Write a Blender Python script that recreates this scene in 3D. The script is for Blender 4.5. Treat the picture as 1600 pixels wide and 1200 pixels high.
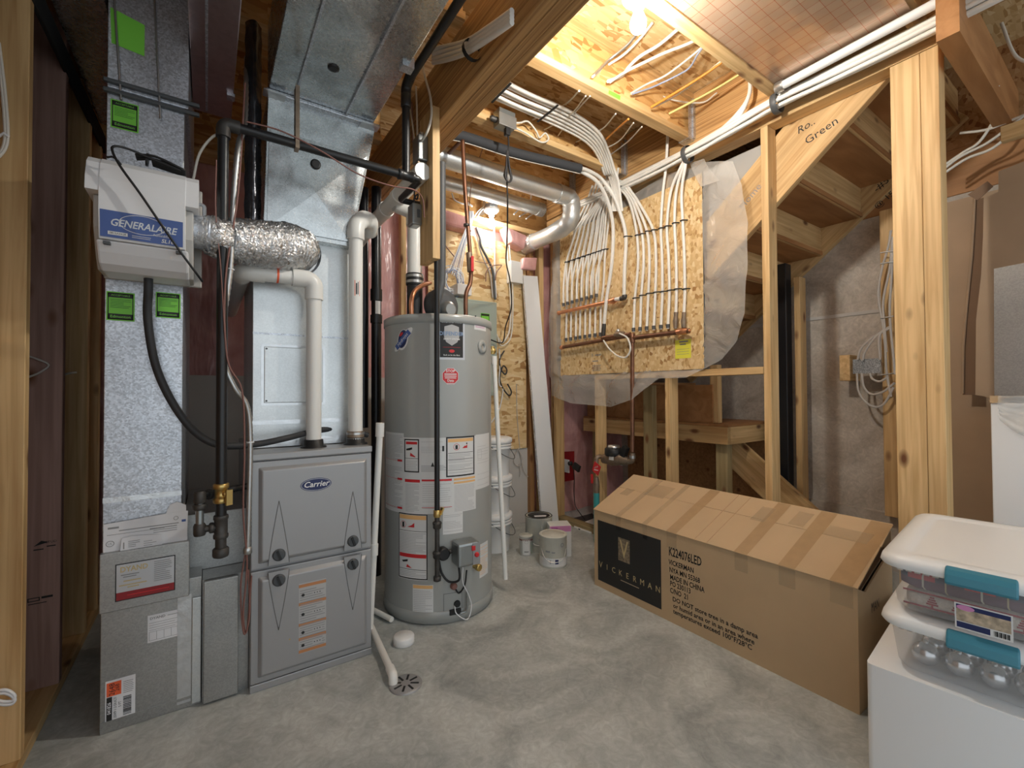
import bpy, bmesh, math, random
from mathutils import Vector, Matrix
random.seed(7)
for o in list(bpy.data.objects): bpy.data.objects.remove(o, do_unlink=True)
SC = bpy.context.scene
COL = SC.collection
V = Vector
# ------------------------------------------------------------------ camera
FL = 697.655; CAMZ = 1.12
YAW, PIT, ROL = (math.radians(a) for a in (34.332, 0.9386, -0.2715))
CF = V((math.sin(YAW)*math.cos(PIT), math.cos(YAW)*math.cos(PIT), math.sin(PIT)))
_r = V((math.cos(YAW), -math.sin(YAW), 0)); _u = _r.cross(CF)
CR = _r*math.cos(ROL) + _u*math.sin(ROL); CU = _u*math.cos(ROL) - _r*math.sin(ROL)
CAM = V((0, 0, CAMZ))
cd = bpy.data.cameras.new('camera'); cam = bpy.data.objects.new('camera', cd); COL.objects.link(cam)
cd.sensor_width = 36; cd.sensor_fit = 'HORIZONTAL'; cd.lens = FL/1600*36; cd.clip_start = 0.02
m = Matrix.Identity(4)
for i in range(3): m[i][0] = CR[i]; m[i][1] = CU[i]; m[i][2] = -CF[i]; m[i][3] = CAM[i]
cam.matrix_world = m
SC.camera = cam
# ------------------------------------------------------------------ world, exposure
w = bpy.data.worlds.new('world'); SC.world = w; w.use_nodes = True
w.node_tree.nodes['Background'].inputs[0].default_value = (0.86, 0.94, 1.0, 1)
w.node_tree.nodes['Background'].inputs[1].default_value = 0.58
SC.view_settings.view_transform = 'Standard'; SC.view_settings.look = 'None'
SC.view_settings.gamma = 1; SC.view_settings.exposure = 1.08
BULB_CORNER, BULB_BAY, BULB_FILL = 85, 480, 250      # emission of the three bulbs; the third is an added fill

# ------------------------------------------------------------------ helpers
def pxy(x, y, X=None, Y=None, Z=None):
    """point where the ray through photo pixel (x, y) meets a plane"""
    d = CF + CR*(x-800)/FL - CU*(y-600)/FL
    if X is not None: t = (X-CAM.x)/d.x
    elif Y is not None: t = (Y-CAM.y)/d.y
    else: t = (Z-CAM.z)/d.z
    return CAM + d*t

class MB:
    def __init__(s): s.v = []; s.f = []; s.sm = []
    def add(s, vs, fs, smooth=False):
        b = len(s.v); s.v += [V(p) for p in vs]
        for f in fs: s.f.append([i+b for i in f]); s.sm.append(smooth)
        return s
    def box(s, x0, x1, y0, y1, z0, z1):
        return s.add([(x0,y0,z0),(x1,y0,z0),(x1,y1,z0),(x0,y1,z0),(x0,y0,z1),(x1,y0,z1),(x1,y1,z1),(x0,y1,z1)],
                     [(0,3,2,1),(4,5,6,7),(0,1,5,4),(1,2,6,5),(2,3,7,6),(3,0,4,7)])
    def obox(s, c, ax, ay, az):
        c = V(c); ax = V(ax); ay = V(ay); az = V(az)
        vs = [c+ax*i+ay*j+az*k for k in (-1,1) for i,j in ((-1,-1),(1,-1),(1,1),(-1,1))]
        return s.add(vs, [(0,3,2,1),(4,5,6,7),(0,1,5,4),(1,2,6,5),(2,3,7,6),(3,0,4,7)])
    def tube(s, pts, r, n=8, caps=True, smooth=True):
        pts = [V(p) for p in pts]; k = len(pts)
        rs = r if isinstance(r, (list, tuple)) else [r]*k
        d0 = (pts[1]-pts[0]).normalized()
        a = d0.cross(V((0,0,1)));
        if a.length < 1e-3: a = d0.cross(V((0,1,0)))
        a.normalize(); vs = []
        for i in range(k):
            if i == 0: d = pts[1]-pts[0]
            elif i == k-1: d = pts[-1]-pts[-2]
            else: d = (pts[i+1]-pts[i]).normalized() + (pts[i]-pts[i-1]).normalized()
            if d.length < 1e-9: d = d0
            d = d.normalized(); a = a - d*a.dot(d)
            if a.length < 1e-6: a = d.orthogonal()
            a.normalize(); b = d.cross(a)
            for j in range(n):
                t = 2*math.pi*j/n; vs.append(pts[i] + (a*math.cos(t)+b*math.sin(t))*rs[i])
        fs = [(i*n+j, i*n+(j+1)%n, (i+1)*n+(j+1)%n, (i+1)*n+j) for i in range(k-1) for j in range(n)]
        s.add(vs, fs, smooth)
        if caps:
            s.add([vs[j] for j in range(n)][::-1], [tuple(range(n))])
            s.add([vs[(k-1)*n+j] for j in range(n)], [tuple(range(n))])
        return s
    def lathe(s, o, axis, prof, n=24, smooth=True, caps=True):
        """prof: list of (radius, height along axis)"""
        o = V(o); d = V(axis).normalized(); a = d.orthogonal().normalized(); b = d.cross(a)
        vs = []
        for r, h in prof:
            for j in range(n):
                t = 2*math.pi*j/n; vs.append(o + d*h + (a*math.cos(t)+b*math.sin(t))*r)
        k = len(prof)
        fs = [(i*n+j, i*n+(j+1)%n, (i+1)*n+(j+1)%n, (i+1)*n+j) for i in range(k-1) for j in range(n)]
        s.add(vs, fs, smooth)
        if caps:
            s.add([vs[j] for j in range(n)][::-1], [tuple(range(n))])
            s.add([vs[(k-1)*n+j] for j in range(n)], [tuple(range(n))])
        return s
    def prism(s, poly, ext):
        poly = [V(p) for p in poly]; e = V(ext); n = len(poly)
        vs = poly + [p+e for p in poly]
        fs = [tuple(range(n))[::-1], tuple(range(n, 2*n))] + [(i, (i+1)%n, n+(i+1)%n, n+i) for i in range(n)]
        return s.add(vs, fs)
    def grid(s, fn, nu, nv, smooth=True):
        vs = [fn(i/nu, j/nv) for j in range(nv+1) for i in range(nu+1)]
        fs = [(j*(nu+1)+i, j*(nu+1)+i+1, (j+1)*(nu+1)+i+1, (j+1)*(nu+1)+i) for j in range(nv) for i in range(nu)]
        return s.add(vs, fs, smooth)

OFF = {}
def meta(o, label=None, cat=None, group=None, kind=None):
    if label: o['label'] = label
    if cat: o['category'] = cat
    if group: o['group'] = group
    if kind: o['kind'] = kind
    return o
def finish(mesh, fixn=True):
    if fixn:
        bm = bmesh.new(); bm.from_mesh(mesh); bmesh.ops.recalc_face_normals(bm, faces=bm.faces); bm.to_mesh(mesh); bm.free()
def ob(name, mb, mat, parent=None, label=None, cat=None, group=None, kind=None, bevel=0, solid=0, sub=0, fixn=True):
    """link a mesh builder's shapes as ONE object; world coordinates in, local out"""
    if parent is not None: off = OFF[parent.name]
    else:
        xs = [p.x for p in mb.v]; ys = [p.y for p in mb.v]
        off = V(((min(xs)+max(xs))/2, (min(ys)+max(ys))/2, min(p.z for p in mb.v)))
    me = bpy.data.meshes.new(name); me.from_pydata([tuple(p-off) for p in mb.v], [], mb.f)
    me.polygons.foreach_set('use_smooth', mb.sm); finish(me, fixn)
    me.materials.append(mat); me.update()
    o = bpy.data.objects.new(name, me); COL.objects.link(o)
    if parent is not None: o.parent = parent
    else: o.location = off
    OFF[o.name] = off
    if sub:
        md = o.modifiers.new('sub', 'SUBSURF'); md.levels = sub; md.render_levels = sub
    if solid:
        md = o.modifiers.new('thick', 'SOLIDIFY'); md.thickness = solid; md.offset = 0
    if bevel:
        md = o.modifiers.new('bevel', 'BEVEL'); md.width = bevel; md.segments = 2; md.limit_method = 'ANGLE'; md.angle_limit = 0.7
    return meta(o, label, cat, group, kind)
def thing(name, loc, label=None, cat=None, group=None, kind=None):
    o = bpy.data.objects.new(name, None); COL.objects.link(o); o.location = loc; o.empty_display_size = 0.05
    OFF[o.name] = V(loc)
    return meta(o, label, cat, group, kind)
def lum(name, p0, p1, w, d, parent=None, side=(0,0,1), mat=None, bevel=0.002, **k):
    """a piece of lumber from p0 to p1 (centre line); w is the size along `side`, d across it; grain runs along it"""
    p0 = V(p0); p1 = V(p1); x = (p1-p0); L = x.length; x.normalize()
    z = V(side); z = (z - x*z.dot(x)).normalized(); y = z.cross(x)
    key = ('lum', round(L,4), round(w,4), round(d,4))
    mb = MB().box(-L/2, L/2, -d/2, d/2, -w/2, w/2)
    me = bpy.data.meshes.new(name); me.from_pydata([tuple(p) for p in mb.v], [], mb.f); finish(me)
    me.materials.append(mat or M['wood'])
    o = bpy.data.objects.new(name, me); COL.objects.link(o)
    off = OFF[parent.name] if parent is not None else V((0,0,0))
    mm = Matrix.Identity(4)
    for i in range(3): mm[i][0] = x[i]; mm[i][1] = y[i]; mm[i][2] = z[i]; mm[i][3] = ((p0+p1)/2-off)[i]
    o.matrix_local = mm
    if parent is not None: o.parent = parent; o.matrix_local = mm
    OFF[o.name] = (p0+p1)/2
    if bevel:
        md = o.modifiers.new('bevel', 'BEVEL'); md.width = bevel; md.segments = 1
    return meta(o, **k)
def curve(pts, n=6):
    """Catmull-Rom through the points"""
    pts = [V(p) for p in pts]
    if len(pts) < 3: return pts
    q = [pts[0]*2-pts[1]] + pts + [pts[-1]*2-pts[-2]]; out = []
    for i in range(1, len(q)-2):
        a, b, c, d = q[i-1:i+3]
        for k in range(n):
            t = k/n
            out.append(0.5*((2*b)+(c-a)*t+(2*a-5*b+4*c-d)*t*t+(3*b-a-3*c+d)*t**3))
    return out + [pts[-1]]
def bend(pts, r=0.04, n=5):
    """polyline with rounded corners"""
    pts = [V(p) for p in pts]; out = [pts[0]]
    for i in range(1, len(pts)-1):
        a = (pts[i-1]-pts[i]); b = (pts[i+1]-pts[i]); k = min(r, a.length*0.48, b.length*0.48)
        p = pts[i]+a.normalized()*k; q = pts[i]+b.normalized()*k
        for j in range(n+1):
            t = j/n; out.append(p*(1-t)**2 + pts[i]*2*t*(1-t) + q*t*t)
    return out + [pts[-1]]
def wire(name, pts, r, mat, label=None, cat='cable', n=6, smoothing=6, parent=None, **k):
    return ob(name, MB().tube(curve(pts, smoothing) if smoothing else pts, r, n), mat, parent, label, None if parent else cat, **k)

# decals: flat shapes laid on a surface through a map (u, v, lift) -> point
class Flat:
    def __init__(s, o, u, v):
        s.o = V(o); s.u = V(u).normalized(); s.v = V(v).normalized(); s.n = s.u.cross(s.v)
    def __call__(s, u, v, l=0): return s.o + s.u*u + s.v*v + s.n*l
class Cyl:
    def __init__(s, c, R, a0):            # a0: angle of u = 0; u grows counter-clockwise seen from above
        s.c = V(c); s.R = R; s.a0 = a0
    def __call__(s, u, v, l=0):
        a = s.a0 + u/s.R; r = s.R + l
        return V((s.c.x + r*math.cos(a), s.c.y + r*math.sin(a), v))
class Dec:
    def __init__(s, mp): s.mp = mp; s.b = MB()
    def rect(s, u0, v0, u1, v1, l=0.0006, n=1):
        if isinstance(s.mp, Cyl): n = max(1, int(abs(u1-u0)/0.012))
        vs = []; fs = []
        for i in range(n+1):
            u = u0+(u1-u0)*i/n; vs += [s.mp(u, v0, l), s.mp(u, v1, l)]
        fs = [(2*i, 2*i+2, 2*i+3, 2*i+1) for i in range(n)]
        s.b.add(vs, fs); return s
    def poly(s, pts, l=0.0006):
        if isinstance(s.mp, Cyl):                 # follow the curve: rings towards the centre
            e = []
            for (a, b), (c, d) in zip(pts, pts[1:]+pts[:1]):
                k = max(1, int(math.hypot(c-a, d-b)/0.010)); e += [(a+(c-a)*i/k, b+(d-b)*i/k) for i in range(k)]
            cu = sum(q[0] for q in e)/len(e); cv = sum(q[1] for q in e)/len(e); n = len(e); m = 5
            vs = [s.mp(cu+(u-cu)*r/m, cv+(v-cv)*r/m, l) for r in range(m, 0, -1) for u, v in e] + [s.mp(cu, cv, l)]
            fs = [(r*n+i, r*n+(i+1) % n, (r+1)*n+(i+1) % n, (r+1)*n+i) for r in range(m-1) for i in range(n)]
            fs += [((m-1)*n+i, (m-1)*n+(i+1) % n, m*n) for i in range(n)]
            s.b.add(vs, fs); return s
        s.b.add([s.mp(u, v, l) for u, v in pts], [tuple(range(len(pts)))]); return s
    def ell(s, u, v, a, b, l=0.0006, n=32, rot=0):
        c, q = math.cos(rot), math.sin(rot); pts = []
        for i in range(n):
            t = 2*math.pi*i/n; x, y = a*math.cos(t), b*math.sin(t); pts.append((u+x*c-y*q, v+x*q+y*c))
        return s.poly(pts, l)
    def ring(s, u, v, a, b, wd, l=0.0006, n=40):
        vs = []
        for i in range(n):
            t = 2*math.pi*i/n
            vs += [s.mp(u+a*math.cos(t), v+b*math.sin(t), l), s.mp(u+(a-wd)*math.cos(t), v+(b-wd)*math.sin(t), l)]
        s.b.add(vs, [(2*i, (2*i+2) % (2*n), (2*i+3) % (2*n), 2*i+1) for i in range(n)]); return s
    def frame(s, u0, v0, u1, v1, wd, l=0.0006):
        s.rect(u0, v0, u1, v0+wd, l); s.rect(u0, v1-wd, u1, v1, l); s.rect(u0, v0+wd, u0+wd, v1-wd, l); return s.rect(u1-wd, v0+wd, u1, v1-wd, l)
    def lines(s, u0, v0, u1, v1, pitch, th, l=0.0009, seed=1, gap=0.0):
        """rows of small print too fine to read"""
        rr = random.Random(seed); v = v1-pitch
        while v > v0:
            e = u1 - (u1-u0)*rr.choice((0, 0, 0.03, 0.1, 0.35))
            if rr.random() > gap: s.rect(u0, v, e, v+th, l)
            v -= pitch
        return s
    def text(s, t, u, v, size, l=0.0009, align='CENTER', shear=0, sx=1.0, rot=0, space=1.0, bold=0.0):
        cu = bpy.data.curves.new('t', 'FONT'); cu.body = t; cu.size = size; cu.align_x = align; cu.align_y = 'CENTER'
        cu.shear = shear; cu.resolution_u = 2; cu.space_character = space; cu.offset = bold*size
        o = bpy.data.objects.new('t', cu); COL.objects.link(o)
        me = bpy.data.meshes.new_from_object(o)
        c, q = math.cos(rot), math.sin(rot)
        s.b.add([s.mp(u+(p.co.x*sx)*c-p.co.y*q, v+(p.co.x*sx)*q+p.co.y*c, l) for p in me.vertices], [tuple(p.vertices) for p in me.polygons])
        bpy.data.objects.remove(o); bpy.data.curves.remove(cu); bpy.data.meshes.remove(me)
        return s
    def build(s, name, mat, parent, label=None): return ob(name, s.b, mat, parent, label, fixn=False)
    def each(s, name, mat, parent):
        """every shape as a part of its own"""
        seen = {}
        for f in s.b.f:
            r = f[0]
            while r in seen and seen[r] != r: r = seen[r]
            for i in f: seen.setdefault(i, r); seen[i] = r
        def root(i):
            while seen[i] != i: i = seen[i]
            return i
        for r in list(seen): seen.setdefault(seen[r], seen[r])
        grp = {}
        for f in s.b.f:
            k = min(root(i) for i in f); grp.setdefault(k, []).append(f)
        for fs in grp.values():
            m_ = MB(); idx = {}
            for f in fs:
                for i in f:
                    if i not in idx: idx[i] = len(m_.v); m_.v.append(s.b.v[i])
                m_.f.append([idx[i] for i in f]); m_.sm.append(False)
            ob(name, m_, mat, parent, fixn=False)

# ------------------------------------------------------------------ materials
M = {}
def nt(name):
    m = bpy.data.materials.new(name); m.use_nodes = True; t = m.node_tree
    return m, t, t.nodes['Principled BSDF']
def N(t, typ, **k):
    n = t.nodes.new(typ)
    for a, b in k.items(): setattr(n, a, b)
    return n
def plain(name, col, rough=0.5, metal=0.0, noise=0.0, scale=30, bump=0.0, coat=0.0, spec=None):
    m, t, b = nt(name); M[name] = m
    b.inputs['Base Color'].default_value = (*col, 1); b.inputs['Roughness'].default_value = rough; b.inputs['Metallic'].default_value = metal
    if coat: b.inputs['Coat Weight'].default_value = coat; b.inputs['Coat Roughness'].default_value = 0.15
    if spec is not None: b.inputs['Specular IOR Level'].default_value = spec
    if noise or bump:
        tc = N(t, 'ShaderNodeTexCoord'); nz = N(t, 'ShaderNodeTexNoise'); nz.inputs['Scale'].default_value = scale; nz.inputs['Detail'].default_value = 5
        t.links.new(tc.outputs['Object'], nz.inputs['Vector'])
        if noise:
            r = N(t, 'ShaderNodeValToRGB'); r.color_ramp.elements[0].position = 0.3; r.color_ramp.elements[1].position = 0.7
            r.color_ramp.elements[0].color = (*[c*(1-noise) for c in col], 1); r.color_ramp.elements[1].color = (*[min(1, c*(1+noise)) for c in col], 1)
            t.links.new(nz.outputs['Fac'], r.inputs['Fac']); t.links.new(r.outputs['Color'], b.inputs['Base Color'])
        if bump:
            bp = N(t, 'ShaderNodeBump'); bp.inputs['Strength'].default_value = bump; bp.inputs['Distance'].default_value = 0.01
            t.links.new(nz.outputs['Fac'], bp.inputs['Height']); t.links.new(bp.outputs['Normal'], b.inputs['Normal'])
    return m
def ramp(t, stops):
    r = N(t, 'ShaderNodeValToRGB'); e = r.color_ramp.elements
    while len(e) < len(stops): e.new(0.5)
    for i, (p, c) in enumerate(stops): e[i].position = p; e[i].color = (*c, 1)
    return r
def mapped(t, scale, rnd=True):
    tc = N(t, 'ShaderNodeTexCoord'); mp = N(t, 'ShaderNodeMapping'); mp.inputs['Scale'].default_value = scale
    src = tc.outputs['Object']
    if rnd:
        oi = N(t, 'ShaderNodeObjectInfo'); ml = N(t, 'ShaderNodeMath', operation='MULTIPLY'); ml.inputs[1].default_value = 37.0
        t.links.new(oi.outputs['Random'], ml.inputs[0])
        ad = N(t, 'ShaderNodeVectorMath', operation='ADD'); t.links.new(src, ad.inputs[0]); t.links.new(ml.outputs[0], ad.inputs[1]); src = ad.outputs[0]
    t.links.new(src, mp.inputs['Vector']); return mp, src
def mixc(t, fac, a, b, mode='MIX'):
    mx = N(t, 'ShaderNodeMix', data_type='RGBA', blend_type=mode)
    for sock, val in ((mx.inputs[0], fac), (mx.inputs[6], a), (mx.inputs[7], b)):
        if hasattr(val, 'is_linked'): t.links.new(val, sock)
        elif isinstance(val, (int, float)): sock.default_value = val
        else: sock.default_value = (*val, 1)
    return mx.outputs[2]
def woodmat(name, c0, c1, knot=(0.16, 0.06, 0.02), rough=0.6, fine=(1.2, 30, 30), knots=True):
    m, t, b = nt(name); M[name] = m
    mp, src = mapped(t, fine)
    nz = N(t, 'ShaderNodeTexNoise'); nz.inputs['Scale'].default_value = 1.6; nz.inputs['Detail'].default_value = 6; nz.inputs['Distortion'].default_value = 0.6
    t.links.new(mp.outputs[0], nz.inputs['Vector'])
    r = ramp(t, [(0.30, c0), (0.62, c1), (0.80, [c*1.06 for c in c1])]); t.links.new(nz.outputs['Fac'], r.inputs['Fac'])
    col = r.outputs['Color']
    mp2 = N(t, 'ShaderNodeMapping'); mp2.inputs['Scale'].default_value = (0.9, 3, 3); t.links.new(src, mp2.inputs['Vector'])
    n2 = N(t, 'ShaderNodeTexNoise'); n2.inputs['Scale'].default_value = 1.5; t.links.new(mp2.outputs[0], n2.inputs['Vector'])
    r2 = ramp(t, [(0.35, (0.80, 0.76, 0.72)), (0.65, (1.05, 1.02, 1.0))]); t.links.new(n2.outputs['Fac'], r2.inputs['Fac'])
    col = mixc(t, 1.0, col, r2.outputs['Color'], 'MULTIPLY')
    oi = N(t, 'ShaderNodeObjectInfo'); r3 = ramp(t, [(0, (0.86, 0.82, 0.78)), (1, (1.06, 1.05, 1.05))]); t.links.new(oi.outputs['Random'], r3.inputs['Fac'])
    col = mixc(t, 1.0, col, r3.outputs['Color'], 'MULTIPLY')
    if knots:
        mp3 = N(t, 'ShaderNodeMapping'); mp3.inputs['Scale'].default_value = (4.2, 9, 9); t.links.new(src, mp3.inputs['Vector'])
        vo = N(t, 'ShaderNodeTexVoronoi'); vo.inputs['Scale'].default_value = 1.0; t.links.new(mp3.outputs[0], vo.inputs['Vector'])
        r4 = ramp(t, [(0.08, (1, 1, 1)), (0.20, (0, 0, 0))]); t.links.new(vo.outputs['Distance'], r4.inputs['Fac'])
        col = mixc(t, r4.outputs['Color'], col, knot)
    t.links.new(col, b.inputs['Base Color']); b.inputs['Roughness'].default_value = rough
    bp = N(t, 'ShaderNodeBump'); bp.inputs['Strength'].default_value = 0.15; bp.inputs['Distance'].default_value = 0.003
    t.links.new(nz.outputs['Fac'], bp.inputs['Height']); t.links.new(bp.outputs['Normal'], b.inputs['Normal'])
    return m
woodmat('wood', (0.57, 0.36, 0.15), (0.79, 0.575, 0.295))
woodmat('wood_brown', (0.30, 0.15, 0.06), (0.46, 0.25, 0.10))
woodmat('wood_treated', (0.27, 0.21, 0.10), (0.40, 0.33, 0.18))
woodmat('wood_purple', (0.30, 0.18, 0.15), (0.42, 0.27, 0.23))
woodmat('lvl', (0.30, 0.15, 0.05), (0.66, 0.42, 0.18), fine=(0.7, 60, 60), knots=False)
woodmat('plywood', (0.33, 0.15, 0.05), (0.48, 0.25, 0.10), fine=(1.5, 9, 9), knots=False)

def osbmat(name, tint=(1, 1, 1)):
    m, t, b = nt(name); M[name] = m
    tc = N(t, 'ShaderNodeTexCoord'); nd = N(t, 'ShaderNodeTexNoise'); nd.inputs['Scale'].default_value = 9; t.links.new(tc.outputs['Object'], nd.inputs['Vector'])
    cols = []
    vo = N(t, 'ShaderNodeTexVoronoi'); vo.inputs['Scale'].default_value = 15; t.links.new(tc.outputs['Object'], vo.inputs['Vector'])
    sep = N(t, 'ShaderNodeSeparateColor'); t.links.new(vo.outputs['Color'], sep.inputs[0])
    for k, rot in enumerate(((0.5, 0.6, 0.4), (1.3, -0.5, 1.2), (-0.7, 1.4, -0.6))):
        mp = N(t, 'ShaderNodeMapping'); mp.inputs['Rotation'].default_value = rot; mp.inputs['Scale'].default_value = (9, 62, 42)
        t.links.new(tc.outputs['Object'], mp.inputs['Vector'])
        v2 = N(t, 'ShaderNodeTexVoronoi'); v2.inputs['Scale'].default_value = 0.9; t.links.new(mp.outputs[0], v2.inputs['Vector'])
        s2 = N(t, 'ShaderNodeSeparateColor'); t.links.new(v2.outputs['Color'], s2.inputs[0])
        r = ramp(t, [(0.0, (0.36, 0.18, 0.06)), (0.07, (0.50, 0.29, 0.11)), (0.22, (0.66, 0.45, 0.21)), (0.7, (0.74, 0.54, 0.28)), (1.0, (0.82, 0.66, 0.40))])
        t.links.new(s2.outputs[k], r.inputs['Fac']); cols.append(r.outputs['Color'])
    g1 = N(t, 'ShaderNodeMath', operation='GREATER_THAN'); g1.inputs[1].default_value = 0.36; t.links.new(sep.outputs[0], g1.inputs[0])
    g2 = N(t, 'ShaderNodeMath', operation='GREATER_THAN'); g2.inputs[1].default_value = 0.70; t.links.new(sep.outputs[0], g2.inputs[0])
    c = mixc(t, g1.outputs[0], cols[0], cols[1]); c = mixc(t, g2.outputs[0], c, cols[2])
    c = mixc(t, 1.0, c, tint, 'MULTIPLY')
    t.links.new(c, b.inputs['Base Color']); b.inputs['Roughness'].default_value = 0.6
    return m
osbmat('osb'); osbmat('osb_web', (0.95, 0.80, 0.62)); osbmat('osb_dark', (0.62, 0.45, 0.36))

def galvmat(name, base, rough=0.35, spangle=55, contrast=0.22, metal=0.85, bump=0.05):
    m, t, b = nt(name); M[name] = m
    tc = N(t, 'ShaderNodeTexCoord')
    vo = N(t, 'ShaderNodeTexVoronoi'); vo.inputs['Scale'].default_value = spangle; t.links.new(tc.outputs['Object'], vo.inputs['Vector'])
    nz = N(t, 'ShaderNodeTexNoise'); nz.inputs['Scale'].default_value = 4; nz.inputs['Detail'].default_value = 4; t.links.new(tc.outputs['Object'], nz.inputs['Vector'])
    sp = N(t, 'ShaderNodeSeparateColor'); t.links.new(vo.outputs['Color'], sp.inputs[0])
    r = ramp(t, [(0, [c*(1-contrast) for c in base]), (1, [min(1, c*(1+contrast)) for c in base])]); t.links.new(sp.outputs[0], r.inputs['Fac'])
    r2 = ramp(t, [(0.3, (0.85, 0.85, 0.85)), (0.7, (1.05, 1.05, 1.05))]); t.links.new(nz.outputs['Fac'], r2.inputs['Fac'])
    t.links.new(mixc(t, 1, r.outputs['Color'], r2.outputs['Color'], 'MULTIPLY'), b.inputs['Base Color'])
    b.inputs['Metallic'].default_value = metal
    r3 = ramp(t, [(0, (rough*0.94,)*3), (1, (rough*1.08,)*3)]); t.links.new(sp.outputs[1], r3.inputs['Fac']); t.links.new(r3.outputs['Color'], b.inputs['Roughness'])
    n2 = N(t, 'ShaderNodeTexNoise'); n2.inputs['Scale'].default_value = 3.5; t.links.new(tc.outputs['Object'], n2.inputs['Vector'])
    bp = N(t, 'ShaderNodeBump'); bp.inputs['Strength'].default_value = bump; bp.inputs['Distance'].default_value = 0.05
    t.links.new(n2.outputs['Fac'], bp.inputs['Height']); t.links.new(bp.outputs['Normal'], b.inputs['Normal'])
    return m
galvmat('galv', (0.60, 0.63, 0.68), rough=0.42, spangle=190, contrast=0.26)
galvmat('galv_smooth', (0.68, 0.70, 0.70), rough=0.36, contrast=0.05, spangle=200, bump=0.10, metal=0.75)
galvmat('galv_trunk', (0.56, 0.58, 0.58), rough=0.27, contrast=0.08, spangle=150, bump=0.35, metal=0.97)
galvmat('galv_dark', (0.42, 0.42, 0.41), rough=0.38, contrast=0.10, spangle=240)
galvmat('galv_pink_reflection', (0.50, 0.40, 0.40), rough=0.30, contrast=0.06, bump=0.12)  # pink reflection of the insulation put into the base colour
galvmat('nail_plate', (0.42, 0.45, 0.48), rough=0.4, spangle=260, contrast=0.5)
def foilmat():
    m, t, b = nt('foil'); M['foil'] = m
    tc = N(t, 'ShaderNodeTexCoord'); nz = N(t, 'ShaderNodeTexNoise'); nz.inputs['Scale'].default_value = 60; nz.inputs['Detail'].default_value = 5; nz.inputs['Distortion'].default_value = 1.5
    t.links.new(tc.outputs['Object'], nz.inputs['Vector'])
    bp = N(t, 'ShaderNodeBump'); bp.inputs['Strength'].default_value = 0.9; bp.inputs['Distance'].default_value = 0.01
    t.links.new(nz.outputs['Fac'], bp.inputs['Height']); t.links.new(bp.outputs['Normal'], b.inputs['Normal'])
    b.inputs['Base Color'].default_value = (0.72, 0.72, 0.72, 1); b.inputs['Metallic'].default_value = 0.9; b.inputs['Roughness'].default_value = 0.22
foilmat()
plain('tape_foil', (0.66, 0.67, 0.68), 0.28, 0.85, noise=0.08, scale=25, bump=0.25)
def pinkmat(name, a, c):
    m, t, b = nt(name); M[name] = m
    tc = N(t, 'ShaderNodeTexCoord')
    n1 = N(t, 'ShaderNodeTexNoise'); n1.inputs['Scale'].default_value = 5; n1.inputs['Detail'].default_value = 7; n1.inputs['Distortion'].default_value = 0.8
    t.links.new(tc.outputs['Object'], n1.inputs['Vector'])
    r = ramp(t, [(0.25, a), (0.75, c)]); t.links.new(n1.outputs['Fac'], r.inputs['Fac']); t.links.new(r.outputs['Color'], b.inputs['Base Color'])
    b.inputs['Roughness'].default_value = 0.75; b.inputs['Coat Weight'].default_value = 0.6; b.inputs['Coat Roughness'].default_value = 0.22
    mp = N(t, 'ShaderNodeMapping'); mp.inputs['Scale'].default_value = (9, 9, 2.5); mp.inputs['Rotation'].default_value = (0, 0.5, 0); t.links.new(tc.outputs['Object'], mp.inputs['Vector'])
    n2 = N(t, 'ShaderNodeTexNoise'); n2.inputs['Scale'].default_value = 1.2; n2.inputs['Detail'].default_value = 3; t.links.new(mp.outputs[0], n2.inputs['Vector'])
    bp = N(t, 'ShaderNodeBump'); bp.inputs['Strength'].default_value = 0.5; bp.inputs['Distance'].default_value = 0.04
    t.links.new(n2.outputs['Fac'], bp.inputs['Height']); t.links.new(bp.outputs['Normal'], b.inputs['Coat Normal']); t.links.new(bp.outputs['Normal'], b.inputs['Normal'])
pinkmat('pink', (0.50, 0.22, 0.20), (0.78, 0.45, 0.43))
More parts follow.
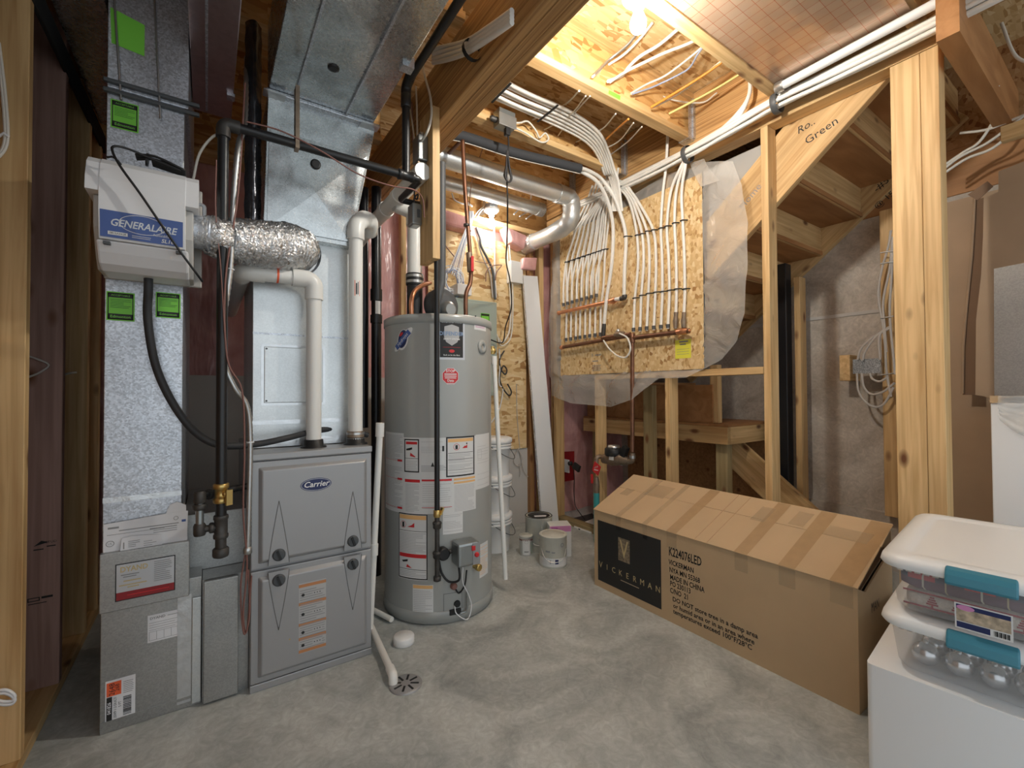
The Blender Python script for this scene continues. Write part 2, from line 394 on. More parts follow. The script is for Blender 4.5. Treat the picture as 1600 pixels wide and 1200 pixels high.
def concretemat(name, a, c, rough):
    m, t, b = nt(name); M[name] = m
    tc = N(t, 'ShaderNodeTexCoord')
    n1 = N(t, 'ShaderNodeTexNoise'); n1.inputs['Scale'].default_value = 2.3; n1.inputs['Detail'].default_value = 8; n1.inputs['Distortion'].default_value = 1.4; n1.inputs['Roughness'].default_value = 0.62
    n2 = N(t, 'ShaderNodeTexNoise'); n2.inputs['Scale'].default_value = 22; n2.inputs['Detail'].default_value = 6; n2.inputs['Distortion'].default_value = 2.2
    n3 = N(t, 'ShaderNodeTexNoise'); n3.inputs['Scale'].default_value = 300
    for n in (n1, n2, n3): t.links.new(tc.outputs['Object'], n.inputs['Vector'])
    r = ramp(t, [(0.34, a), (0.62, c)]); t.links.new(n1.outputs['Fac'], r.inputs['Fac'])
    r2 = ramp(t, [(0.3, (0.84, 0.84, 0.83)), (0.55, (1, 1, 1)), (0.72, (1.14, 1.14, 1.13))]); t.links.new(n2.outputs['Fac'], r2.inputs['Fac'])
    r4 = ramp(t, [(0.3, (0.94,)*3), (0.7, (1.04,)*3)]); t.links.new(n3.outputs['Fac'], r4.inputs['Fac'])
    c1 = mixc(t, 1, r.outputs['Color'], r2.outputs['Color'], 'MULTIPLY'); t.links.new(mixc(t, 1, c1, r4.outputs['Color'], 'MULTIPLY'), b.inputs['Base Color'])
    r3 = ramp(t, [(0.3, (rough*0.75,)*3), (0.7, (rough*1.2,)*3)]); t.links.new(n1.outputs['Fac'], r3.inputs['Fac']); t.links.new(r3.outputs['Color'], b.inputs['Roughness'])
    bp = N(t, 'ShaderNodeBump'); bp.inputs['Strength'].default_value = 0.08; bp.inputs['Distance'].default_value = 0.01; t.links.new(n2.outputs['Fac'], bp.inputs['Height']); t.links.new(bp.outputs['Normal'], b.inputs['Normal'])
concretemat('concrete', (0.30, 0.318, 0.31), (0.53, 0.553, 0.535), 0.38)
concretemat('parged_wall', (0.38, 0.32, 0.26), (0.60, 0.54, 0.47), 0.6)
plain('drywall', (0.52, 0.50, 0.47), 0.8, noise=0.05, scale=3)
plain('white_board', (0.80, 0.80, 0.80), 0.5)
plain('pvc', (0.80, 0.79, 0.75), 0.35)
plain('pvc_vent', (0.60, 0.60, 0.57), 0.35)
plain('pex', (0.82, 0.80, 0.75), 0.35)
plain('cable_white', (0.72, 0.68, 0.60), 0.45)
plain('cable_bright', (0.83, 0.83, 0.84), 0.4)
plain('cable_orange', (0.75, 0.30, 0.04), 0.45)
plain('cable_yellow', (0.75, 0.62, 0.22), 0.45)
plain('cable_blue', (0.33, 0.38, 0.52), 0.45)
plain('cable_grey', (0.50, 0.46, 0.42), 0.5)
plain('wire_brown', (0.24, 0.11, 0.09), 0.5)
plain('copper', (0.72, 0.34, 0.19), 0.33, 0.9, noise=0.15, scale=20)
plain('copper_old', (0.24, 0.12, 0.075), 0.42, 0.8, noise=0.2, scale=20)
plain('brass', (0.62, 0.44, 0.16), 0.35, 0.9)
plain('bronze', (0.30, 0.23, 0.17), 0.5, 0.7, noise=0.2)
plain('iron', (0.012, 0.012, 0.013), 0.38, 0.0, noise=0.2)
plain('iron_fitting', (0.07, 0.065, 0.06), 0.5, 0.5, noise=0.25)
plain('abs_black', (0.01, 0.01, 0.012), 0.28)
plain('black', (0.012, 0.012, 0.013), 0.5)
plain('rubber', (0.03, 0.03, 0.032), 0.6)
plain('foam_black', (0.035, 0.037, 0.042), 0.8)
plain('charcoal', (0.075, 0.08, 0.085), 0.5)
plain('heater_grey', (0.37, 0.38, 0.365), 0.33, 0.0, coat=0.3)
plain('furnace_grey', (0.36, 0.36, 0.365), 0.40, 0.35)
plain('ridge_shade', (0.16, 0.16, 0.16), 0.5)
plain('orange_worn', (0.50, 0.22, 0.09), 0.55)
plain('furnace_dark', (0.09, 0.09, 0.092), 0.45)
plain('panel_green', (0.36, 0.42, 0.37), 0.45)
plain('white_plastic', (0.80, 0.80, 0.79), 0.38)
plain('humid_white', (0.76, 0.76, 0.77), 0.42)
plain('humid_grey', (0.48, 0.46, 0.43), 0.45)
plain('paper', (0.76, 0.76, 0.78), 0.6)
plain('label_white', (0.72, 0.72, 0.71), 0.45)
plain('print_grey', (0.28, 0.28, 0.28), 0.6)
plain('print_light', (0.45, 0.45, 0.45), 0.6)
plain('print_black', (0.015, 0.015, 0.015), 0.55)
plain('red', (0.62, 0.025, 0.03), 0.45)
plain('red_dark', (0.30, 0.015, 0.02), 0.5)
plain('orange', (0.80, 0.30, 0.06), 0.5)
plain('orange_soft', (0.85, 0.50, 0.20), 0.5)
plain('sticker_orange', (0.85, 0.13, 0.04), 0.5)
plain('green_label', (0.20, 0.62, 0.06), 0.5)
plain('green_dark', (0.03, 0.10, 0.03), 0.5)
plain('yellow_label', (0.80, 0.76, 0.08), 0.5)
plain('blue_label', (0.05, 0.10, 0.32), 0.4)
plain('navy', (0.012, 0.022, 0.10), 0.4)
plain('silver_print', (0.55, 0.56, 0.58), 0.35, 0.3)
plain('gold_print', (0.58, 0.46, 0.24), 0.45, 0.2)
plain('foil_dark', (0.10, 0.10, 0.11), 0.25, 0.8, noise=0.3, scale=20, bump=0.8)
plain('blue_silver', (0.22, 0.30, 0.44), 0.35, 0.2)
plain('emblem_brown', (0.22, 0.17, 0.11), 0.6, noise=0.5, scale=90)
plain('tan_print', (0.45, 0.36, 0.24), 0.6)
plain('teal', (0.05, 0.22, 0.30), 0.33)
plain('teal_pipe', (0.05, 0.36, 0.38), 0.4)
plain('steel', (0.55, 0.55, 0.54), 0.35, 0.9)
plain('steel_box', (0.34, 0.36, 0.36), 0.35, 0.8)
plain('steel_column', (0.012, 0.013, 0.016), 0.3)
plain('cardboard', (0.51, 0.36, 0.21), 0.75, noise=0.05, scale=4)
plain('cardboard_old', (0.40, 0.28, 0.18), 0.78, noise=0.06, scale=5)
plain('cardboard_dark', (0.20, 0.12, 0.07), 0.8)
plain('tape_tan', (0.42, 0.275, 0.145), 0.25, noise=0.06, scale=30)
plain('tin', (0.58, 0.58, 0.56), 0.4, 0.4, noise=0.1, scale=15)
plain('can_cream', (0.62, 0.61, 0.54), 0.5, noise=0.05, scale=20)
plain('pink_print', (0.62, 0.25, 0.48), 0.5)
plain('magenta_print', (0.45, 0.08, 0.35), 0.5)
plain('wool_cream', (0.60, 0.52, 0.45), 0.9, noise=0.1, scale=150, bump=0.5)
plain('wool_red', (0.30, 0.02, 0.03), 0.9, noise=0.2, scale=150, bump=0.4)
plain('silver_ball', (0.62, 0.62, 0.63), 0.22, 0.9, noise=0.1, scale=120)
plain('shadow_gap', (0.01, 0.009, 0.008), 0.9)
plain('debris', (0.34, 0.30, 0.25), 0.9, noise=0.3, scale=30, bump=0.8)
plain('snow_photo', (0.45, 0.36, 0.26), 0.5, noise=0.5, scale=60)
def emit(name, col, s):
    m, t, b = nt(name); M[name] = m; b.inputs['Base Color'].default_value = (*col, 1)
    b.inputs['Emission Color'].default_value = (*col, 1); b.inputs['Emission Strength'].default_value = s
def glassy(name, col, alpha, rough=0.2, bump=0.0, scale=8):
    m, t, b = nt(name); M[name] = m
    b.inputs['Base Color'].default_value = (*col, 1); b.inputs['Roughness'].default_value = rough; b.inputs['Alpha'].default_value = alpha
    if bump:
        tc = N(t, 'ShaderNodeTexCoord'); nz = N(t, 'ShaderNodeTexNoise'); nz.inputs['Scale'].default_value = scale; nz.inputs['Detail'].default_value = 5; nz.inputs['Distortion'].default_value = 1
        t.links.new(tc.outputs['Object'], nz.inputs['Vector'])
        bp = N(t, 'ShaderNodeBump'); bp.inputs['Strength'].default_value = bump; bp.inputs['Distance'].default_value = 0.03
        t.links.new(nz.outputs['Fac'], bp.inputs['Height']); t.links.new(bp.outputs['Normal'], b.inputs['Normal'])
glassy('poly', (0.78, 0.75, 0.70), 0.36, 0.13, 0.8, 9)
glassy('clear_bin', (0.74, 0.73, 0.72), 0.25, 0.20)
glassy('clear_tape', (0.62, 0.46, 0.28), 0.35, 0.08, 0.4, 40)
glassy('pan_film', (0.50, 0.33, 0.22), 0.62, 0.10, 0.15, 5)
def plaidmat():
    m, t, b = nt('plaid'); M['plaid'] = m
    tc = N(t, 'ShaderNodeTexCoord'); sx = N(t, 'ShaderNodeSeparateXYZ'); t.links.new(tc.outputs['Object'], sx.inputs[0])
    def band(sock, sc, lo, ph=0.0):
        ml = N(t, 'ShaderNodeMath', operation='MULTIPLY_ADD'); ml.inputs[1].default_value = sc; ml.inputs[2].default_value = ph; t.links.new(sock, ml.inputs[0])
        fr = N(t, 'ShaderNodeMath', operation='FRACT'); t.links.new(ml.outputs[0], fr.inputs[0])
        lt = N(t, 'ShaderNodeMath', operation='LESS_THAN'); lt.inputs[1].default_value = lo; t.links.new(fr.outputs[0], lt.inputs[0]); return lt.outputs[0]
    c = mixc(t, band(sx.outputs['Y'], 9, 0.5), (0.50, 0.02, 0.03), (0.05, 0.04, 0.08))
    c = mixc(t, band(sx.outputs['Z'], 14, 0.45), c, (0.10, 0.03, 0.06))
    c = mixc(t, band(sx.outputs['Y'], 9, 0.035, 0.3), c, (0.55, 0.50, 0.40)); c = mixc(t, band(sx.outputs['Y'], 9, 0.03, 0.7), c, (0.45, 0.35, 0.20))
    c = mixc(t, band(sx.outputs['Z'], 14, 0.05, 0.2), c, (0.45, 0.38, 0.32))
    t.links.new(c, b.inputs['Base Color']); b.inputs['Roughness'].default_value = 0.9
plaidmat()
def gridpaper():
    m, t, b = nt('foil_grid'); M['foil_grid'] = m
    tc = N(t, 'ShaderNodeTexCoord'); br = N(t, 'ShaderNodeTexBrick'); br.offset = 0
    br.inputs['Color1'].default_value = (0.52, 0.36, 0.25, 1); br.inputs['Color2'].default_value = (0.58, 0.42, 0.30, 1); br.inputs['Mortar'].default_value = (0.42, 0.12, 0.05, 1)
    br.inputs['Scale'].default_value = 10; br.inputs['Mortar Size'].default_value = 0.008; br.inputs['Brick Width'].default_value = 0.5; br.inputs['Row Height'].default_value = 0.5
    t.links.new(tc.outputs['Object'], br.inputs['Vector']); t.links.new(br.outputs['Color'], b.inputs['Base Color'])
    b.inputs['Roughness'].default_value = 0.22; b.inputs['Metallic'].default_value = 0.55
    nz = N(t, 'ShaderNodeTexNoise'); nz.inputs['Scale'].default_value = 5; t.links.new(tc.outputs['Object'], nz.inputs['Vector'])
    bp = N(t, 'ShaderNodeBump'); bp.inputs['Strength'].default_value = 0.3; bp.inputs['Distance'].default_value = 0.03; t.links.new(nz.outputs['Fac'], bp.inputs['Height']); t.links.new(bp.outputs['Normal'], b.inputs['Normal'])
gridpaper()
# ================================================================== the room
XW = 2.50                                            # face of the framed stair wall
ob('floor', MB().box(-3.0, 5.0, -3.0, 3.3, -0.1, 0), M['concrete'], kind='structure')
# back wall: insulation under film, boards below, OSB service board
wb = thing('wall_back', (1.0, 3.16, 0), kind='structure')
def pinkwall(u, v):
    x = -0.62+u*4.2; z = v*2.50
    return V((x, 3.165+0.018*math.sin(x*7.7)*math.cos(z*3.1+x)-0.012*math.sin(x*15.7), z))
ob('insulation', MB().grid(pinkwall, 60, 24), M['pink'], wb)
ob('backing', MB().box(-0.62, 3.6, 3.22, 3.26, 0, 2.98), M['osb_web'], wb)
ob('drywall_panel', MB().box(-0.44, 1.20, 3.105, 3.118, 0, 1.22), M['drywall'], wb, bevel=0.001)
ob('drywall_panel', MB().box(1.20, 2.30, 3.105, 3.118, 0, 0.632), M['drywall'], wb, bevel=0.001)
ob('service_board', MB().box(1.36, 2.26, 3.092, 3.104, 0.636, 2.36), M['osb'], wb, 'OSB sheet behind the electrical panel')
ob('top_plate', MB().box(-0.62, 2.60, 3.03, 3.15, 2.46, 2.50), M['wood'], wb, bevel=0.002)
lum('stud', (1.165, 3.105, 1.22), (1.165, 3.105, 2.45), 0.04, 0.05, wb, (1,0,0))
lum('stud', (2.30, 3.09, 0.0), (2.30, 3.09, 2.45), 0.045, 0.05, wb, (1,0,0), M['wood_brown'])
lum('stud', (2.39, 3.07, 0.0), (2.39, 3.07, 2.45), 0.05, 0.06, wb, (1,0,0))
lum('post', (2.555, 3.05, 0.0), (2.555, 3.05, 2.55), 0.04, 0.09, wb, (1,0,0))
# left wall: open studs
wl = thing('wall_left', (-0.52, 2.4, 0), kind='structure')
lum('sole_plate', (-0.52, 0.0, 0.019), (-0.52, 3.1, 0.019), 0.038, 0.14, wl)
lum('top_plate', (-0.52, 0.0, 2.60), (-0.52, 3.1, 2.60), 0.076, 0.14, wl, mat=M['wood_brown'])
for y, mt, lab in ((1.55, 'wood', None), (1.945, 'wood', None), (2.365, 'wood_purple', 'purplish stamped stud'), (2.79, 'wood', None), (3.05, 'wood', None)):
    lum('stud', (-0.52, y, 0.038), (-0.52, y, 2.56), 0.038, 0.14, wl, (0,1,0), M[mt], label=lab)
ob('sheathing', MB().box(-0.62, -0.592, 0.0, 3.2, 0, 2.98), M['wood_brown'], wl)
lum('shade_strip', (-0.452, 1.2, 2.335), (-0.452, 3.12, 2.42), 0.085, 0.012, wl, (0,0,1), M['shadow_gap'], label='dark strip in place of the shaded gap along the stud tops')  # dark strip standing in for the shaded gap beside the pan
# stamps on the purple stud
ps = Flat((-0.515, 2.3445, 0), (1,0,0), (0,0,1))
d = Dec(ps); d.poly([(-0.006,0.560),(0.014,0.565),(0.034,0.570),(0.014,0.578)]); d.rect(-0.006,0.545,0.02,0.549); d.text('STUD', 0.040, 0.600-0.03, 0.012)
d.rect(0.028, 0.553, 0.052, 0.557); d.frame(-0.02, 0.36, 0.012, 0.374, 0.003); d.rect(0.016, 0.366, 0.046, 0.374); d.rect(-0.018, 0.350, 0.03, 0.353)
for o_ in wl.children:
    if o_.get('label') == 'purplish stamped stud': PS = o_
ob('stamp', d.b, M['print_black'], wl, fixn=False)
# ceiling: OSB deck, I-joists, beams
ce = thing('ceiling', (1.0, 1.0, 2.98), kind='structure')
ob('deck', MB().box(-0.9, 3.9, -1.6, 3.3, 2.98, 3.0), M['osb'], ce)
for i, y in enumerate((1.667, 2.21, 2.76, 1.12, 0.575, 0.03, -0.5)):
    for x0, x1 in ((-0.6, 0.89), (1.045, 2.50)):
        for z in (2.699, 2.961): lum('joist_flange', (x0, y, z), (x1, y, z), 0.038, 0.064, ce)
        ob('joist_web', MB().box(x0, x1, y-0.006, y+0.006, 2.718, 2.942), M['osb_web'], ce)
    if y > 1:
        h = MB().box(2.478, 2.499, y-0.045, y-0.034, 2.685, 2.93).box(2.44, 2.499, y-0.036, y-0.034, 2.68, 2.90).box(2.44, 2.499, y+0.034, y+0.036, 2.68, 2.90).box(2.44, 2.499, y-0.036, y+0.036, 2.675, 2.679)
        ob('joist_hanger', h, M['galv'], ce)
for k in range(3): lum('beam_ply', (0.9225+0.0435*k, -1.5, 2.55-0.001*(k == 1)), (0.9225+0.0435*k, 3.10, 2.55-0.001*(k == 1)), 0.30, 0.0425, ce, mat=M['lvl'], bevel=0.0025)
for k in range(2): lum('rim_board', (2.52+0.042*k, -0.5, 2.81), (2.52+0.042*k, 3.10, 2.81), 0.33, 0.04, ce, mat=M['lvl'])
ob('rim_panel', MB().box(1.03, 2.6, 3.17, 3.19, 2.50, 2.98), M['osb_web'], ce)
d = Dec(Flat((1.5, 1.6345, 2.70), (1,0,0), (0,0,1))); d.poly([(0.24,-0.012),(0.33,-0.014),(0.335,0.012),(0.245,0.010)]); d.build('paint_mark', M['green_label'], ce)
# ------------------------------------------------------------------ framed stair wall
wr = thing('wall_right', (2.545, 1.8, 0), kind='structure')
lum('top_plate', (2.545, 0.50, 2.575), (2.545, 3.10, 2.575), 0.038, 0.089, wr)
lum('top_plate', (2.545, 0.50, 2.613), (2.545, 3.10, 2.613), 0.038, 0.089, wr)
lum('sole_plate', (2.545, 0.50, 0.019), (2.545, 3.10, 0.019), 0.038, 0.089, wr, mat=M['wood_treated'])
for y in (1.214, 1.85, 2.497, 3.0): lum('stud', (2.545, y, 0.038), (2.545, y, 2.556), 0.038, 0.089, wr, (0,1,0))
lum('post_board', (2.545, 0.620, 0.038), (2.545, 0.620, 2.553), 0.100, 0.089, wr, (0,1,0))
lum('post_board', (2.545, 0.5395, 0.038), (2.545, 0.5395, 2.553), 0.058, 0.089, wr, (0,1,0))
lum('blocking', (2.545, 1.235, 1.228), (2.545, 1.830, 1.228), 0.040, 0.089, wr)
lum('blocking', (2.545, 1.870, 1.228), (2.545, 2.476, 1.228), 0.040, 0.089, wr)
for y, z, s, t_ in ((2.51, 0.72, 0.05, '7'), (2.51, 0.62, 0.04, 'o')):
    pass
# concrete wall behind the stair
wc = thing('wall_stair', (3.58, 1.5, 0), kind='structure')
ob('parged_concrete', MB().box(3.545, 3.65, -1.0, 3.2, 0, 2.24), M['parged_wall'], wc)
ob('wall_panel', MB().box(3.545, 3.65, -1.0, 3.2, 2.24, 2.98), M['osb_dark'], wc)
ob('ledge', MB().box(3.50, 3.545, -0.5, 1.62, 0.0, 0.35), M['parged_wall'], wc)
ob('white_seam', MB().box(3.538, 3.544, 0.7, 1.9, 1.612, 1.634), M['drywall'], wc)
for k in range(2): lum('header_beam', (3.56, -1.0, 2.30+0.13*k), (3.56, 2.0, 2.30+0.13*k), 0.135, 0.045, wc, mat=M['plywood'])
lum('wall_stud', (3.40, 1.425, 0), (3.40, 1.425, 1.90), 0.038, 0.089, wc, (0,1,0))
lum('wall_stud', (3.45, 0.93, 0.35), (3.45, 0.93, 2.22), 0.10, 0.06, wc, (0,1,0))
ob('ceiling_header', MB().box(2.3, 3.5, 0.41, 0.475, 2.45, 2.68), M['plywood'], wc)
lum('cross_joist', (3.10, -0.6, 2.32), (3.10, 0.42, 2.32), 0.07, 0.045, wc)
# ------------------------------------------------------------------ staircase
st = thing('staircase', (3.05, 1.8, 0), 'unfinished wooden staircase seen from below behind the framed wall', 'staircase')
sl = -0.827
def line(y): return 1.959 + sl*(y-1.432)
dirv = V((0, 1, sl)).normalized(); nrm = V((0, -sl, 1)).normalized()
for x, nm in ((2.612, 'near'), (3.522, 'far')):
    a = V((x, 0.60, line(0.60)))+nrm*0.143; b = V((x, 2.36, line(2.36)))+nrm*0.143
    lum('stringer', a, b, 0.286, 0.04, st, nrm)
for k in range(-4, 4):
    yc = 1.34-0.23*k; zc = line(yc)+0.012
    lum('tread', (2.635, yc+0.12, zc+0.014), (3.50, yc+0.12, zc+0.014), 0.28, 0.027, st, (0,1,0), M['plywood'], bevel=0)
    lum('riser', (2.635, yc-0.006, zc+0.094), (3.50, yc-0.006, zc+0.094), 0.19, 0.014, st, (0,0,1), M['wood'], bevel=0)
# landing and lower flight
lum('landing_rim', (2.90, 1.66, 0.812), (2.90, 3.05, 0.812), 0.118, 0.04, st)
lum('landing_rim', (2.92, 1.68, 0.812), (3.50, 1.68, 0.812), 0.118, 0.04, st)
ob('landing_board', MB().box(2.62, 3.5, 2.30, 3.05, 1.165, 1.185), M['plywood'], st)
ob('landing_panel', MB().box(2.935, 2.95, 1.80, 3.05, 0.875, 1.16), M['plywood'], st)
ob('landing_platform', MB().box(2.885, 3.5, 1.66, 3.05, 0.872, 0.888), M['plywood'], st)
ob('landing_shade', MB().box(3.485, 3.50, 1.70, 3.05, 0.0, 0.75), M['wood_brown'], st)  # added dark sheet so the unlit space below the landing reads dark
lum('landing_post', (2.97, 1.74, 0), (2.97, 1.74, 0.752), 0.085, 0.06, st, (0,1,0), M['wood_treated'])
lum('landing_post', (2.75, 2.19, 0), (2.75, 2.19, 1.16), 0.085, 0.05, st, (0,1,0), M['wood_treated'])
lum('landing_post', (2.97, 2.95, 0), (2.97, 2.95, 0.752), 0.085, 0.06, st, (0,1,0), M['wood_treated'])
lum('landing_post', (2.98, 1.80, 0.89), (2.98, 1.80, 1.30), 0.06, 0.05, st, (0,1,0))
lum('stringer', (3.20, 1.86, 0.72), (3.20, 1.02, 0.04), 0.20, 0.04, st, (0,0,1))
ob('writing', Dec(Flat((2.5915, 1.12, 2.47), (0,-1,0), (0,0,1))).text('Ro..', 0.075, 0.035, 0.055, rot=0.2, shear=0.2).b, M['print_black'], st, fixn=False)
ob('writing', Dec(Flat((2.5915, 1.12, 2.47), (0,-1,0), (0,0,1))).text('Green', 0.145, -0.025, 0.060, rot=0.3).b, M['print_black'], st, fixn=False)
ob('writing', Dec(Flat((3.5015, 1.05, 2.36), (0,-1,0), (0,0,1))).text('-#5', 0.06, 0.05, 0.06, rot=0.6).b, M['print_black'], st, fixn=False)
ob('writing', Dec(Flat((3.5015, 1.05, 2.36), (0,-1,0), (0,0,1))).text('@ 1510m6', 0.12, -0.02, 0.05, rot=0.6).b, M['print_black'], st, fixn=False)
ob('writing', Dec(Flat((2.5915, 1.36, 2.22), (0,-1,0), (0,0,1))).text('Home', 0.02, 0.02, 0.06, rot=0.7).b, M['print_grey'], st, fixn=False)
ob('drywall_panel', MB().prism([(2.66,1.24,2.55),(2.66,2.9,2.55),(2.66,2.9,1.30),(2.66,1.24,2.52)], (0.012,0,0)), M['drywall'], wr)
# debris under the stair
def blob(c, r, seed, sq=(1,1,0.7)):
    rr = random.Random(seed); bm_ = bmesh.new(); bmesh.ops.create_icosphere(bm_, subdivisions=3, radius=1)
    ph = [rr.uniform(0, 6) for _ in range(6)]; mb = MB(); vs = []
    for v_ in bm_.verts:
        n_ = v_.co; q = 1+0.16*math.sin(4*n_.x+ph[0])*math.cos(5*n_.y+ph[1])+0.10*math.sin(9*n_.z+ph[2]+4*n_.x)
        vs.append(V(c)+V((n_.x*sq[0], n_.y*sq[1], n_.z*sq[2]))*r*q)
    mb.add(vs, [tuple(v_.index for v_ in f.verts) for f in bm_.faces], True); bm_.free(); return mb
ob('crumpled_bag', blob((3.0, 1.50, 0.10), 0.085, 3), M['debris'], None, 'crumpled grey bag lying on the ground beneath the lower stair stringer', 'bag')
# steel column
sp = thing('steel_column', (3.34, 1.515, 0), 'black steel column standing behind the stair wall stud', 'column')
ob('shaft', MB().box(3.30, 3.38, 1.47, 1.55, 0.006, 2.0), M['steel_column'], sp, bevel=0.004)
ob('base_plate', MB().box(3.27, 3.41, 1.44, 1.58, 0, 0.006), M['steel_column'], sp)
# lamps: bare bulbs in porcelain holders
emit('bulb_corner', (1.0, 0.96, 0.88), BULB_CORNER); emit('bulb_bay', (1.0, 0.97, 0.89), BULB_BAY); emit('bulb_fill', (0.94, 0.98, 1.0), BULB_FILL)
def lamp(loc, mat, label, dirn=(0,0,-1)):
    """loc: centre of the bulb; the holder sits on the other side of `dirn`"""
    d = V(dirn).normalized(); c = V(loc); t = thing('bulb_lamp', c-d*0.115, label, 'lamp')
    ob('octagon_box', MB().lathe(c-d*0.150, d, [(0.05,0),(0.05,0.035)], 8, smooth=False), M['galv'], t)
    ob('lamp_holder', MB().lathe(c-d*0.115, d, [(0.062,0),(0.060,0.012),(0.038,0.030),(0.024,0.034),(0.022,0.055)], 24), M['white_plastic'], t)
    ob('bulb', MB().lathe(c-d*0.062, d, [(0.013,0),(0.014,0.015),(0.022,0.032),(0.030,0.055),(0.031,0.068),(0.026,0.085),(0.013,0.095),(0.002,0.098)], 20), mat, t)
    return t
L1 = pxy(768, 350, Y=2.98)
l1 = lamp(L1, M['bulb_corner'], 'lit bare bulb in white holder above the electrical panel')
ob('bracket', MB().box(L1.x-0.02, L1.x+0.02, L1.y-0.02, 3.169, L1.z+0.13, L1.z+0.152), M['galv'], l1)
lamp((1.36, 1.12, 2.529), M['bulb_bay'], 'lit bare bulb in white holder below a ceiling joist')
lamp((0.95, -0.5, 2.529), M['bulb_fill'], 'added fill bulb hanging behind the viewpoint')  # unseen bulb added as fill light
# ================================================================== furnace
FX0, FX1, FY = 0.136, 0.588, 1.927
fu = thing('furnace', (0.362, 2.30, 0), 'grey upright gas furnace with oval blue badge and two door panels', 'furnace')
ob('cabinet', MB().box(FX0, FX1, FY+0.024, 2.68, 0.0, 0.886), M['furnace_grey'], fu, bevel=0.004)
ob('top_lip', MB().box(FX0-0.001, FX1+0.001, FY+0.004, FY+0.06, 0.862, 0.888), M['furnace_grey'], fu, bevel=0.004)
ob('base_rail', MB().box(FX0, FX1, FY+0.006, FY+0.03, 0.0, 0.028), M['furnace_grey'], fu, bevel=0.003)
FF = Flat((0, FY, 0), (1,0,0), (0,0,1))        # lift goes towards the viewer (-Y)
def door(z0, z1, up):
    mb = MB().box(FX0+0.002, FX1-0.002, FY+0.008, FY+0.03, z0, z1)
    dr = ob('door', mb, M['furnace_grey'], fu, bevel=0.003)
    a, b_ = FX0+0.026, FX1-0.022; c, e = z0+0.020, z1-0.022
    k = 0.012; y0, y1 = FY+0.008, FY-0.006
    o1 = [(a,c),(b_,c),(b_,e),(a,e)]; i1 = [(a+k,c+k),(b_-k,c+k),(b_-k,e-k),(a+k,e-k)]
    vs = [(u,y0,v) for u,v in o1] + [(u,y1,v) for u,v in i1]
    # two creases run from the upper corners towards the knobs
    mbp = MB().add(vs, [(0,1,5,4),(1,2,6,5),(2,3,7,6),(3,0,4,7),(4,5,6,7)])
    ob('raised_panel', mbp, M['furnace_grey'], dr, bevel=0.004)
    for cx in (0.230, 0.505):
        zk = 0.500 if up else 0.404
        tip = (0.705 if up else 0.215)
        s = 1 if up else -1
        base = zk - s*0.035
        pl = []
        for q in range(13):
            t = q/12; hw = 0.036*(1-t**1.2)
            pl.append((cx-hw, base+(tip-base)*t))
        pr_ = [(2*cx-u, v) for u, v in pl[::-1]]
        pts = [FF(u, v, 0.0065) for u, v in pl+pr_]
        ob('pointed_ridge', MB().tube(pts, 0.0014, 5), M['ridge_shade'], dr)  # dark outline paints the shadow line along the pressed ridge
        ob('recess', MB().add([FF(u, v, 0.0066) for u, v in pl+pr_[1:]], [tuple(range(len(pl+pr_)-1))]), M['furnace_grey'], dr)
        kn = ob('knob', MB().lathe(FF(cx, zk, 0.0068), (0,-1,0), [(0.023,0),(0.022,0.006),(0.018,0.008)], 24), M['charcoal'], dr)
        ob('knob_bar', MB().obox(FF(cx, zk, 0.017), V((0.0035,0,0.002)), V((0,0.006,0)), V((-0.006,0,0.017))), M['black'], kn)
    return dr
d1 = door(0.455, 0.858, True); d2 = door(0.030, 0.447, False)
# screw dots, oval badge, warning label
bd = Dec(FF).ell(0.362, 0.752, 0.058, 0.026, 0.0066).build('badge', M['navy'], d1, 'oval navy badge with white script')
Dec(FF).ring(0.362, 0.752, 0.055, 0.0235, 0.0016, 0.0072).build('badge_rim', M['silver_print'], bd)
Dec(FF).text('Carrier', 0.362, 0.753, 0.031, 0.0074, shear=0.25, bold=0.015).build('badge_lettering', M['white_plastic'], bd)
wl_ = Dec(FF).rect(0.300, 0.100, 0.400, 0.372, 0.0066).build('warning_label', M['print_light'], d2, 'worn grey warning label with orange bands')
[Dec(FF).rect(0.300, z, 0.400, z+0.012, 0.0070).build('label_band', M['orange_worn'], wl_) for z in (0.355, 0.285, 0.205, 0.150, 0.102)]
q = Dec(FF).lines(0.304, 0.115, 0.396, 0.350, 0.009, 0.003, 0.0071, 5); q.build('label_print', M['print_grey'], wl_)
q = Dec(FF); [Dec(FF).rect(0.350, z, 0.385, z+0.014, 0.0074).build('label_box', M['print_light'], wl_) for z in (0.318, 0.245, 0.175, 0.125)]
q = Dec(FF); [q.ell(0.315, z, 0.006, 0.006, 0.0075, 10) for z in (0.325, 0.25, 0.18, 0.13)]; [q.ell(0.357+0.01*i, z+0.007, 0.0022, 0.0022, 0.0078, 8) for i in range(3) for z in (0.318, 0.245, 0.175, 0.125)]; q.build('label_marks', M['print_black'], wl_)
Dec(FF).ell(0.268, 0.168, 0.003, 0.003, 0.0068, 10).build('screw', M['brass'], d2)
for x, y in ((0.376, 2.05), (0.553, 2.06)):
    ob('pipe_flange', MB().lathe((x, y, 0.886), (0,0,1), [(0.052,0),(0.050,0.006),(0.040,0.008),(0.038,0.032),(0.034,0.034)], 28), M['black'], fu)
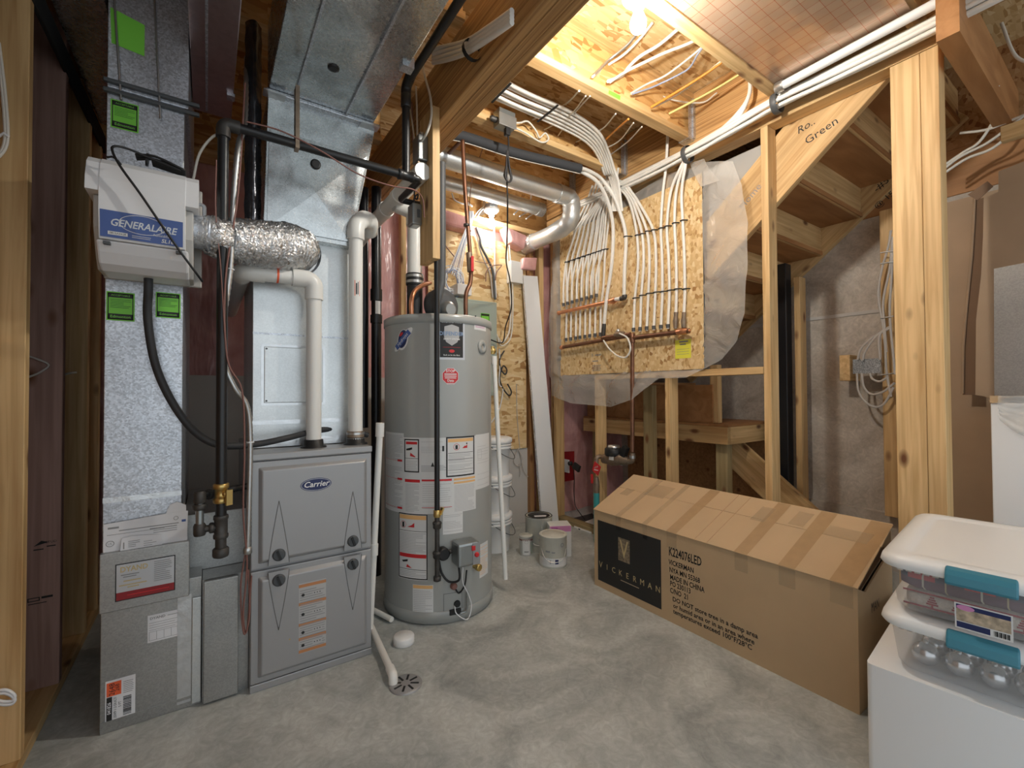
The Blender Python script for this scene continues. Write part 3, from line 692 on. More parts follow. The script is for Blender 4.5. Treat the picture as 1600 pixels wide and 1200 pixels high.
# ================================================================== intake and exhaust pipes
iv = thing('intake_pipe', (0.376, 2.05, 0.9), 'white plastic intake pipe turning left above the furnace', 'pipe')
zi = pxy(430, 430, Y=2.05).z
xl = pxy(380, 430, Y=2.05).x
ob('riser', MB().tube([(0.376,2.05,0.915),(0.376,2.05,zi-0.075)], 0.0305, 24), M['pvc'], iv)
ob('elbow', MB().tube(bend([(0.376,2.05,zi-0.085),(0.376,2.05,zi),(0.376-0.085,2.05,zi)], 0.07, 8), 0.0365, 24), M['pvc'], iv)
ob('cross_pipe', MB().tube([(0.30,2.05,zi),(xl+0.05,2.05,zi)], 0.0305, 24), M['pvc'], iv)
ob('elbow', MB().tube(bend([(xl+0.075,2.05,zi),(xl,2.05,zi),(xl,2.05+0.08,zi)], 0.05, 8), 0.0365, 24), M['pvc'], iv)
ob('wall_pipe', MB().tube([(xl,2.10,zi),(xl,3.13,zi)], 0.0305, 24), M['pvc_vent'], iv)
q = MB().lathe((0.225,2.05,zi), (1,0,0), [(0.0312,0),(0.0312,0.022)], 24); ob('sticker', q, M['label_white'], iv)
q = MB().lathe((0.232,2.05,zi), (1,0,0), [(0.0316,0),(0.0316,0.008)], 24); ob('sticker', q, M['sticker_orange'], iv)
ev = thing('exhaust_pipe', (0.553, 2.06, 0.9), 'white plastic exhaust pipe with orange sticker rising beside the beam', 'pipe')
ze = pxy(560, 355, Y=2.06).z
ob('riser', MB().tube([(0.553,2.06,0.94),(0.553,2.06,ze-0.04)], 0.0305, 24), M['pvc'], ev)
ob('coupling', MB().lathe((0.553,2.06,0.895), (0,0,1), [(0.036,0),(0.037,0.01),(0.037,0.045),(0.035,0.05)], 24), M['bronze'], ev)
for z in (0.905, 0.93): ob('hose_clamp', MB().lathe((0.553,2.06,z), (0,0,1), [(0.0385,0),(0.0385,0.010)], 24), M['steel'], ev)
ob('elbow', MB().tube(bend([(0.553,2.06,ze-0.06),(0.553,2.06,ze+0.01),(0.60,2.10,ze+0.06),(0.625,2.14,ze+0.07)], 0.05, 6), 0.0375, 24), M['pvc'], ev)
ob('elbow', MB().tube(bend([(0.60,2.11,ze+0.06),(0.645,2.15,ze+0.075),(0.665,2.23,ze+0.05)], 0.05, 6), 0.0395, 24), M['pvc'], ev)
ob('wall_pipe', MB().tube([(0.655,2.20,ze+0.055),(0.70,3.13,ze+0.03)], 0.0305, 24), M['pvc_vent'], ev)
cy = Cyl((0.553,2.06,0), 0.0306, math.radians(-105))
z0 = pxy(557, 450, Y=2.03).z
Dec(cy).rect(-0.004, z0-0.035, 0.018, z0+0.035, 0.0004).build('sticker', M['sticker_orange'], ev, 'orange sticker')
Dec(cy).rect(0.001, z0-0.028, 0.006, z0+0.022, 0.0008).rect(0.009, z0-0.028, 0.012, z0+0.028, 0.0008).build('sticker_print', M['print_black'], ev)
# ================================================================== supply plenum and trunk
pl = thing('supply_plenum', (0.38, 2.4, 0.89), 'galvanised sheet metal plenum standing on top of the furnace', 'duct')
PY = 2.13; PL, PR = 0.155, 0.60
ob('body', MB().box(PL, PR, PY, 2.66, 0.888, 1.80), M['galv_smooth'], pl, bevel=0.002)
pf = Flat((0, PY, 0), (1,0,0), (0,0,1))
a = pxy(408, 537, Y=PY); b = pxy(508, 632, Y=PY)
q = Dec(pf).frame(a.x, b.z, b.x, a.z, 0.010, 0.0012); q.build('access_frame', M['tape_foil'], pl)
ob('access_panel', MB().box(a.x+0.012, b.x-0.012, PY-0.004, PY-0.0002, b.z+0.012, a.z-0.012), M['galv_smooth'], pl, bevel=0.002)
for u, v in ((a.x+0.02, a.z-0.02), (a.x+0.02, b.z+0.02), (b.x-0.02, a.z-0.02), (b.x-0.02, b.z+0.02)): ob('screw', MB().lathe((u, PY-0.004, v), (0,-1,0), [(0.004,0),(0.003,0.003)], 8), M['charcoal'], pl)
Dec(pf).rect(PL, 0.89, PR, 0.925, 0.0012).rect(PL, 0.985, PR, 1.003, 0.0012).build('foil_tape', M['tape_foil'], pl)
z1 = pxy(480, 525, Y=PY).z
Dec(pf).rect(PL, z1-0.004, PR, z1+0.004, 0.0012).build('seam', M['galv'], pl)
# offset section: face with cross-break, narrowing downwards
tz = 2.35; TY = 2.05
fa = [(0.200,TY,tz),(0.640,TY,tz),(0.537,TY+0.03,1.78),(0.186,TY+0.03,1.78)]
mb = MB().add([V(p) for p in fa]+[V((p[0],2.66,p[2])) for p in fa], [(0,1,2,3),(4,7,6,5),(0,3,7,4),(1,5,6,2),(0,4,5,1),(3,2,6,7)])
ofs = ob('offset_section', mb, M['galv_trunk'], pl, bevel=0.002)
ctr = V((0.375, TY+0.006, 2.0))
mb = MB()
P = [V((0.205,TY-0.001,2.20)),V((0.600,TY-0.001,2.20)),V((0.53,TY+0.023,1.80)),V((0.20,TY+0.023,1.80))]; cc = (P[0]+P[1]+P[2]+P[3])/4+V((0,-0.010,-0.02))
mb.add(P+[cc], [(0,1,4),(1,2,4),(2,3,4),(3,0,4)]); ob('cross_break', mb, M['galv_trunk'], ofs)
h1 = pxy(493, 257, Y=TY); ob('hole_plug', MB().lathe(h1+V((0,0.012,0)), (0,-1,0), [(0.021,0),(0.021,0.018),(0.015,0.019)], 20), M['black'], ofs)
tr = thing('rectangular_duct', (0.41, 0.4, tz), 'galvanised supply trunk duct running overhead along the ceiling', 'duct')
ob('body', MB().box(0.200, 0.622, -1.3, TY+0.02, tz, 2.64), M['galv_trunk'], tr, bevel=0.003)
for x in (0.295, 0.50): ob('standing_seam', MB().box(x-0.004, x+0.004, -1.3, TY-0.03, tz-0.012, tz), M['galv'], tr)
ob('drive_cleat', MB().box(0.19, 0.65, TY-0.03, TY+0.005, tz-0.016, tz-0.0005), M['galv'], tr, bevel=0.003)
for x in (0.215, 0.60): ob('foil_tape', MB().box(x-0.035, x+0.045, TY-0.045, TY+0.004, tz-0.022, tz-0.0165), M['tape_foil'], tr)
ob('corner_clip', MB().box(0.595, 0.64, 1.58, 1.62, tz-0.012, tz+0.03), M['galv'], tr)
h2 = pxy(521, 106, Z=tz); ob('hole_plug', MB().lathe(h2+V((0,0,0.01)), (0,0,-1), [(0.021,0),(0.021,0.014),(0.014,0.016)], 20), M['black'], tr)
# round collar + foil flex duct from the humidifier
fd = thing('flex_duct', (0.1, 2.0, 1.7), 'crinkled foil flexible duct linking the humidifier to the plenum', 'duct')
hc = V((-0.030, 1.865, 1.672))
pts = curve([hc, hc+V((0.05,0.0,0.0)), pxy(345,372,Y=1.90), pxy(395,380,Y=1.96), pxy(440,385,Y=2.03), pxy(458,388,Y=2.08), pxy(462,390,Y=2.14)], 16)
rs = []; 
for i in range(len(pts)):
    base = 0.050+0.042*min(1, i/len(pts)*1.6)
    rs.append(base*(1.06 if i % 3 == 0 else (0.94 if i % 3 == 1 else 1.0)))
mb = MB().tube(pts, rs, 36, caps=False)
rr = random.Random(3)
for i, v_ in enumerate(mb.v): mb.v[i] = v_ + V((rr.uniform(-1,1), rr.uniform(-1,1), rr.uniform(-1,1)))*0.0035
ob('sleeve', mb, M['foil'], fd)
ob('collar', MB().lathe(hc-V((0.01,0,0)), (1,0,0), [(0.056,0),(0.056,0.035),(0.060,0.038),(0.060,0.046),(0.055,0.048)], 28, caps=False), M['galv'], fd)
e = pxy(462,392,Y=2.10); ob('collar', MB().lathe(e+V((0.0,0.03,0)), (0.15,-1,-0.1), [(0.096,0),(0.096,0.022),(0.102,0.026),(0.102,0.034)], 32, caps=False), M['galv'], fd)
# ================================================================== return duct
rd = thing('return_duct', (-0.18, 2.3, 0), 'galvanised return air duct with green inspection stickers on its front', 'duct')
RX0, RX1, RY = -0.283, -0.073, 1.987
RZ = pxy(235, 770, Y=RY).z
ob('drop', MB().box(RX0, RX1, RY, 2.75, 0.45, 2.15), M['galv'], rd, bevel=0.002)
ob('duct_section', MB().box(RX0+0.001, RX1+0.012, RY-0.002, 2.75, 2.15, 2.66), M['galv'], rd, bevel=0.002)
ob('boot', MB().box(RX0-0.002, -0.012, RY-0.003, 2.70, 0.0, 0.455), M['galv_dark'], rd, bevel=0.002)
RF = Flat((0, RY, 0), (1,0,0), (0,0,1))
Dec(RF).rect(RX0, RZ-0.02, RX1, RZ-0.002, 0.0012).build('seam', M['tape_foil'], rd)
for z in (2.135, 2.168): ob('drive_cleat', MB().box(RX0-0.008, RX1+0.045, RY-0.018, RY-0.0025, z-0.008, z+0.005), M['charcoal'], rd, bevel=0.003)  # charcoal instead of galvanised puts the black shadow line into the cleats
ob('hanging_wire', MB().tube([(-0.275,RY-0.012,2.62),(-0.245,RY-0.014,2.11)], 0.0035, 6), M['steel'], rd)
ob('hanging_wire', MB().tube([(-0.165,RY-0.012,2.62),(-0.14,RY-0.014,2.08)], 0.0035, 6), M['steel'], rd)
ob('foil_tape', MB().box(-0.082, -0.042, RY-0.0055, RY-0.0035, 0.02, 0.40), M['tape_foil'], rd)
ob('corner_flange', MB().box(-0.040, -0.013, RY-0.013, RY-0.0035, 0.012, 0.385), M['galv_smooth'], rd, bevel=0.002)
ob('cross_seam', MB().box(RX0, -0.02, RY-0.006, RY-0.003, 0.030, 0.040), M['galv_dark'], rd)
def green(mp, u0, v0, u1, v1, tag, foot=True):
    s = Dec(mp).rect(u0, v0, u1, v1, 0.0014).build('inspection_sticker', M['green_label'], rd, tag)
    wdt = u1-u0; hgt = v1-v0
    Dec(mp).frame(u0+0.05*wdt, v0+0.04*hgt, u1-0.05*wdt, v1-0.04*hgt, 0.035*wdt, 0.0018).rect(u0+0.05*wdt, v1-0.20*hgt, u1-0.05*wdt, v1-0.04*hgt, 0.0018).rect(u0+0.05*wdt, v0+0.04*hgt, u1-0.05*wdt, v0+0.24*hgt, 0.0018).build('sticker_border', M['print_black'], s)
    Dec(mp).text('ACCEPTABLE', (u0+u1)/2, v1-0.12*hgt, 0.085*hgt, 0.0022).build('sticker_heading', M['green_label'], s)
    Dec(mp).text('Edmonton', (u0+u1)/2, v0+0.14*hgt, 0.13*hgt, 0.0022, bold=0.01).build('sticker_lettering', M['green_label'], s)
    Dec(mp).lines(u0+0.14*wdt, v0+0.42*hgt, u1-0.14*wdt, v1-0.22*hgt, 0.055*hgt, 0.014*hgt, 0.0021, 3).build('sticker_print', M['green_dark'], s)
green(RF, -0.273, 2.016, -0.200, 2.112, 'green sticker below the upper cleat')
green(RF, -0.279, 1.364, -0.206, 1.461, 'green sticker left of the drain hose')
green(RF, -0.150, 1.385, -0.080, 1.474, 'green sticker right of the drain hose')
Dec(Flat((0, RY-0.0025, 0), (1,0,0), (0,0,1))).poly([(-0.272,2.30),(-0.186,2.29),(-0.186,2.40),(-0.276,2.42)], 0.0012).build('inspection_sticker', M['green_label'], rd, 'blurred green sticker on the top section')
BF = Flat((0, RY-0.003, 0), (1,0,0), (0,0,1))
s = Dec(BF).rect(-0.164, 0.262, -0.076, 0.355, 0.0012).build('paper_label', M['paper'], rd, 'white printed service form')
Dec(BF).text('DYAND', -0.137, 0.343, 0.012, 0.0018, bold=0.02).lines(-0.160, 0.300, -0.080, 0.335, 0.008, 0.0012, 0.0018, 4).rect(-0.11, 0.342, -0.08, 0.344, 0.0018).frame(-0.160, 0.268, -0.080, 0.298, 0.0010, 0.0018).rect(-0.14,0.268,-0.139,0.298,0.0018).rect(-0.12,0.268,-0.119,0.298,0.0018).rect(-0.10,0.268,-0.099,0.298,0.0018).build('form_print', M['print_grey'], s)
s = Dec(BF).rect(-0.271, 0.032, -0.195, 0.170, 0.0012).build('barcode_label', M['paper'], rd, 'white barcode label with orange block')
Dec(BF).rect(-0.268, 0.118, -0.231, 0.163, 0.0018).build('orange_block', M['sticker_orange'], s)
q = Dec(BF).text('2648', -0.254, 0.140, 0.020, 0.0022, rot=math.pi/2).text('268', -0.241, 0.142, 0.016, 0.0022, rot=math.pi/2).rect(-0.268, 0.040, -0.254, 0.116, 0.0018)
q.text('25X9 1 2 DUCT', -0.246, 0.078, 0.010, 0.0022, rot=math.pi/2).text('5 FT', -0.234, 0.085, 0.010, 0.0022, rot=math.pi/2)
rr = random.Random(2); v = 0.045
while v < 0.105:
    t = rr.choice((0.001, 0.002, 0.003)); q.rect(-0.226, v, -0.205, v+t, 0.0018); v += t+rr.choice((0.001, 0.002))
q.lines(-0.226, 0.112, -0.200, 0.160, 0.006, 0.0012, 0.0018, 7); q.build('label_print', M['print_black'], s)
Dec(BF).text('041826', -0.261, 0.080, 0.013, 0.0022, rot=math.pi/2, bold=0.02).build('label_number', M['paper'], s)
# document pocket with papers
po = thing('document_pocket', (-0.165, RY-0.02, 0.40), 'grey document pocket holding papers on the return duct', 'pocket')
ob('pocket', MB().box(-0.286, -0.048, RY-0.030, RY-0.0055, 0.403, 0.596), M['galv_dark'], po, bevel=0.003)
PF = Flat((0, RY-0.030, 0), (1,0,0), (0,0,1))
Dec(PF).rect(-0.246, 0.434, -0.088, 0.556, 0.0008).build('card_border', M['black'], po)
Dec(PF).rect(-0.243, 0.462, -0.091, 0.553, 0.0012).build('card', M['silver_print'], po, 'silver business card')
Dec(PF).rect(-0.243, 0.437, -0.091, 0.462, 0.0012).build('card_footer', M['red_dark'], po)
Dec(PF).text('DYAND', -0.198, 0.535, 0.024, 0.0016, bold=0.03, sx=0.85).rect(-0.225, 0.495, -0.18, 0.499, 0.0016).rect(-0.236, 0.482, -0.165, 0.486, 0.0016).rect(-0.215, 0.474, -0.185, 0.478, 0.0016).each('card_lettering', M['gold_print'], po)
Dec(PF).lines(-0.146, 0.476, -0.098, 0.550, 0.0065, 0.0022, 0.0016, 9).rect(-0.232, 0.516, -0.185, 0.519, 0.0016).rect(-0.226, 0.509, -0.192, 0.512, 0.0016).build('card_print', M['print_grey'], po)
Dec(PF).rect(-0.215, 0.448, -0.105, 0.451, 0.0016).build('card_print', M['red'], po)
def sheet(name, pts, y, lab, par=None):
    return ob(name, MB().prism([(u, y, v) for u, v in pts], (0, 0.0012, 0)), M['paper'], par, lab, None if par else 'paper', group=None if par else 'papers in the document pocket')
s = sheet('paper_sheet', [(-0.275,0.50),(-0.10,0.50),(-0.055,0.60),(-0.06,0.72),(-0.085,0.735),(-0.105,0.728),(-0.155,0.60)], RY-0.0085, 'white paper corner sticking up at a slant behind the wide sheet')
s = sheet('paper_sheet', [(-0.280,0.50),(-0.058,0.50),(-0.054,0.700),(-0.100,0.700),(-0.278,0.688)], RY-0.0112, 'wide printed white sheet standing in the document pocket')
SF = Flat((0, RY-0.0112, 0), (1,0,0), (0,0,1))
Dec(SF).rect(-0.268, 0.670, -0.240, 0.676, 0.0006).rect(-0.240,0.660,-0.08,0.663,0.0006).rect(-0.270,0.650,-0.12,0.6515,0.0006).rect(-0.16,0.652,-0.085,0.655,0.0006).ring(-0.262,0.622,0.011,0.010,0.002,0.0006,20).text('UL', -0.262, 0.622, 0.010, 0.0006).ring(-0.088,0.679,0.007,0.007,0.0015,0.0006,16).lines(-0.15, 0.635, -0.085, 0.652, 0.007, 0.002, 0.0006, 3).build('sheet_print', M['print_grey'], s)
Dec(SF).rect(-0.072, 0.663, -0.060, 0.671, 0.0006).build('blue_mark', M['blue_label'], s)
sheet('paper_sheet', [(-0.245,0.50),(-0.12,0.50),(-0.128,0.632),(-0.205,0.640),(-0.232,0.636)], RY-0.0190, 'small folded white slip in front of the wide sheet')
Dec(Flat((0, RY-0.0190, 0), (1,0,0), (0,0,1))).lines(-0.215, 0.602, -0.185, 0.628, 0.006, 0.002, 0.0006, 3).rect(-0.228, 0.600, -0.225, 0.622, 0.0006).lines(-0.175, 0.600, -0.140, 0.622, 0.007, 0.0016, 0.0006, 5).build('slip_print', M['print_grey'], [o for o in COL.objects if o.name.startswith('paper_sheet')][-1])
# ================================================================== filter rack and boot beside the furnace
fr = thing('filter_rack', (0.05, 2.2, 0), 'galvanised filter rack between return duct and furnace', 'filter rack')
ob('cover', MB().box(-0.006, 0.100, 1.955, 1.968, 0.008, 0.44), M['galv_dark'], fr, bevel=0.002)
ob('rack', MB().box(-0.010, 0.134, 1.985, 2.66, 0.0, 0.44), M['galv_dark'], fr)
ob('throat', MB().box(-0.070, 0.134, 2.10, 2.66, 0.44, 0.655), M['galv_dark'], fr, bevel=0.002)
# return trunk along ceiling
rt_ = thing('rectangular_duct', (0.01, 1.0, 2.37), 'reddish reflecting sheet metal return trunk beneath the joists', 'duct')
ob('body', MB().box(-0.058, 0.085, -1.3, 2.40, 2.37, 2.655), M['galv_pink_reflection'], rt_, bevel=0.003)
ob('standing_seam', MB().box(-0.012, -0.004, -1.3, 2.36, 2.360, 2.3705), M['galv'], rt_)
ob('corner_clip', MB().box(0.062, 0.09, 2.18, 2.22, 2.358, 2.3705), M['galv'], rt_)
jpn = thing('sheet_metal_pan', (-0.36, 2.0, 2.43), 'bare sheet metal joist pan left of the return duct', 'duct')
ob('pan', MB().box(-0.436, -0.288, 1.0, 2.9, 2.43, 2.66), M['galv_trunk'], jpn, bevel=0.003)
ob('foil_wrap', MB().grid(lambda u, v: V((0.122+0.06*u+0.0015*math.sin(v*60+u*9), 2.12-0.035*math.sin(math.pi*u), 1.72+0.93*v)), 10, 60), M['foil_dark'], None, 'dark foil wrapped pipe beside the supply plenum', 'pipe')
# ================================================================== humidifier
hu = thing('humidifier', (-0.155, 1.90, 1.49), 'white whole-house humidifier with blue name label on the return duct', 'humidifier')
HX0, HX1 = -0.296, -0.026
ob('back_plate', MB().box(HX0+0.012, HX1+0.008, RY-0.022, RY-0.0055, 1.500, 1.852), M['humid_grey'], hu, bevel=0.004)
# shell: profile in (y, z) swept along x
prof = [(1.965,1.845),(1.795,1.822),(1.770,1.80),(1.752,1.74),(1.748,1.68),(1.755,1.632),(1.755,1.628),(1.785,1.600)]
def sweep(prof, x0, x1): 
    n = len(prof); b_ = [(RY-0.0225, prof[-1][1]), (RY-0.0225, prof[0][1])]
    pr2 = prof + b_
    return MB().prism([(x0, y, z) for y, z in pr2], (x1-x0, 0, 0))
ob('cover', sweep([(1.965,1.836),(1.800,1.826),(1.775,1.805),(1.757,1.755),(1.752,1.715)], HX0, HX1), M['humid_white'], hu, bevel=0.006)
ob('cover_front', sweep([(1.90,1.830),(1.799,1.8275),(1.7735,1.806),(1.7555,1.756),(1.7505,1.715),(1.750,1.66),(1.757,1.605),(1.764,1.578)], HX0+0.030, HX1-0.034), M['humid_white'], hu, bevel=0.001)
ob('drip_tray', sweep([(1.80,1.5775),(1.772,1.577),(1.790,1.545),(1.815,1.515),(1.85,1.500)], HX0+0.022, HX1-0.026), M['humid_white'], hu, bevel=0.006)
ob('body', sweep([(1.90,1.714),(1.79,1.7135),(1.795,1.62),(1.84,1.54),(1.87,1.505)], HX0+0.012, HX1-0.014), M['humid_grey'], hu, bevel=0.004)
for x in (HX0+0.048, HX1-0.05): ob('latch', MB().box(x-0.008, x+0.008, 1.757, 1.775, 1.562, 1.570), M['charcoal'], hu)
n0 = V((0, 1.7505, 1.66)); n1 = V((0, 1.757, 1.605)); dv = (n1-n0)
HF = Flat((0, 1.757, 1.605), (1,0,0), -dv)
s = Dec(HF).rect(-0.262, -0.022, -0.066, 0.056, 0.0012).build('name_label', M['blue_label'], hu, 'blue name label with silver script')
Dec(HF).text('GENERALAIRE', -0.162, 0.022, 0.029, 0.0018, shear=0.25, bold=0.02, sx=0.86).build('lettering', M['silver_print'], s)
Dec(HF).rect(-0.245,-0.014,-0.200,-0.004,0.0018).text('SL16', -0.105, -0.012, 0.016, 0.0018, shear=0.2, bold=0.02).text('humidifier', -0.118, 0.003, 0.011, 0.0018, shear=0.25).lines(-0.19, -0.018, -0.145, -0.004, 0.005, 0.0014, 0.0018, 2).ring(-0.165, 0.026, 0.055, 0.028, 0.0016, 0.0017).build('label_print', M['label_white'], s)
Dec(HF).text('0815A4428', -0.2225, -0.009, 0.008, 0.0024).build('label_number', M['print_black'], s)
ob('inlet_tube', MB().tube(bend([(HX1-0.005,1.90,1.78),(HX1+0.015,1.90,1.78),(HX1+0.015,1.90,1.70)],0.01), 0.006, 8), M['humid_white'], hu)
# its cord and drain hose
wire('power_cord', [(-0.075,1.80,1.845),(-0.16,1.80,1.865),(-0.205,1.79,1.872),(-0.232,1.775,1.865),(-0.236,1.75,1.84),(-0.215,1.733,1.79),(-0.17,1.728,1.72),(-0.115,1.728,1.63),(-0.07,1.735,1.56),(-0.03,1.76,1.505),(-0.015,1.80,1.49)], 0.0036, M['black'], 'thin black power cord lying across the white humidifier', n=8)
cb = thing('cord_bundle', (-0.13, 1.82, 1.85), 'bundled black cord folded on top of the humidifier', 'cord')
for k in range(4):
    ob('loop', MB().tube(curve([(-0.19,1.81+0.012*k,1.868),(-0.14,1.80+0.012*k,1.872+0.004*(k%2)),(-0.085,1.80+0.012*k,1.856),(-0.065,1.805+0.012*k,1.850),(-0.09,1.812+0.012*k,1.852),(-0.15,1.815+0.012*k,1.862)], 5), 0.0036, 6), M['black'], cb)
ob('twist_tie', MB().lathe((-0.165,1.83,1.868), (1,0,-0.1), [(0.02,0),(0.02,0.006)], 12), M['black'], cb)
ob('cord_clip', MB().tube([(-0.247,1.748,1.815),(-0.235,1.742,1.818),(-0.222,1.742,1.810),(-0.215,1.748,1.802)], 0.003, 6), M['black'], None, 'small black tie clipping the cord to the humidifier top', 'cable tie')
z = pxy(232, 428, Y=1.90)
ob('drain_hose', MB().tube(curve([(z.x,1.90,1.51), (z.x,1.90,1.46), pxy(231,500,Y=1.93), pxy(243,570,Y=1.945), pxy(270,630,Y=1.95), pxy(305,675,Y=1.955), pxy(345,696,Y=1.96), pxy(400,694,Y=1.98), pxy(450,684,Y=2.0), pxy(500,672,Y=2.12), pxy(545,671,Y=2.16), pxy(575,680,Y=2.16)], 8), 0.0125, 12), M['rubber'], None, 'black rubber drain hose curving from humidifier to furnace top', 'hose')
# ================================================================== gas piping
gp = thing('gas_line', (0.042, 1.85, 0.5), 'black iron gas pipe with elbow crossing in front of the ducts', 'pipe')
GX, GY, GZ = 0.042, 1.85, 2.06
def fitting(p, d, r, L, par, mat='iron_fitting'):
    d = V(d).normalized(); p = V(p)
    return ob('fitting', MB().lathe(p-d*L/2, d, [(r*1.16,0),(r*1.22,0.004),(r*1.22,0.012),(r*1.08,0.015),(r*1.08,L-0.015),(r*1.22,L-0.012),(r*1.22,L-0.004),(r*1.16,L)], 18), M[mat], par)
gr = 0.0168
zc = pxy(350, 862, Y=GY).z; zt = pxy(350, 822, Y=GY).z; zv = pxy(352, 770, Y=GY).z
ob('drop_pipe', MB().tube([(GX,GY,zv+0.03),(GX,GY,GZ-0.03)], gr, 16), M['iron'], gp)
ob('nipple', MB().tube([(GX,GY,zt),(GX,GY,zv)], gr, 16), M['iron'], gp)
ob('drip_leg', MB().tube([(GX,GY,zc),(GX,GY,zt)], gr, 16), M['iron_fitting'], gp)
ob('cap', MB().lathe((GX,GY,zc-0.018), (0,0,1), [(0.014,0),(0.023,0.004),(0.025,0.010),(0.025,0.030),(0.021,0.034)], 18), M['iron_fitting'], gp)
fitting((GX,GY,zt), (0,0,1), gr*1.12, 0.078, gp)
vb = ob('gas_valve', MB().lathe((GX,GY,zv-0.032), (0,0,1), [(0.022,0),(0.024,0.004),(0.024,0.016),(0.019,0.018),(0.019,0.046),(0.024,0.048),(0.024,0.064),(0.021,0.066)], 8), M['brass'], gp, 'brass gas shutoff valve')
ob('valve_stem', MB().lathe((GX+0.012,GY-0.012,zv), (0.5,-1,0), [(0.012,0),(0.012,0.012),(0.009,0.014)], 12), M['brass'], vb)
ob('valve_handle', MB().obox((GX+0.022,GY-0.028,zv-0.012), (0.009,0.004,0), (0.002,-0.004,0), (0,0,0.026)), M['brass'], vb)
# branch to the furnace
bx = pxy(312, 800, Y=GY).x; bz = pxy(330, 775, Y=GY).z
br = [(GX-0.03,GY,zt),(bx,GY,zt),(bx,GY,bz),(0.12,GY+0.06,bz)]
ob('branch', MB().tube([(GX,GY,zt),(bx,GY,zt)], 0.012, 12), M['iron_fitting'], gp)
ob('branch', MB().tube([(bx,GY,zt),(bx,GY,bz)], 0.012, 12), M['steel_box'], gp)
ob('branch', MB().tube(bend([(bx,GY,bz),(bx+0.03,GY+0.04,bz),(0.140,GY+0.12,bz)],0.02), 0.0115, 12), M['iron'], gp)
for p in ((bx,GY,zt), (bx,GY,bz)):
    ob('elbow', MB().lathe(V(p)-V((0,0,0.02)), (0,0,1), [(0.016,0),(0.0185,0.006),(0.0185,0.034),(0.015,0.04)], 14), M['iron_fitting'], gp)
ob('union', MB().lathe((bx,GY,(zt+bz)/2+0.012), (0,0,1), [(0.017,0),(0.021,0.004),(0.021,0.016),(0.017,0.020)], 8), M['iron_fitting'], gp)
ob('collar', MB().lathe((bx+0.026,GY,zt), (1,0,0), [(0.015,0),(0.018,0.004),(0.018,0.012),(0.014,0.016)], 12), M['iron_fitting'], gp)
ob('collar', MB().lathe((bx+0.02,GY+0.027,bz), (0.6,0.8,0), [(0.015,0),(0.018,0.004),(0.018,0.014),(0.014,0.018)], 12), M['iron_fitting'], gp)
# top elbow and cross run
ob('elbow', MB().tube(bend([(GX,GY,GZ-0.045),(GX,GY,GZ+0.004),(GX+0.05,GY,GZ+0.004)], 0.03, 6), 0.0225, 16), M['iron_fitting'], gp)
ob('cross_run', MB().tube([(GX+0.03,GY,GZ+0.004),(0.70,GY,GZ+0.0)], gr, 16), M['iron'], gp)
fitting((0.71,GY,GZ), (1,0,0), gr*1.1, 0.07, gp, 'iron')
ob('cross_run', MB().tube(bend([(0.71,GY,GZ),(0.775,GY,GZ),(0.775,2.10,GZ),(0.905,2.10,GZ)],0.02), 0.0145, 12), M['iron'], gp)
ru = pxy(632, 150, Y=GY)
ob('riser', MB().tube([(0.71,GY,GZ),(0.71,GY,2.42)], gr, 16), M['iron'], gp)
ob('elbow', MB().lathe((0.71,GY,2.36), (0,0,1), [(0.020,0),(0.022,0.004),(0.022,0.055),(0.019,0.06)], 16), M['iron'], gp)
ob('elbow', MB().tube(bend([(0.71,GY,2.40),(0.71,GY,2.45),(0.71,GY-0.06,2.47)],0.03), 0.0215, 16), M['iron'], gp)
ob('cross_run', MB().tube([(0.71,GY-0.03,2.462),(0.72,-1.0,2.50)], gr, 16), M['iron'], gp)
ob('hanger_strap', MB().box(0.270, 0.284, GY-0.020, GY+0.020, GZ-0.018, GZ+0.22), M['bronze'], gp)
# drop to the water heater
wg = thing('heater_gas_drop', (0.905, 1.962, 0.3), 'thin black gas pipe dropping in front of the water heater', 'pipe')
DX, DY = 0.9025, 1.955
zz = lambda y: pxy(672, y, Y=DY).z
ob('pipe', MB().tube(bend([(DX,2.10,GZ-0.03),(DX,2.10,GZ-0.12),(DX,DY,1.80),(DX,DY,zz(800))],0.02), 0.0125, 14), M['iron'], wg)
ob('gas_valve', MB().lathe((DX,DY,zz(810)), (0,0,1), [(0.015,0),(0.018,0.005),(0.018,0.03),(0.014,0.034)], 8), M['brass'], wg, 'brass shutoff valve')
ob('valve_handle', MB().obox((DX+0.016,DY-0.014,zz(800)), (0.004,0,0), (0,0.012,0), (0.006,0,0.016)), M['brass'], wg)
ob('pipe', MB().tube([(DX,DY,zz(808)),(DX,DY,zz(905))], 0.0115, 12), M['iron_fitting'], wg)
for y in (823, 870): ob('union', MB().lathe((DX,DY,zz(y)-0.015), (0,0,1), [(0.017,0),(0.020,0.004),(0.020,0.02),(0.022,0.022),(0.022,0.03),(0.016,0.034)], 10), M['iron_fitting'], wg)
ob('cap', MB().lathe((DX,DY,zz(911)), (0,0,1), [(0.012,0),(0.018,0.003),(0.018,0.022),(0.014,0.024)], 14), M['iron_fitting'], wg)
zb = zz(872)
ob('arm', MB().tube([(DX,DY,zb),(0.985,1.952,zb+0.012)], 0.0105, 12), M['iron_fitting'], wg)
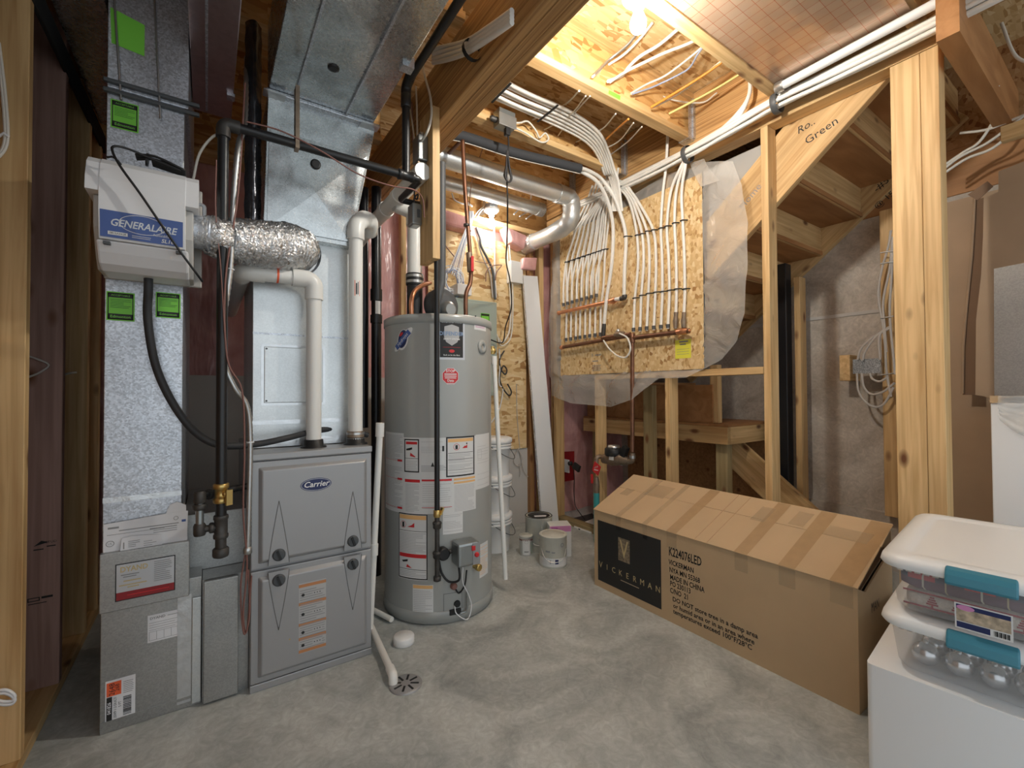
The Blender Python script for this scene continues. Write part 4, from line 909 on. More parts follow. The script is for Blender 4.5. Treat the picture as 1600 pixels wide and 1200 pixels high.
# ================================================================== flexible conduit and low-voltage wires by the furnace
pts = curve([pxy(385,90,Y=2.15), pxy(383,190,Y=2.0), pxy(372,230,Y=1.86), pxy(364,330,Y=1.86), pxy(360,420,Y=1.86), pxy(348,510,Y=1.86), pxy(350,565,Y=1.86), pxy(366,605,Y=1.87), pxy(386,635,Y=1.89), pxy(391,690,Y=1.905), pxy(389,790,Y=1.91), pxy(387,858,Y=1.915)], 22)
rs = [0.0098 if i % 2 else 0.0082 for i in range(len(pts))]
cnd = thing('flexible_conduit', pts[-1], 'silver flexible metal conduit hanging beside the furnace cabinet', 'conduit')
ob('armour', MB().tube(pts, rs, 10), M['steel'], cnd)
ob('connector', MB().lathe(pts[-1]-V((0,0,0.018)), (0,0,1), [(0.010,0),(0.015,0.004),(0.015,0.02),(0.011,0.026)], 10), M['steel'], cnd)
for k, (r_, y_) in enumerate(((0.013, 300), (0.013, 640))): ob('cable_tie', MB().lathe(pts[len(pts)*(4+5*k)//11], pts[len(pts)*(4+5*k)//11+1]-pts[len(pts)*(4+5*k)//11], [(0.013,0),(0.013,0.004)], 12), M['white_plastic'], cnd)
wire('thermostat_wire', [pxy(383,130,Y=1.90), pxy(372,300,Y=1.85), pxy(352,440,Y=1.83), pxy(355,560,Y=1.84), pxy(378,610,Y=1.86), pxy(382,700,Y=1.88), pxy(380,800,Y=1.90), pxy(386,880,Y=1.91), pxy(380,960,Y=1.92), pxy(386,985,Y=1.93), pxy(393,900,Y=1.91)], 0.0032, M['wire_brown'], 'brown thermostat wire looping down beside the furnace door')
wire('thermostat_wire', [pxy(384,860,Y=1.915), pxy(376,920,Y=1.92), pxy(381,990,Y=1.925), pxy(390,960,Y=1.92), pxy(388,890,Y=1.915)], 0.003, M['wire_brown'], 'short brown wire loop hanging low beside the furnace')
wire('white_lead', [pxy(302,280,Y=1.9), pxy(312,240,Y=1.9), pxy(335,212,Y=1.88), pxy(365,205,Y=1.88), pxy(400,208,Y=1.87), pxy(430,222,Y=1.95)], 0.0045, M['cable_white'], 'white cable arching behind the gas pipe elbow')
wire('pink_wire', [pxy(338,250,Y=1.82), pxy(337,330,Y=1.82), pxy(345,420,Y=1.82), pxy(351,520,Y=1.83)], 0.002, M['wire_brown'], 'thin brown wire hugging the gas drop pipe')
wire('sagging_wire', [pxy(385,190,Y=1.82), pxy(440,205,Y=1.81), pxy(500,235,Y=1.80), pxy(560,272,Y=1.80), pxy(610,290,Y=1.80), pxy(645,296,Y=1.80), pxy(660,310,Y=1.85), pxy(663,340,Y=1.88)], 0.0028, M['wire_brown'], 'brown wire sagging below the gas cross pipe')
# black ABS drain stack behind the furnace
ab = thing('drain_stack', (0.80, 2.75, 0), 'black plastic drain stack behind the furnace and beam', 'pipe')
sx = pxy(588, 600, Y=2.75).x
ob('pipe', MB().tube([(sx,2.75,0.0),(sx,2.75,2.39)], 0.030, 20), M['abs_black'], ab)
zt_ = pxy(588,465,Y=2.75).z
ob('coupling', MB().lathe((sx,2.75,zt_-0.02), (0,0,1), [(0.036,0),(0.036,0.07)], 20), M['abs_black'], ab)
ob('coupling', MB().lathe((sx,2.75,zt_-0.16), (0,0,1), [(0.036,0),(0.036,0.05)], 20), M['abs_black'], ab)
Dec(Cyl((sx,2.75,0),0.0305,math.radians(-110))).rect(-0.004, zt_-0.105, 0.028, zt_-0.025, 0.001).build('pipe_label', M['label_white'], ab)
ob('pipe', MB().tube([(sx-0.062,2.80,0.9),(sx-0.062,2.80,2.39)], 0.028, 16), M['abs_black'], ab)
# condensate drain pipe, elbow on the floor drain
dp = thing('condensate_pipe', (0.615, 1.9, 0), 'white plastic condensate pipe running along the floor to the drain', 'pipe')
e0 = pxy(583, 985, Z=0.035); e1 = pxy(612, 1050, Z=0.035)
ob('floor_run', MB().tube([pxy(560, 935, Z=0.035), e1], 0.0135, 16), M['pvc'], dp)
dd = (e1-e0).normalized()
ob('elbow', MB().tube(bend([e1-dd*0.03, e1+dd*0.022, e1+dd*0.024-V((0,0,0.030))],0.02,6), 0.0175, 16), M['pvc'], dp)
t0 = pxy(594, 665, Y=2.02); t1 = pxy(578, 985, Y=2.06)
ob('standpipe', MB().tube([t0, (t1.x, t1.y, 0.04)], 0.0145, 16), M['pvc'], dp)
ob('socket', MB().tube([t0+V((0,0,0.012)), t0+(V((t1.x,t1.y,0.04))-t0).normalized()*0.05], 0.019, 16), M['pvc'], dp)
q = pxy(585, 850, Y=2.04); ob('coupling', MB().tube([q, q-V((0.002,0,0.05))], 0.0175, 16), M['pvc'], dp)
ob('floor_run', MB().tube([pxy(583,953,Z=0.02), pxy(612,968,Z=0.02)], 0.013, 12), M['pvc'], dp)
fdn = thing('floor_drain', pxy(634, 1070, Z=0), 'round grey slotted floor drain cover', 'drain')
c = pxy(634, 1070, Z=0)
ob('cover', MB().lathe(c, (0,0,1), [(0.062,0),(0.062,0.004),(0.056,0.007),(0.0,0.008)], 32, caps=False), M['furnace_grey'], fdn)
for k in range(8):
    a_ = math.pi*k/4+0.2; dv = V((math.cos(a_), math.sin(a_), 0)); nn = V((-dv.y, dv.x, 0))
    ob('slot', MB().obox(c+dv*0.034+V((0,0,0.0075)), dv*0.016, nn*0.004, V((0,0,0.0006))), M['black'], fdn)
pk = thing('smoke_alarm', pxy(631, 1004, Z=0), 'white round smoke alarm lying on the concrete floor', 'alarm')
c = pxy(631, 1005, Z=0)
ob('base', MB().lathe(c, (0,0,1), [(0.040,0),(0.046,0.003),(0.046,0.013)], 32), M['white_plastic'], pk)
ob('cap', MB().lathe(c+V((0,0,0.0135)), (0,0,1), [(0.046,0),(0.046,0.018),(0.042,0.023),(0.0,0.024)], 32, caps=False), M['white_plastic'], pk)
AF = Flat(c+V((0,0,0.0242)), CR, V((CF.x,CF.y,0)))
Dec(AF).rect(-0.018,-0.02,-0.010,0.028,0.0004).lines(-0.006,-0.02,0.010,0.025,0.006,0.002,0.0004).ring(0.018,0.010,0.006,0.006,0.001,0.0004,14).build('print', M['print_grey'], pk)
# ================================================================== water heater
HC = V((1.047, 2.243, 0)); HR = 0.285; HZ = 1.475
wh = thing('water_heater', HC, 'tall grey gas water heater tank covered in warning labels', 'water heater')
ob('tank', MB().lathe(HC+V((0,0,0.062)), (0,0,1), [(HR,0),(HR,HZ-0.062)], 96), M['heater_grey'], wh)
ob('base_ring', MB().lathe(HC, (0,0,1), [(HR-0.004,0.004),(HR-0.004,0.010),(HR+0.004,0.012),(HR+0.004,0.060),(HR+0.001,0.063)], 96), M['heater_grey'], wh)
ob('foot', MB().lathe(HC, (0,0,1), [(HR-0.03,0),(HR-0.012,0.004)], 48), M['black'], wh)
ob('top_cap', MB().lathe(HC, (0,0,1), [(HR+0.001,HZ-0.018),(HR+0.005,HZ-0.016),(HR+0.005,HZ+0.020),(HR-0.004,HZ+0.026),(0.0,HZ+0.027)], 96, caps=False), M['heater_grey'], wh)
A0 = math.atan2(-HC.y, -HC.x)                     # angle facing the viewpoint
HM = Cyl(HC, HR, A0)
def huv(x, y):
    """photo pixel -> (u, v) on the tank"""
    d = CF + CR*(x-800)/FL - CU*(y-600)/FL
    ox, oy = -HC.x, -HC.y; A = d.x**2+d.y**2; B = 2*(ox*d.x+oy*d.y); C = ox*ox+oy*oy-HR*HR
    t = (-B-math.sqrt(max(0, B*B-4*A*C)))/(2*A); p = CAM+d*t
    a = math.atan2(p.y-HC.y, p.x-HC.x)-A0
    a = (a+math.pi) % (2*math.pi)-math.pi
    return a*HR, p.z
def hrect(x0, y0, x1, y1):
    ym = (y0+y1)/2; xm = (x0+x1)/2
    return huv(x0, ym)[0], huv(xm, y1)[1], huv(x1, ym)[0], huv(xm, y0)[1]
U = Dec(HM)
# big wrap of white instructions
u0 = huv(603, 700)[0]; u1 = huv(631, 700)[0]; u2 = huv(743, 700)[0]; u3 = huv(764, 700)[0]
zt1 = huv(683, 684)[1]; zb1 = huv(683, 803)[1]; zr1 = huv(755, 762)[1]
lb = Dec(HM).rect(u0, zb1-0.004, u1, zt1+0.02, 0.0006).rect(u1, zb1, u2, zt1, 0.0006).rect(u2, zr1, u3, zt1+0.004, 0.0006).build('instruction_wrap', M['label_white'], wh, 'wide white instruction wrap around the tank')
P1 = Dec(HM); P2 = Dec(HM); P3 = Dec(HM); P4 = Dec(HM)     # grey, black, red, orange print
P1.lines(u0+0.004, zt1-0.115, u1-0.008, zt1+0.012, 0.0072, 0.0022, 0.0010, 1); P1.lines(u0+0.004, zb1+0.012, u1-0.008, zt1-0.135, 0.0072, 0.0022, 0.0010, 2, 0.1)
a = hrect(632, 686, 655, 738)
P2.frame(*a, 0.006, 0.0011); P3.rect(a[0]+0.010, a[3]-0.026, a[2]-0.010, a[3]-0.013, 0.0011)
um = (a[0]+a[2])/2
P2.poly([(a[0]+0.012,a[3]-0.048),(a[0]+0.045,a[3]-0.040),(a[0]+0.045,a[3]-0.050),(a[0]+0.03,a[3]-0.055),(a[0]+0.012,a[3]-0.056)], 0.0011)
P3.poly([(um-0.005,a[3]-0.066),(um+0.022,a[3]-0.085),(um+0.02,a[3]-0.088),(um-0.008,a[3]-0.082)], 0.0011)
P2.rect(a[0]+0.006, a[3]-0.095, a[2]-0.006, a[3]-0.093, 0.0011); P1.lines(a[0]+0.011, a[1]+0.010, a[2]-0.011, a[3]-0.10, 0.0085, 0.0022, 0.0010, 4)
P1.lines(huv(658,700)[0], zt1-0.085, huv(692,700)[0], zt1-0.012, 0.0085, 0.0014, 0.0010, 8, 0.2); P1.lines(huv(658,700)[0], zt1-0.165, huv(697,700)[0], zt1-0.130, 0.0055, 0.0028, 0.0010, 9)
P2.rect(huv(691,700)[0], zt1-0.066, huv(694,700)[0], zt1-0.040, 0.0011); P2.poly([(huv(676,725)[0]-0.008,huv(676,729)[1]),(huv(676,725)[0]+0.008,huv(676,729)[1]),(huv(676,725)[0],huv(676,722)[1])], 0.0011)
a = hrect(697, 682, 741, 744); P2.frame(*a, 0.007, 0.0011); P4.rect(a[0]+0.009, a[3]-0.026, a[2]-0.009, a[3]-0.010, 0.0011)
cu, cv = a[0]+0.052, a[3]-0.050
P3.ring(cu, cv, 0.016, 0.016, 0.002, 0.0011, 24); P2.rect(cu-0.006, cv-0.011, cu+0.006, cv+0.009, 0.0011); P3.poly([(cu+0.030,cv-0.008),(cu+0.058,cv-0.008),(cu+0.058,cv+0.010),(cu+0.050,cv+0.002),(cu+0.044,cv+0.004)], 0.0011); P2.ell(cu+0.055, cv+0.014, 0.004, 0.004, 0.0012, 10)
P2.rect(a[0]+0.01, cv-0.030, a[2]-0.01, cv-0.028, 0.0011); P2.rect(a[0]+0.01, cv-0.062, a[2]-0.01, cv-0.060, 0.0011); P2.rect(a[0]+0.01, cv-0.112, a[2]-0.01, cv-0.1105, 0.0011); P1.lines(a[0]+0.012, a[1]+0.012, a[2]-0.014, cv-0.032, 0.0072, 0.002, 0.0010, 11, 0.1)
P1.lines(u2+0.012, zr1+0.01, u3-0.012, zt1-0.03, 0.014, 0.0012, 0.0010, 12, 0.3); P1.frame(u2+0.015, zt1-0.12, u2+0.045, zt1-0.075, 0.0016, 0.0011)
a = hrect(633, 749, 655, 802); P3.rect(a[0], a[3]-0.014, a[2]+0.004, a[3], 0.0011); P1.lines(a[0]+0.003, a[1]+0.006, a[2], a[3]-0.018, 0.0072, 0.0022, 0.0010, 13)
a = hrect(659, 749, 706, 800); P3.rect(a[0], a[3]-0.009, a[2], a[3], 0.0011); P3.rect(a[0], a[1]+0.02, a[2], a[1]+0.0225, 0.0011); P3.rect(a[2]-0.035, a[3]-0.01, a[2], a[3]-0.004, 0.0011); P1.lines(a[0]+0.003, a[1]+0.006, a[2]-0.004, a[3]-0.014, 0.0105, 0.0018, 0.0010, 14, 0.15)
a = hrect(709, 746, 742, 800); P4.rect(a[0], a[3]-0.010, a[2], a[3], 0.0011); P4.rect(a[0], a[3]-0.026, a[2], a[3]-0.017, 0.0011); P1.lines(a[0]+0.003, a[1]+0.004, a[2]-0.004, a[3]-0.030, 0.0068, 0.0018, 0.0010, 15)
for z in (zt1-0.120, zt1-0.21, zb1+0.015): P3.rect(u1-0.042, z, u1-0.010, z+0.010, 0.0011); P3.rect(u0+0.004, z+0.004, u1-0.042, z+0.0055, 0.0011)
P1.build('fine_print', M['print_light'], lb); P2.build('black_print', M['print_black'], lb); P3.build('red_print', M['red'], lb); P4.each('orange_print', M['orange_soft'], lb)
# lower left warning label
a = hrect(623, 802, 668, 906)
l2 = Dec(HM).rect(*a, 0.0006).build('warning_label', M['label_white'], wh, 'tall white warning label in a black frame')
Dec(HM).frame(a[0]+0.002,a[1]+0.003,a[2],a[3]-0.003,0.005,0.0011).rect(a[0]+0.008,a[3]-0.087,a[2]-0.006,a[3]-0.085,0.0011).rect(a[0]+0.026,a[3]-0.07,a[0]+0.038,a[3]-0.045,0.0012).poly([(a[0]+0.024,a[1]+0.088),(a[0]+0.058,a[1]+0.096),(a[0]+0.058,a[1]+0.086),(a[0]+0.03,a[1]+0.080)],0.0012).rect(a[0]+0.008,a[1]+0.048,a[2]-0.006,a[1]+0.050,0.0011).build('black_print', M['print_black'], l2)
Dec(HM).rect(a[0]+0.009,a[3]-0.030,a[2]-0.006,a[3]-0.010,0.0011).build('orange_print', M['orange_soft'], l2)
Dec(HM).rect(a[0]+0.009,a[1]+0.106,a[2]-0.006,a[1]+0.124,0.0011).ring(a[0]+0.032,a[3]-0.057,0.017,0.017,0.002,0.0013,20).poly([(a[0]+0.055,a[3]-0.068),(a[0]+0.095,a[3]-0.068),(a[0]+0.095,a[3]-0.045),(a[0]+0.08,a[3]-0.058)],0.0012).poly([(a[0]+0.055,a[1]+0.072),(a[0]+0.082,a[1]+0.056),(a[0]+0.05,a[1]+0.058)],0.0012).build('red_print', M['red'], l2)
Dec(HM).lines(a[0]+0.010,a[1]+0.128,a[2]-0.008,a[3]-0.090,0.0072,0.0024,0.0010,21).lines(a[0]+0.010,a[1]+0.010,a[2]-0.008,a[1]+0.046,0.0075,0.0022,0.0010,22).each('fine_print', M['print_light'], l2)
a = hrect(645, 914, 677, 964); l3 = Dec(HM).rect(*a,0.0006).build('notice_label', M['label_white'], wh)
Dec(HM).rect(a[0]+0.002,a[3]-0.018,a[2]-0.002,a[3]-0.002,0.0011).build('orange_print', M['orange_soft'], l3); Dec(HM).lines(a[0]+0.004,a[1]+0.008,a[2]-0.005,a[3]-0.022,0.0085,0.0022,0.0010,25).build('fine_print', M['print_light'], l3)
a = hrect(692, 801, 723, 834); l4 = Dec(HM).rect(*a,0.0006).build('notice_label', M['label_white'], wh); Dec(HM).lines(a[0]+0.004,a[1]+0.006,a[2]-0.004,a[3]-0.004,0.0078,0.0018,0.0010,26,0.2).build('fine_print', M['print_light'], l4)
a = hrect(749, 848, 762, 900); l5 = Dec(HM).rect(*a,0.0006).build('notice_label', M['label_white'], wh); Dec(HM).lines(a[0]+0.003,a[1]+0.008,a[2]-0.003,a[3]-0.010,0.009,0.0022,0.0010,27,0.2).build('fine_print', M['orange_soft'], l5)
a = hrect(741, 500, 759, 516); l6 = Dec(HM).rect(*a,0.0006).build('notice_label', M['label_white'], wh); Dec(HM).lines(a[0]+0.008,a[1]+0.006,a[2]-0.008,a[3]-0.006,0.0085,0.003,0.0010,28).build('red_print', M['pink_print'], l6)
# emblem: silver framed black plate with shield
a = hrect(684, 494, 726, 562); um = (a[0]+a[2])/2; vm = (a[1]+a[3])/2; hw = (a[2]-a[0])/2; hh = (a[3]-a[1])/2
em = Dec(HM).rect(*a,0.0006).build('emblem_plate', M['silver_print'], wh, 'silver framed black emblem plate with a shield')
Dec(HM).rect(a[0]+0.010,a[1]+0.011,a[2]-0.010,a[3]-0.011,0.0011).build('plate_face', M['print_black'], em)
sh = [(-0.036,0.045),(0.0,0.056),(0.036,0.045),(0.038,-0.005),(0.028,-0.030),(0.0,-0.048),(-0.028,-0.030),(-0.038,-0.005)]
Dec(HM).poly([(um+x_,vm+0.010+y_) for x_,y_ in sh],0.0016).build('shield', M['print_light'], em)
Dec(HM).text('BRADFORD WHITE', um, a[3]-0.030, 0.0115, 0.0021, sx=1.0, bold=0.02).text('SAFETY SYSTEM', um, vm-0.006, 0.0115, 0.0021, bold=0.02).text('Built to be the Best', um, a[1]+0.022, 0.0105, 0.0016).build('lettering', M['white_plastic'], em)
Dec(HM).text('DEFENDER', um, vm+0.020, 0.026, 0.0024, bold=0.03, sx=0.92, space=1.05).build('lettering_large', M['blue_silver'], em)
Dec(HM).ell(um, a[1]+0.042, 0.014, 0.008, 0.0016).rect(a[0]+0.024,a[1]+0.060,a[2]-0.024,a[1]+0.0612,0.0016).build('red_print', M['red'], em)
# oval flag sticker, red octagon
c_ = huv(629, 531); s_ = Dec(HM).ell(c_[0], c_[1], 0.034, 0.052, 0.0006, rot=-0.25).ell(c_[0]+0.012, c_[1]+0.014, 0.062, 0.020, 0.0006, rot=0.75).ell(c_[0]-0.012, c_[1]-0.014, 0.058, 0.020, 0.0006, rot=0.75).build('oval_sticker', M['label_white'], wh, 'oval sticker with slanted blue band')
Dec(HM).ell(c_[0], c_[1]+0.004, 0.028, 0.045, 0.0010, rot=-0.25).build('sticker_field', M['navy'], s_)
ca, sa = math.cos(0.75), math.sin(0.75)
Dec(HM).poly([(c_[0]+x_*ca-y_*sa, c_[1]+x_*sa+y_*ca) for x_,y_ in ((-0.058,-0.014),(0.058,-0.014),(0.058,0.014),(-0.058,0.014))],0.0015).build('sticker_band', M['blue_label'], s_)
Dec(HM).text('Hydrojet', c_[0], c_[1], 0.023, 0.0020, rot=0.75, shear=0.2).build('sticker_lettering', M['white_plastic'], s_)
Dec(HM).ell(c_[0]-0.008, c_[1]+0.028, 0.014, 0.007, 0.0016, rot=0.6).build('sticker_flag', M['red'], s_)
c_ = huv(704, 588); R8 = 0.041
s_ = Dec(HM).poly([(c_[0]+R8*1.06*math.cos(math.pi/8+k*math.pi/4), c_[1]+R8*1.06*math.sin(math.pi/8+k*math.pi/4)) for k in range(8)],0.0006).build('stop_sticker', M['label_white'], wh, 'red octagonal stop sticker')
Dec(HM).poly([(c_[0]+R8*math.cos(math.pi/8+k*math.pi/4), c_[1]+R8*math.sin(math.pi/8+k*math.pi/4)) for k in range(8)],0.0010).build('octagon', M['red'], s_)
Dec(HM).text('STOP', c_[0], c_[1]+0.025, 0.019, 0.0014, bold=0.02).rect(c_[0]-0.030,c_[1]+0.008,c_[0]+0.030,c_[1]+0.013,0.0014).rect(c_[0]-0.030,c_[1]-0.001,c_[0]+0.030,c_[1]+0.003,0.0014).rect(c_[0]-0.028,c_[1]-0.010,c_[0]+0.028,c_[1]-0.006,0.0014).rect(c_[0]-0.018,c_[1]-0.036,c_[0]+0.018,c_[1]-0.033,0.0014).text('Data', c_[0], c_[1]-0.021, 0.017, 0.0014, bold=0.02).each('sticker_lettering', M['white_plastic'], s_)
# gas control, thermopile wires, drain valve, burner door, relief boss
def hp(x, y, lift=0.0): u, v = huv(x, y); return HM(u, v, lift)
def hax(x, y):
    u, v = huv(x, y); a = A0+u/HR; return V((math.cos(a), math.sin(a), 0)), V((-math.sin(a), math.cos(a), 0))
n_, t_ = hax(721, 858); c = hp(721, 858, 0.045)
gv = ob('gas_control', MB().obox(c, t_*0.056, n_*0.045, V((0,0,0.056))), M['steel_box'], wh, 'grey gas control valve with red knob', bevel=0.012)
ob('control_face', MB().obox(c+n_*0.046+t_*0.036, t_*0.019, n_*0.002, V((0,0,0.050))), M['furnace_grey'], gv)
ob('control_knob', MB().lathe(c+n_*0.047+t_*0.036-V((0,0,0.004)), n_, [(0.0115,0),(0.011,0.008),(0.008,0.010)], 16), M['red'], gv)
ob('control_screen', MB().obox(c+n_*0.047+t_*0.020+V((0,0,0.028)), t_*0.009, n_*0.003, V((0,0,0.011))), M['red'], gv)
ob('control_inlet', MB().lathe(hp(690,862,0.012), n_, [(0.030,0),(0.030,0.03),(0.024,0.034)], 18), M['black'], wh)
for k, P in enumerate(([(712,880,0.05),(712,900,0.05),(700,905,0.03),(690,893,0.02),(686,875,0.02)], [(722,886,0.05),(722,910,0.03),(716,925,0.012),(710,918,0.008)], [(716,880,0.06),(718,905,0.04),(727,925,0.03),(733,945,0.02),(727,965,0.02),(712,957,0.015),(710,945,0.005)], [(727,922,0.02),(726,950,0.02),(718,957,0.01)])):
    ob('lead', MB().tube(curve([hp(x,y,l) for x,y,l in P],6), (0.0055,0.004,0.0026,0.006)[k], 8), M[('black','black','cable_bright','steel_box')[k]], wh)
ob('ignitor', MB().lathe(hp(708,915,0.002), n_, [(0.017,0),(0.016,0.014),(0.012,0.018)], 14), M['wire_brown'], wh)
a = hrect(693, 926, 722, 967); Dec(HM).frame(a[0],a[1],a[2],a[3],0.0018,0.0008).build('burner_door_seam', M['charcoal'], wh)
n2, t2 = hax(709, 950); ob('burner_viewport', MB().obox(hp(711,955,0.004), t2*0.028, n2*0.006, V((0,0,0.012))), M['black'], wh); ob('burner_plug', MB().lathe(hp(714,943,0.002), n2, [(0.017,0),(0.015,0.008)], 16), M['black'], wh)
n3, t3 = hax(741, 884); dvv = ob('drain_valve', MB().lathe(hp(741,884,0.0), n3, [(0.012,0),(0.012,0.022),(0.017,0.024),(0.017,0.040),(0.013,0.042)], 16), M['brass'], wh, 'brass drain valve')
n4, t4 = hax(753, 542); ob('relief_boss', MB().lathe(hp(753,542,0.0), n4, [(0.036,0),(0.036,0.006),(0.024,0.010),(0.012,0.010),(0.012,0.004)], 28), M['heater_grey'], wh)
for x_, y_ in ((654,489),(742,494)): ob('screw', MB().lathe(hp(x_,y_,0.004), hax(x_,y_)[0], [(0.004,0),(0.003,0.004)], 8), M['charcoal'], wh)
# blower and vent on top
T = V((HC.x-0.005, HC.y-0.03, HZ+0.027))
ob('blower_base', MB().lathe(T, (0,0,1), [(0.120,0),(0.118,0.012),(0.095,0.020)], 32), M['charcoal'], wh)
ob('blower_housing', MB().lathe(T+V((0.015,0.06,0.085)), (0.15,-1,0.12), [(0.090,0),(0.096,0.006),(0.096,0.055),(0.082,0.075),(0.045,0.082)], 32), M['charcoal'], wh)
ob('blower_motor', MB().lathe(T+V((0.02,-0.03,0.055)), (0.1,-1,0.0), [(0.045,0),(0.045,0.035),(0.03,0.05)], 24), M['steel_box'], wh)
vt = thing('heater_vent', T, 'pale plastic vent pipe rising from the water heater blower', 'pipe')
VY = 2.30; vx = pxy(648, 400, Y=VY).x
z1 = pxy(650, 445, Y=VY).z; z2 = pxy(650, 345, Y=VY).z
ob('rubber_boot', MB().tube([(vx,VY,HZ+0.03),(vx,VY,z1)], 0.042, 20), M['black'], vt)
ob('coupling', MB().lathe((vx,VY,z1-0.005), (0,0,1), [(0.047,0),(0.047,0.060),(0.044,0.062)], 24), M['black'], vt)
for z in (z1+0.004, z1+0.034): ob('hose_clamp', MB().lathe((vx,VY,z), (0,0,1), [(0.0485,0),(0.0485,0.014)], 24), M['steel'], vt)
ob('riser', MB().tube([(vx,VY,z1),(vx,VY,z2)], 0.040, 24), M['pvc'], vt)
ob('elbow', MB().tube(bend([(vx,VY,z2-0.03),(vx,VY,z2+0.05),(vx-0.09,VY+0.02,z2+0.075)],0.06,6), 0.046, 20), M['pvc'], vt)
ob('cross_pipe', MB().tube([(vx-0.06,VY+0.02,z2+0.08),(vx-0.11,VY+0.02,z2+0.08)], 0.045, 20), M['pvc_vent'], vt)
ob('cross_pipe', MB().tube([(vx-0.10,3.13,z2+0.09),(vx-0.10,1.95,z2+0.10)], 0.040, 20), M['pvc'], vt)
for y in (2.25, 2.46): ob('coupling', MB().lathe((vx-0.10,y,z2+0.0965), (0,1,0), [(0.0445,0),(0.0445,0.05)], 20), M['pvc'], vt)
# grey air hose behind the stub board
gh = [pxy(690,255,Y=2.14), pxy(690,420,Y=2.14), pxy(688,450,Y=2.14), pxy(682,478,Y=2.15), T+V((0.0,0.0,0.02))]
ob('air_hose', MB().tube(curve(gh,8), 0.022, 14), M['charcoal'], None, 'dark grey corrugated hose dropping to the water heater top', 'hose')
# copper pipes on the heater
cp = thing('hot_water_pipe', (HC.x+0.12, HC.y, HZ), 'copper pipe with red valve handle rising from the water heater', 'pipe')
CY = 2.28
top = pxy(723, 222, Y=CY); mid = pxy(735, 405, Y=CY); bt = pxy(731, 455, Y=CY); en = V((bt.x-0.012, CY, HZ+0.02))
ob('pipe', MB().tube(curve([top, pxy(727,300,Y=CY), mid, pxy(735,440,Y=CY), pxy(728,462,Y=CY), en],8), 0.0125, 14), M['copper_old'], cp)
ob('valve_body', MB().tube([pxy(733,395,Y=CY), pxy(735,425,Y=CY)], 0.018, 12), M['bronze'], cp)
ob('valve_handle', MB().obox(pxy(738,412,Y=CY-0.03), (0.009,0,0), (0,0.004,0), (0,0,0.045)), M['red'], cp, 'red lever handle', bevel=0.003)
ob('pipe_clamp', MB().lathe(pxy(729,352,Y=CY)-V((0,0,0.006)), (0,0,1), [(0.018,0),(0.018,0.012)], 12), M['iron_fitting'], cp)
ob('wall_arm', MB().tube([top, top+V((0,0,0.015)), V((top.x, 3.0, top.z+0.015))], 0.0122, 12), M['copper_old'], cp)
c2 = [pxy(643,488,Y=2.10), pxy(643,470,Y=2.10), pxy(648,455,Y=2.12), pxy(660,446,Y=2.16), pxy(672,442,Y=2.22)]
c2[0].z = HZ+0.02
ob('cold_water_pipe', MB().tube(curve(c2,6), 0.0115, 12), M['copper'], None, 'short bent copper connector at the left of the heater top', 'pipe')
# relief valve and discharge pipe
rv = thing('relief_valve', hp(762,550), 'brass relief valve with long white discharge pipe', 'valve')
rp = pxy(769, 548, Y=2.20)
ob('body', MB().lathe(rp-V((0.03,0,0)), (1,0,0), [(0.013,0),(0.013,0.02),(0.018,0.022),(0.018,0.045),(0.012,0.05)], 10).lathe(rp-V((0,0,0.02)), (0,0,1), [(0.014,0),(0.016,0.01),(0.014,0.045)], 10), M['brass'], rv)
b0 = pxy(772, 562, Y=2.20); b1 = pxy(790, 905, Y=2.10)
ob('discharge_pipe', MB().tube([b0, b1], 0.0135, 16), M['pvc'], rv)
ob('socket', MB().tube([b0+V((0,0,0.02)), b0-V((0,0,0.03))], 0.0175, 14), M['pvc'], rv)
# ================================================================== back corner: electrical panel, cables, boards
ep = thing('electrical_panel', (1.73, 3.05, 1.08), 'grey-green electrical panel with green sticker behind the heater', 'electrical panel')
a = pxy(706, 466, Y=3.0); b = pxy(777, 618, Y=3.0)
ob('box', MB().box(a.x, b.x, 3.0, 3.09, b.z, a.z+0.01), M['panel_green'], ep, bevel=0.004)
ob('door', MB().box(a.x+0.02, b.x-0.02, 2.993, 2.9998, b.z+0.02, a.z-0.012), M['panel_green'], ep, bevel=0.003)
EF = Flat((0, 2.993, 0), (1,0,0), (0,0,1)); a2 = pxy(751, 489, Y=2.993); b2 = pxy(765, 512, Y=2.993)
Dec(EF).rect(a2.x, b2.z, b2.x, a2.z, 0.001).build('sticker', M['green_label'], ep); Dec(EF).frame(a2.x+0.004, b2.z+0.004, b2.x-0.004, a2.z-0.004, 0.004, 0.0014).rect(a2.x+0.004, a2.z-0.02, b2.x-0.004, a2.z-0.004, 0.0014).build('sticker_border', M['print_black'], ep)
jb = pxy(722, 455, Y=2.98); ob('transformer', MB().box(jb.x-0.05, jb.x+0.07, 2.955, 3.09, jb.z-0.03, jb.z+0.05), M['white_plastic'], None, 'small white box above the electrical panel', 'box', bevel=0.004)
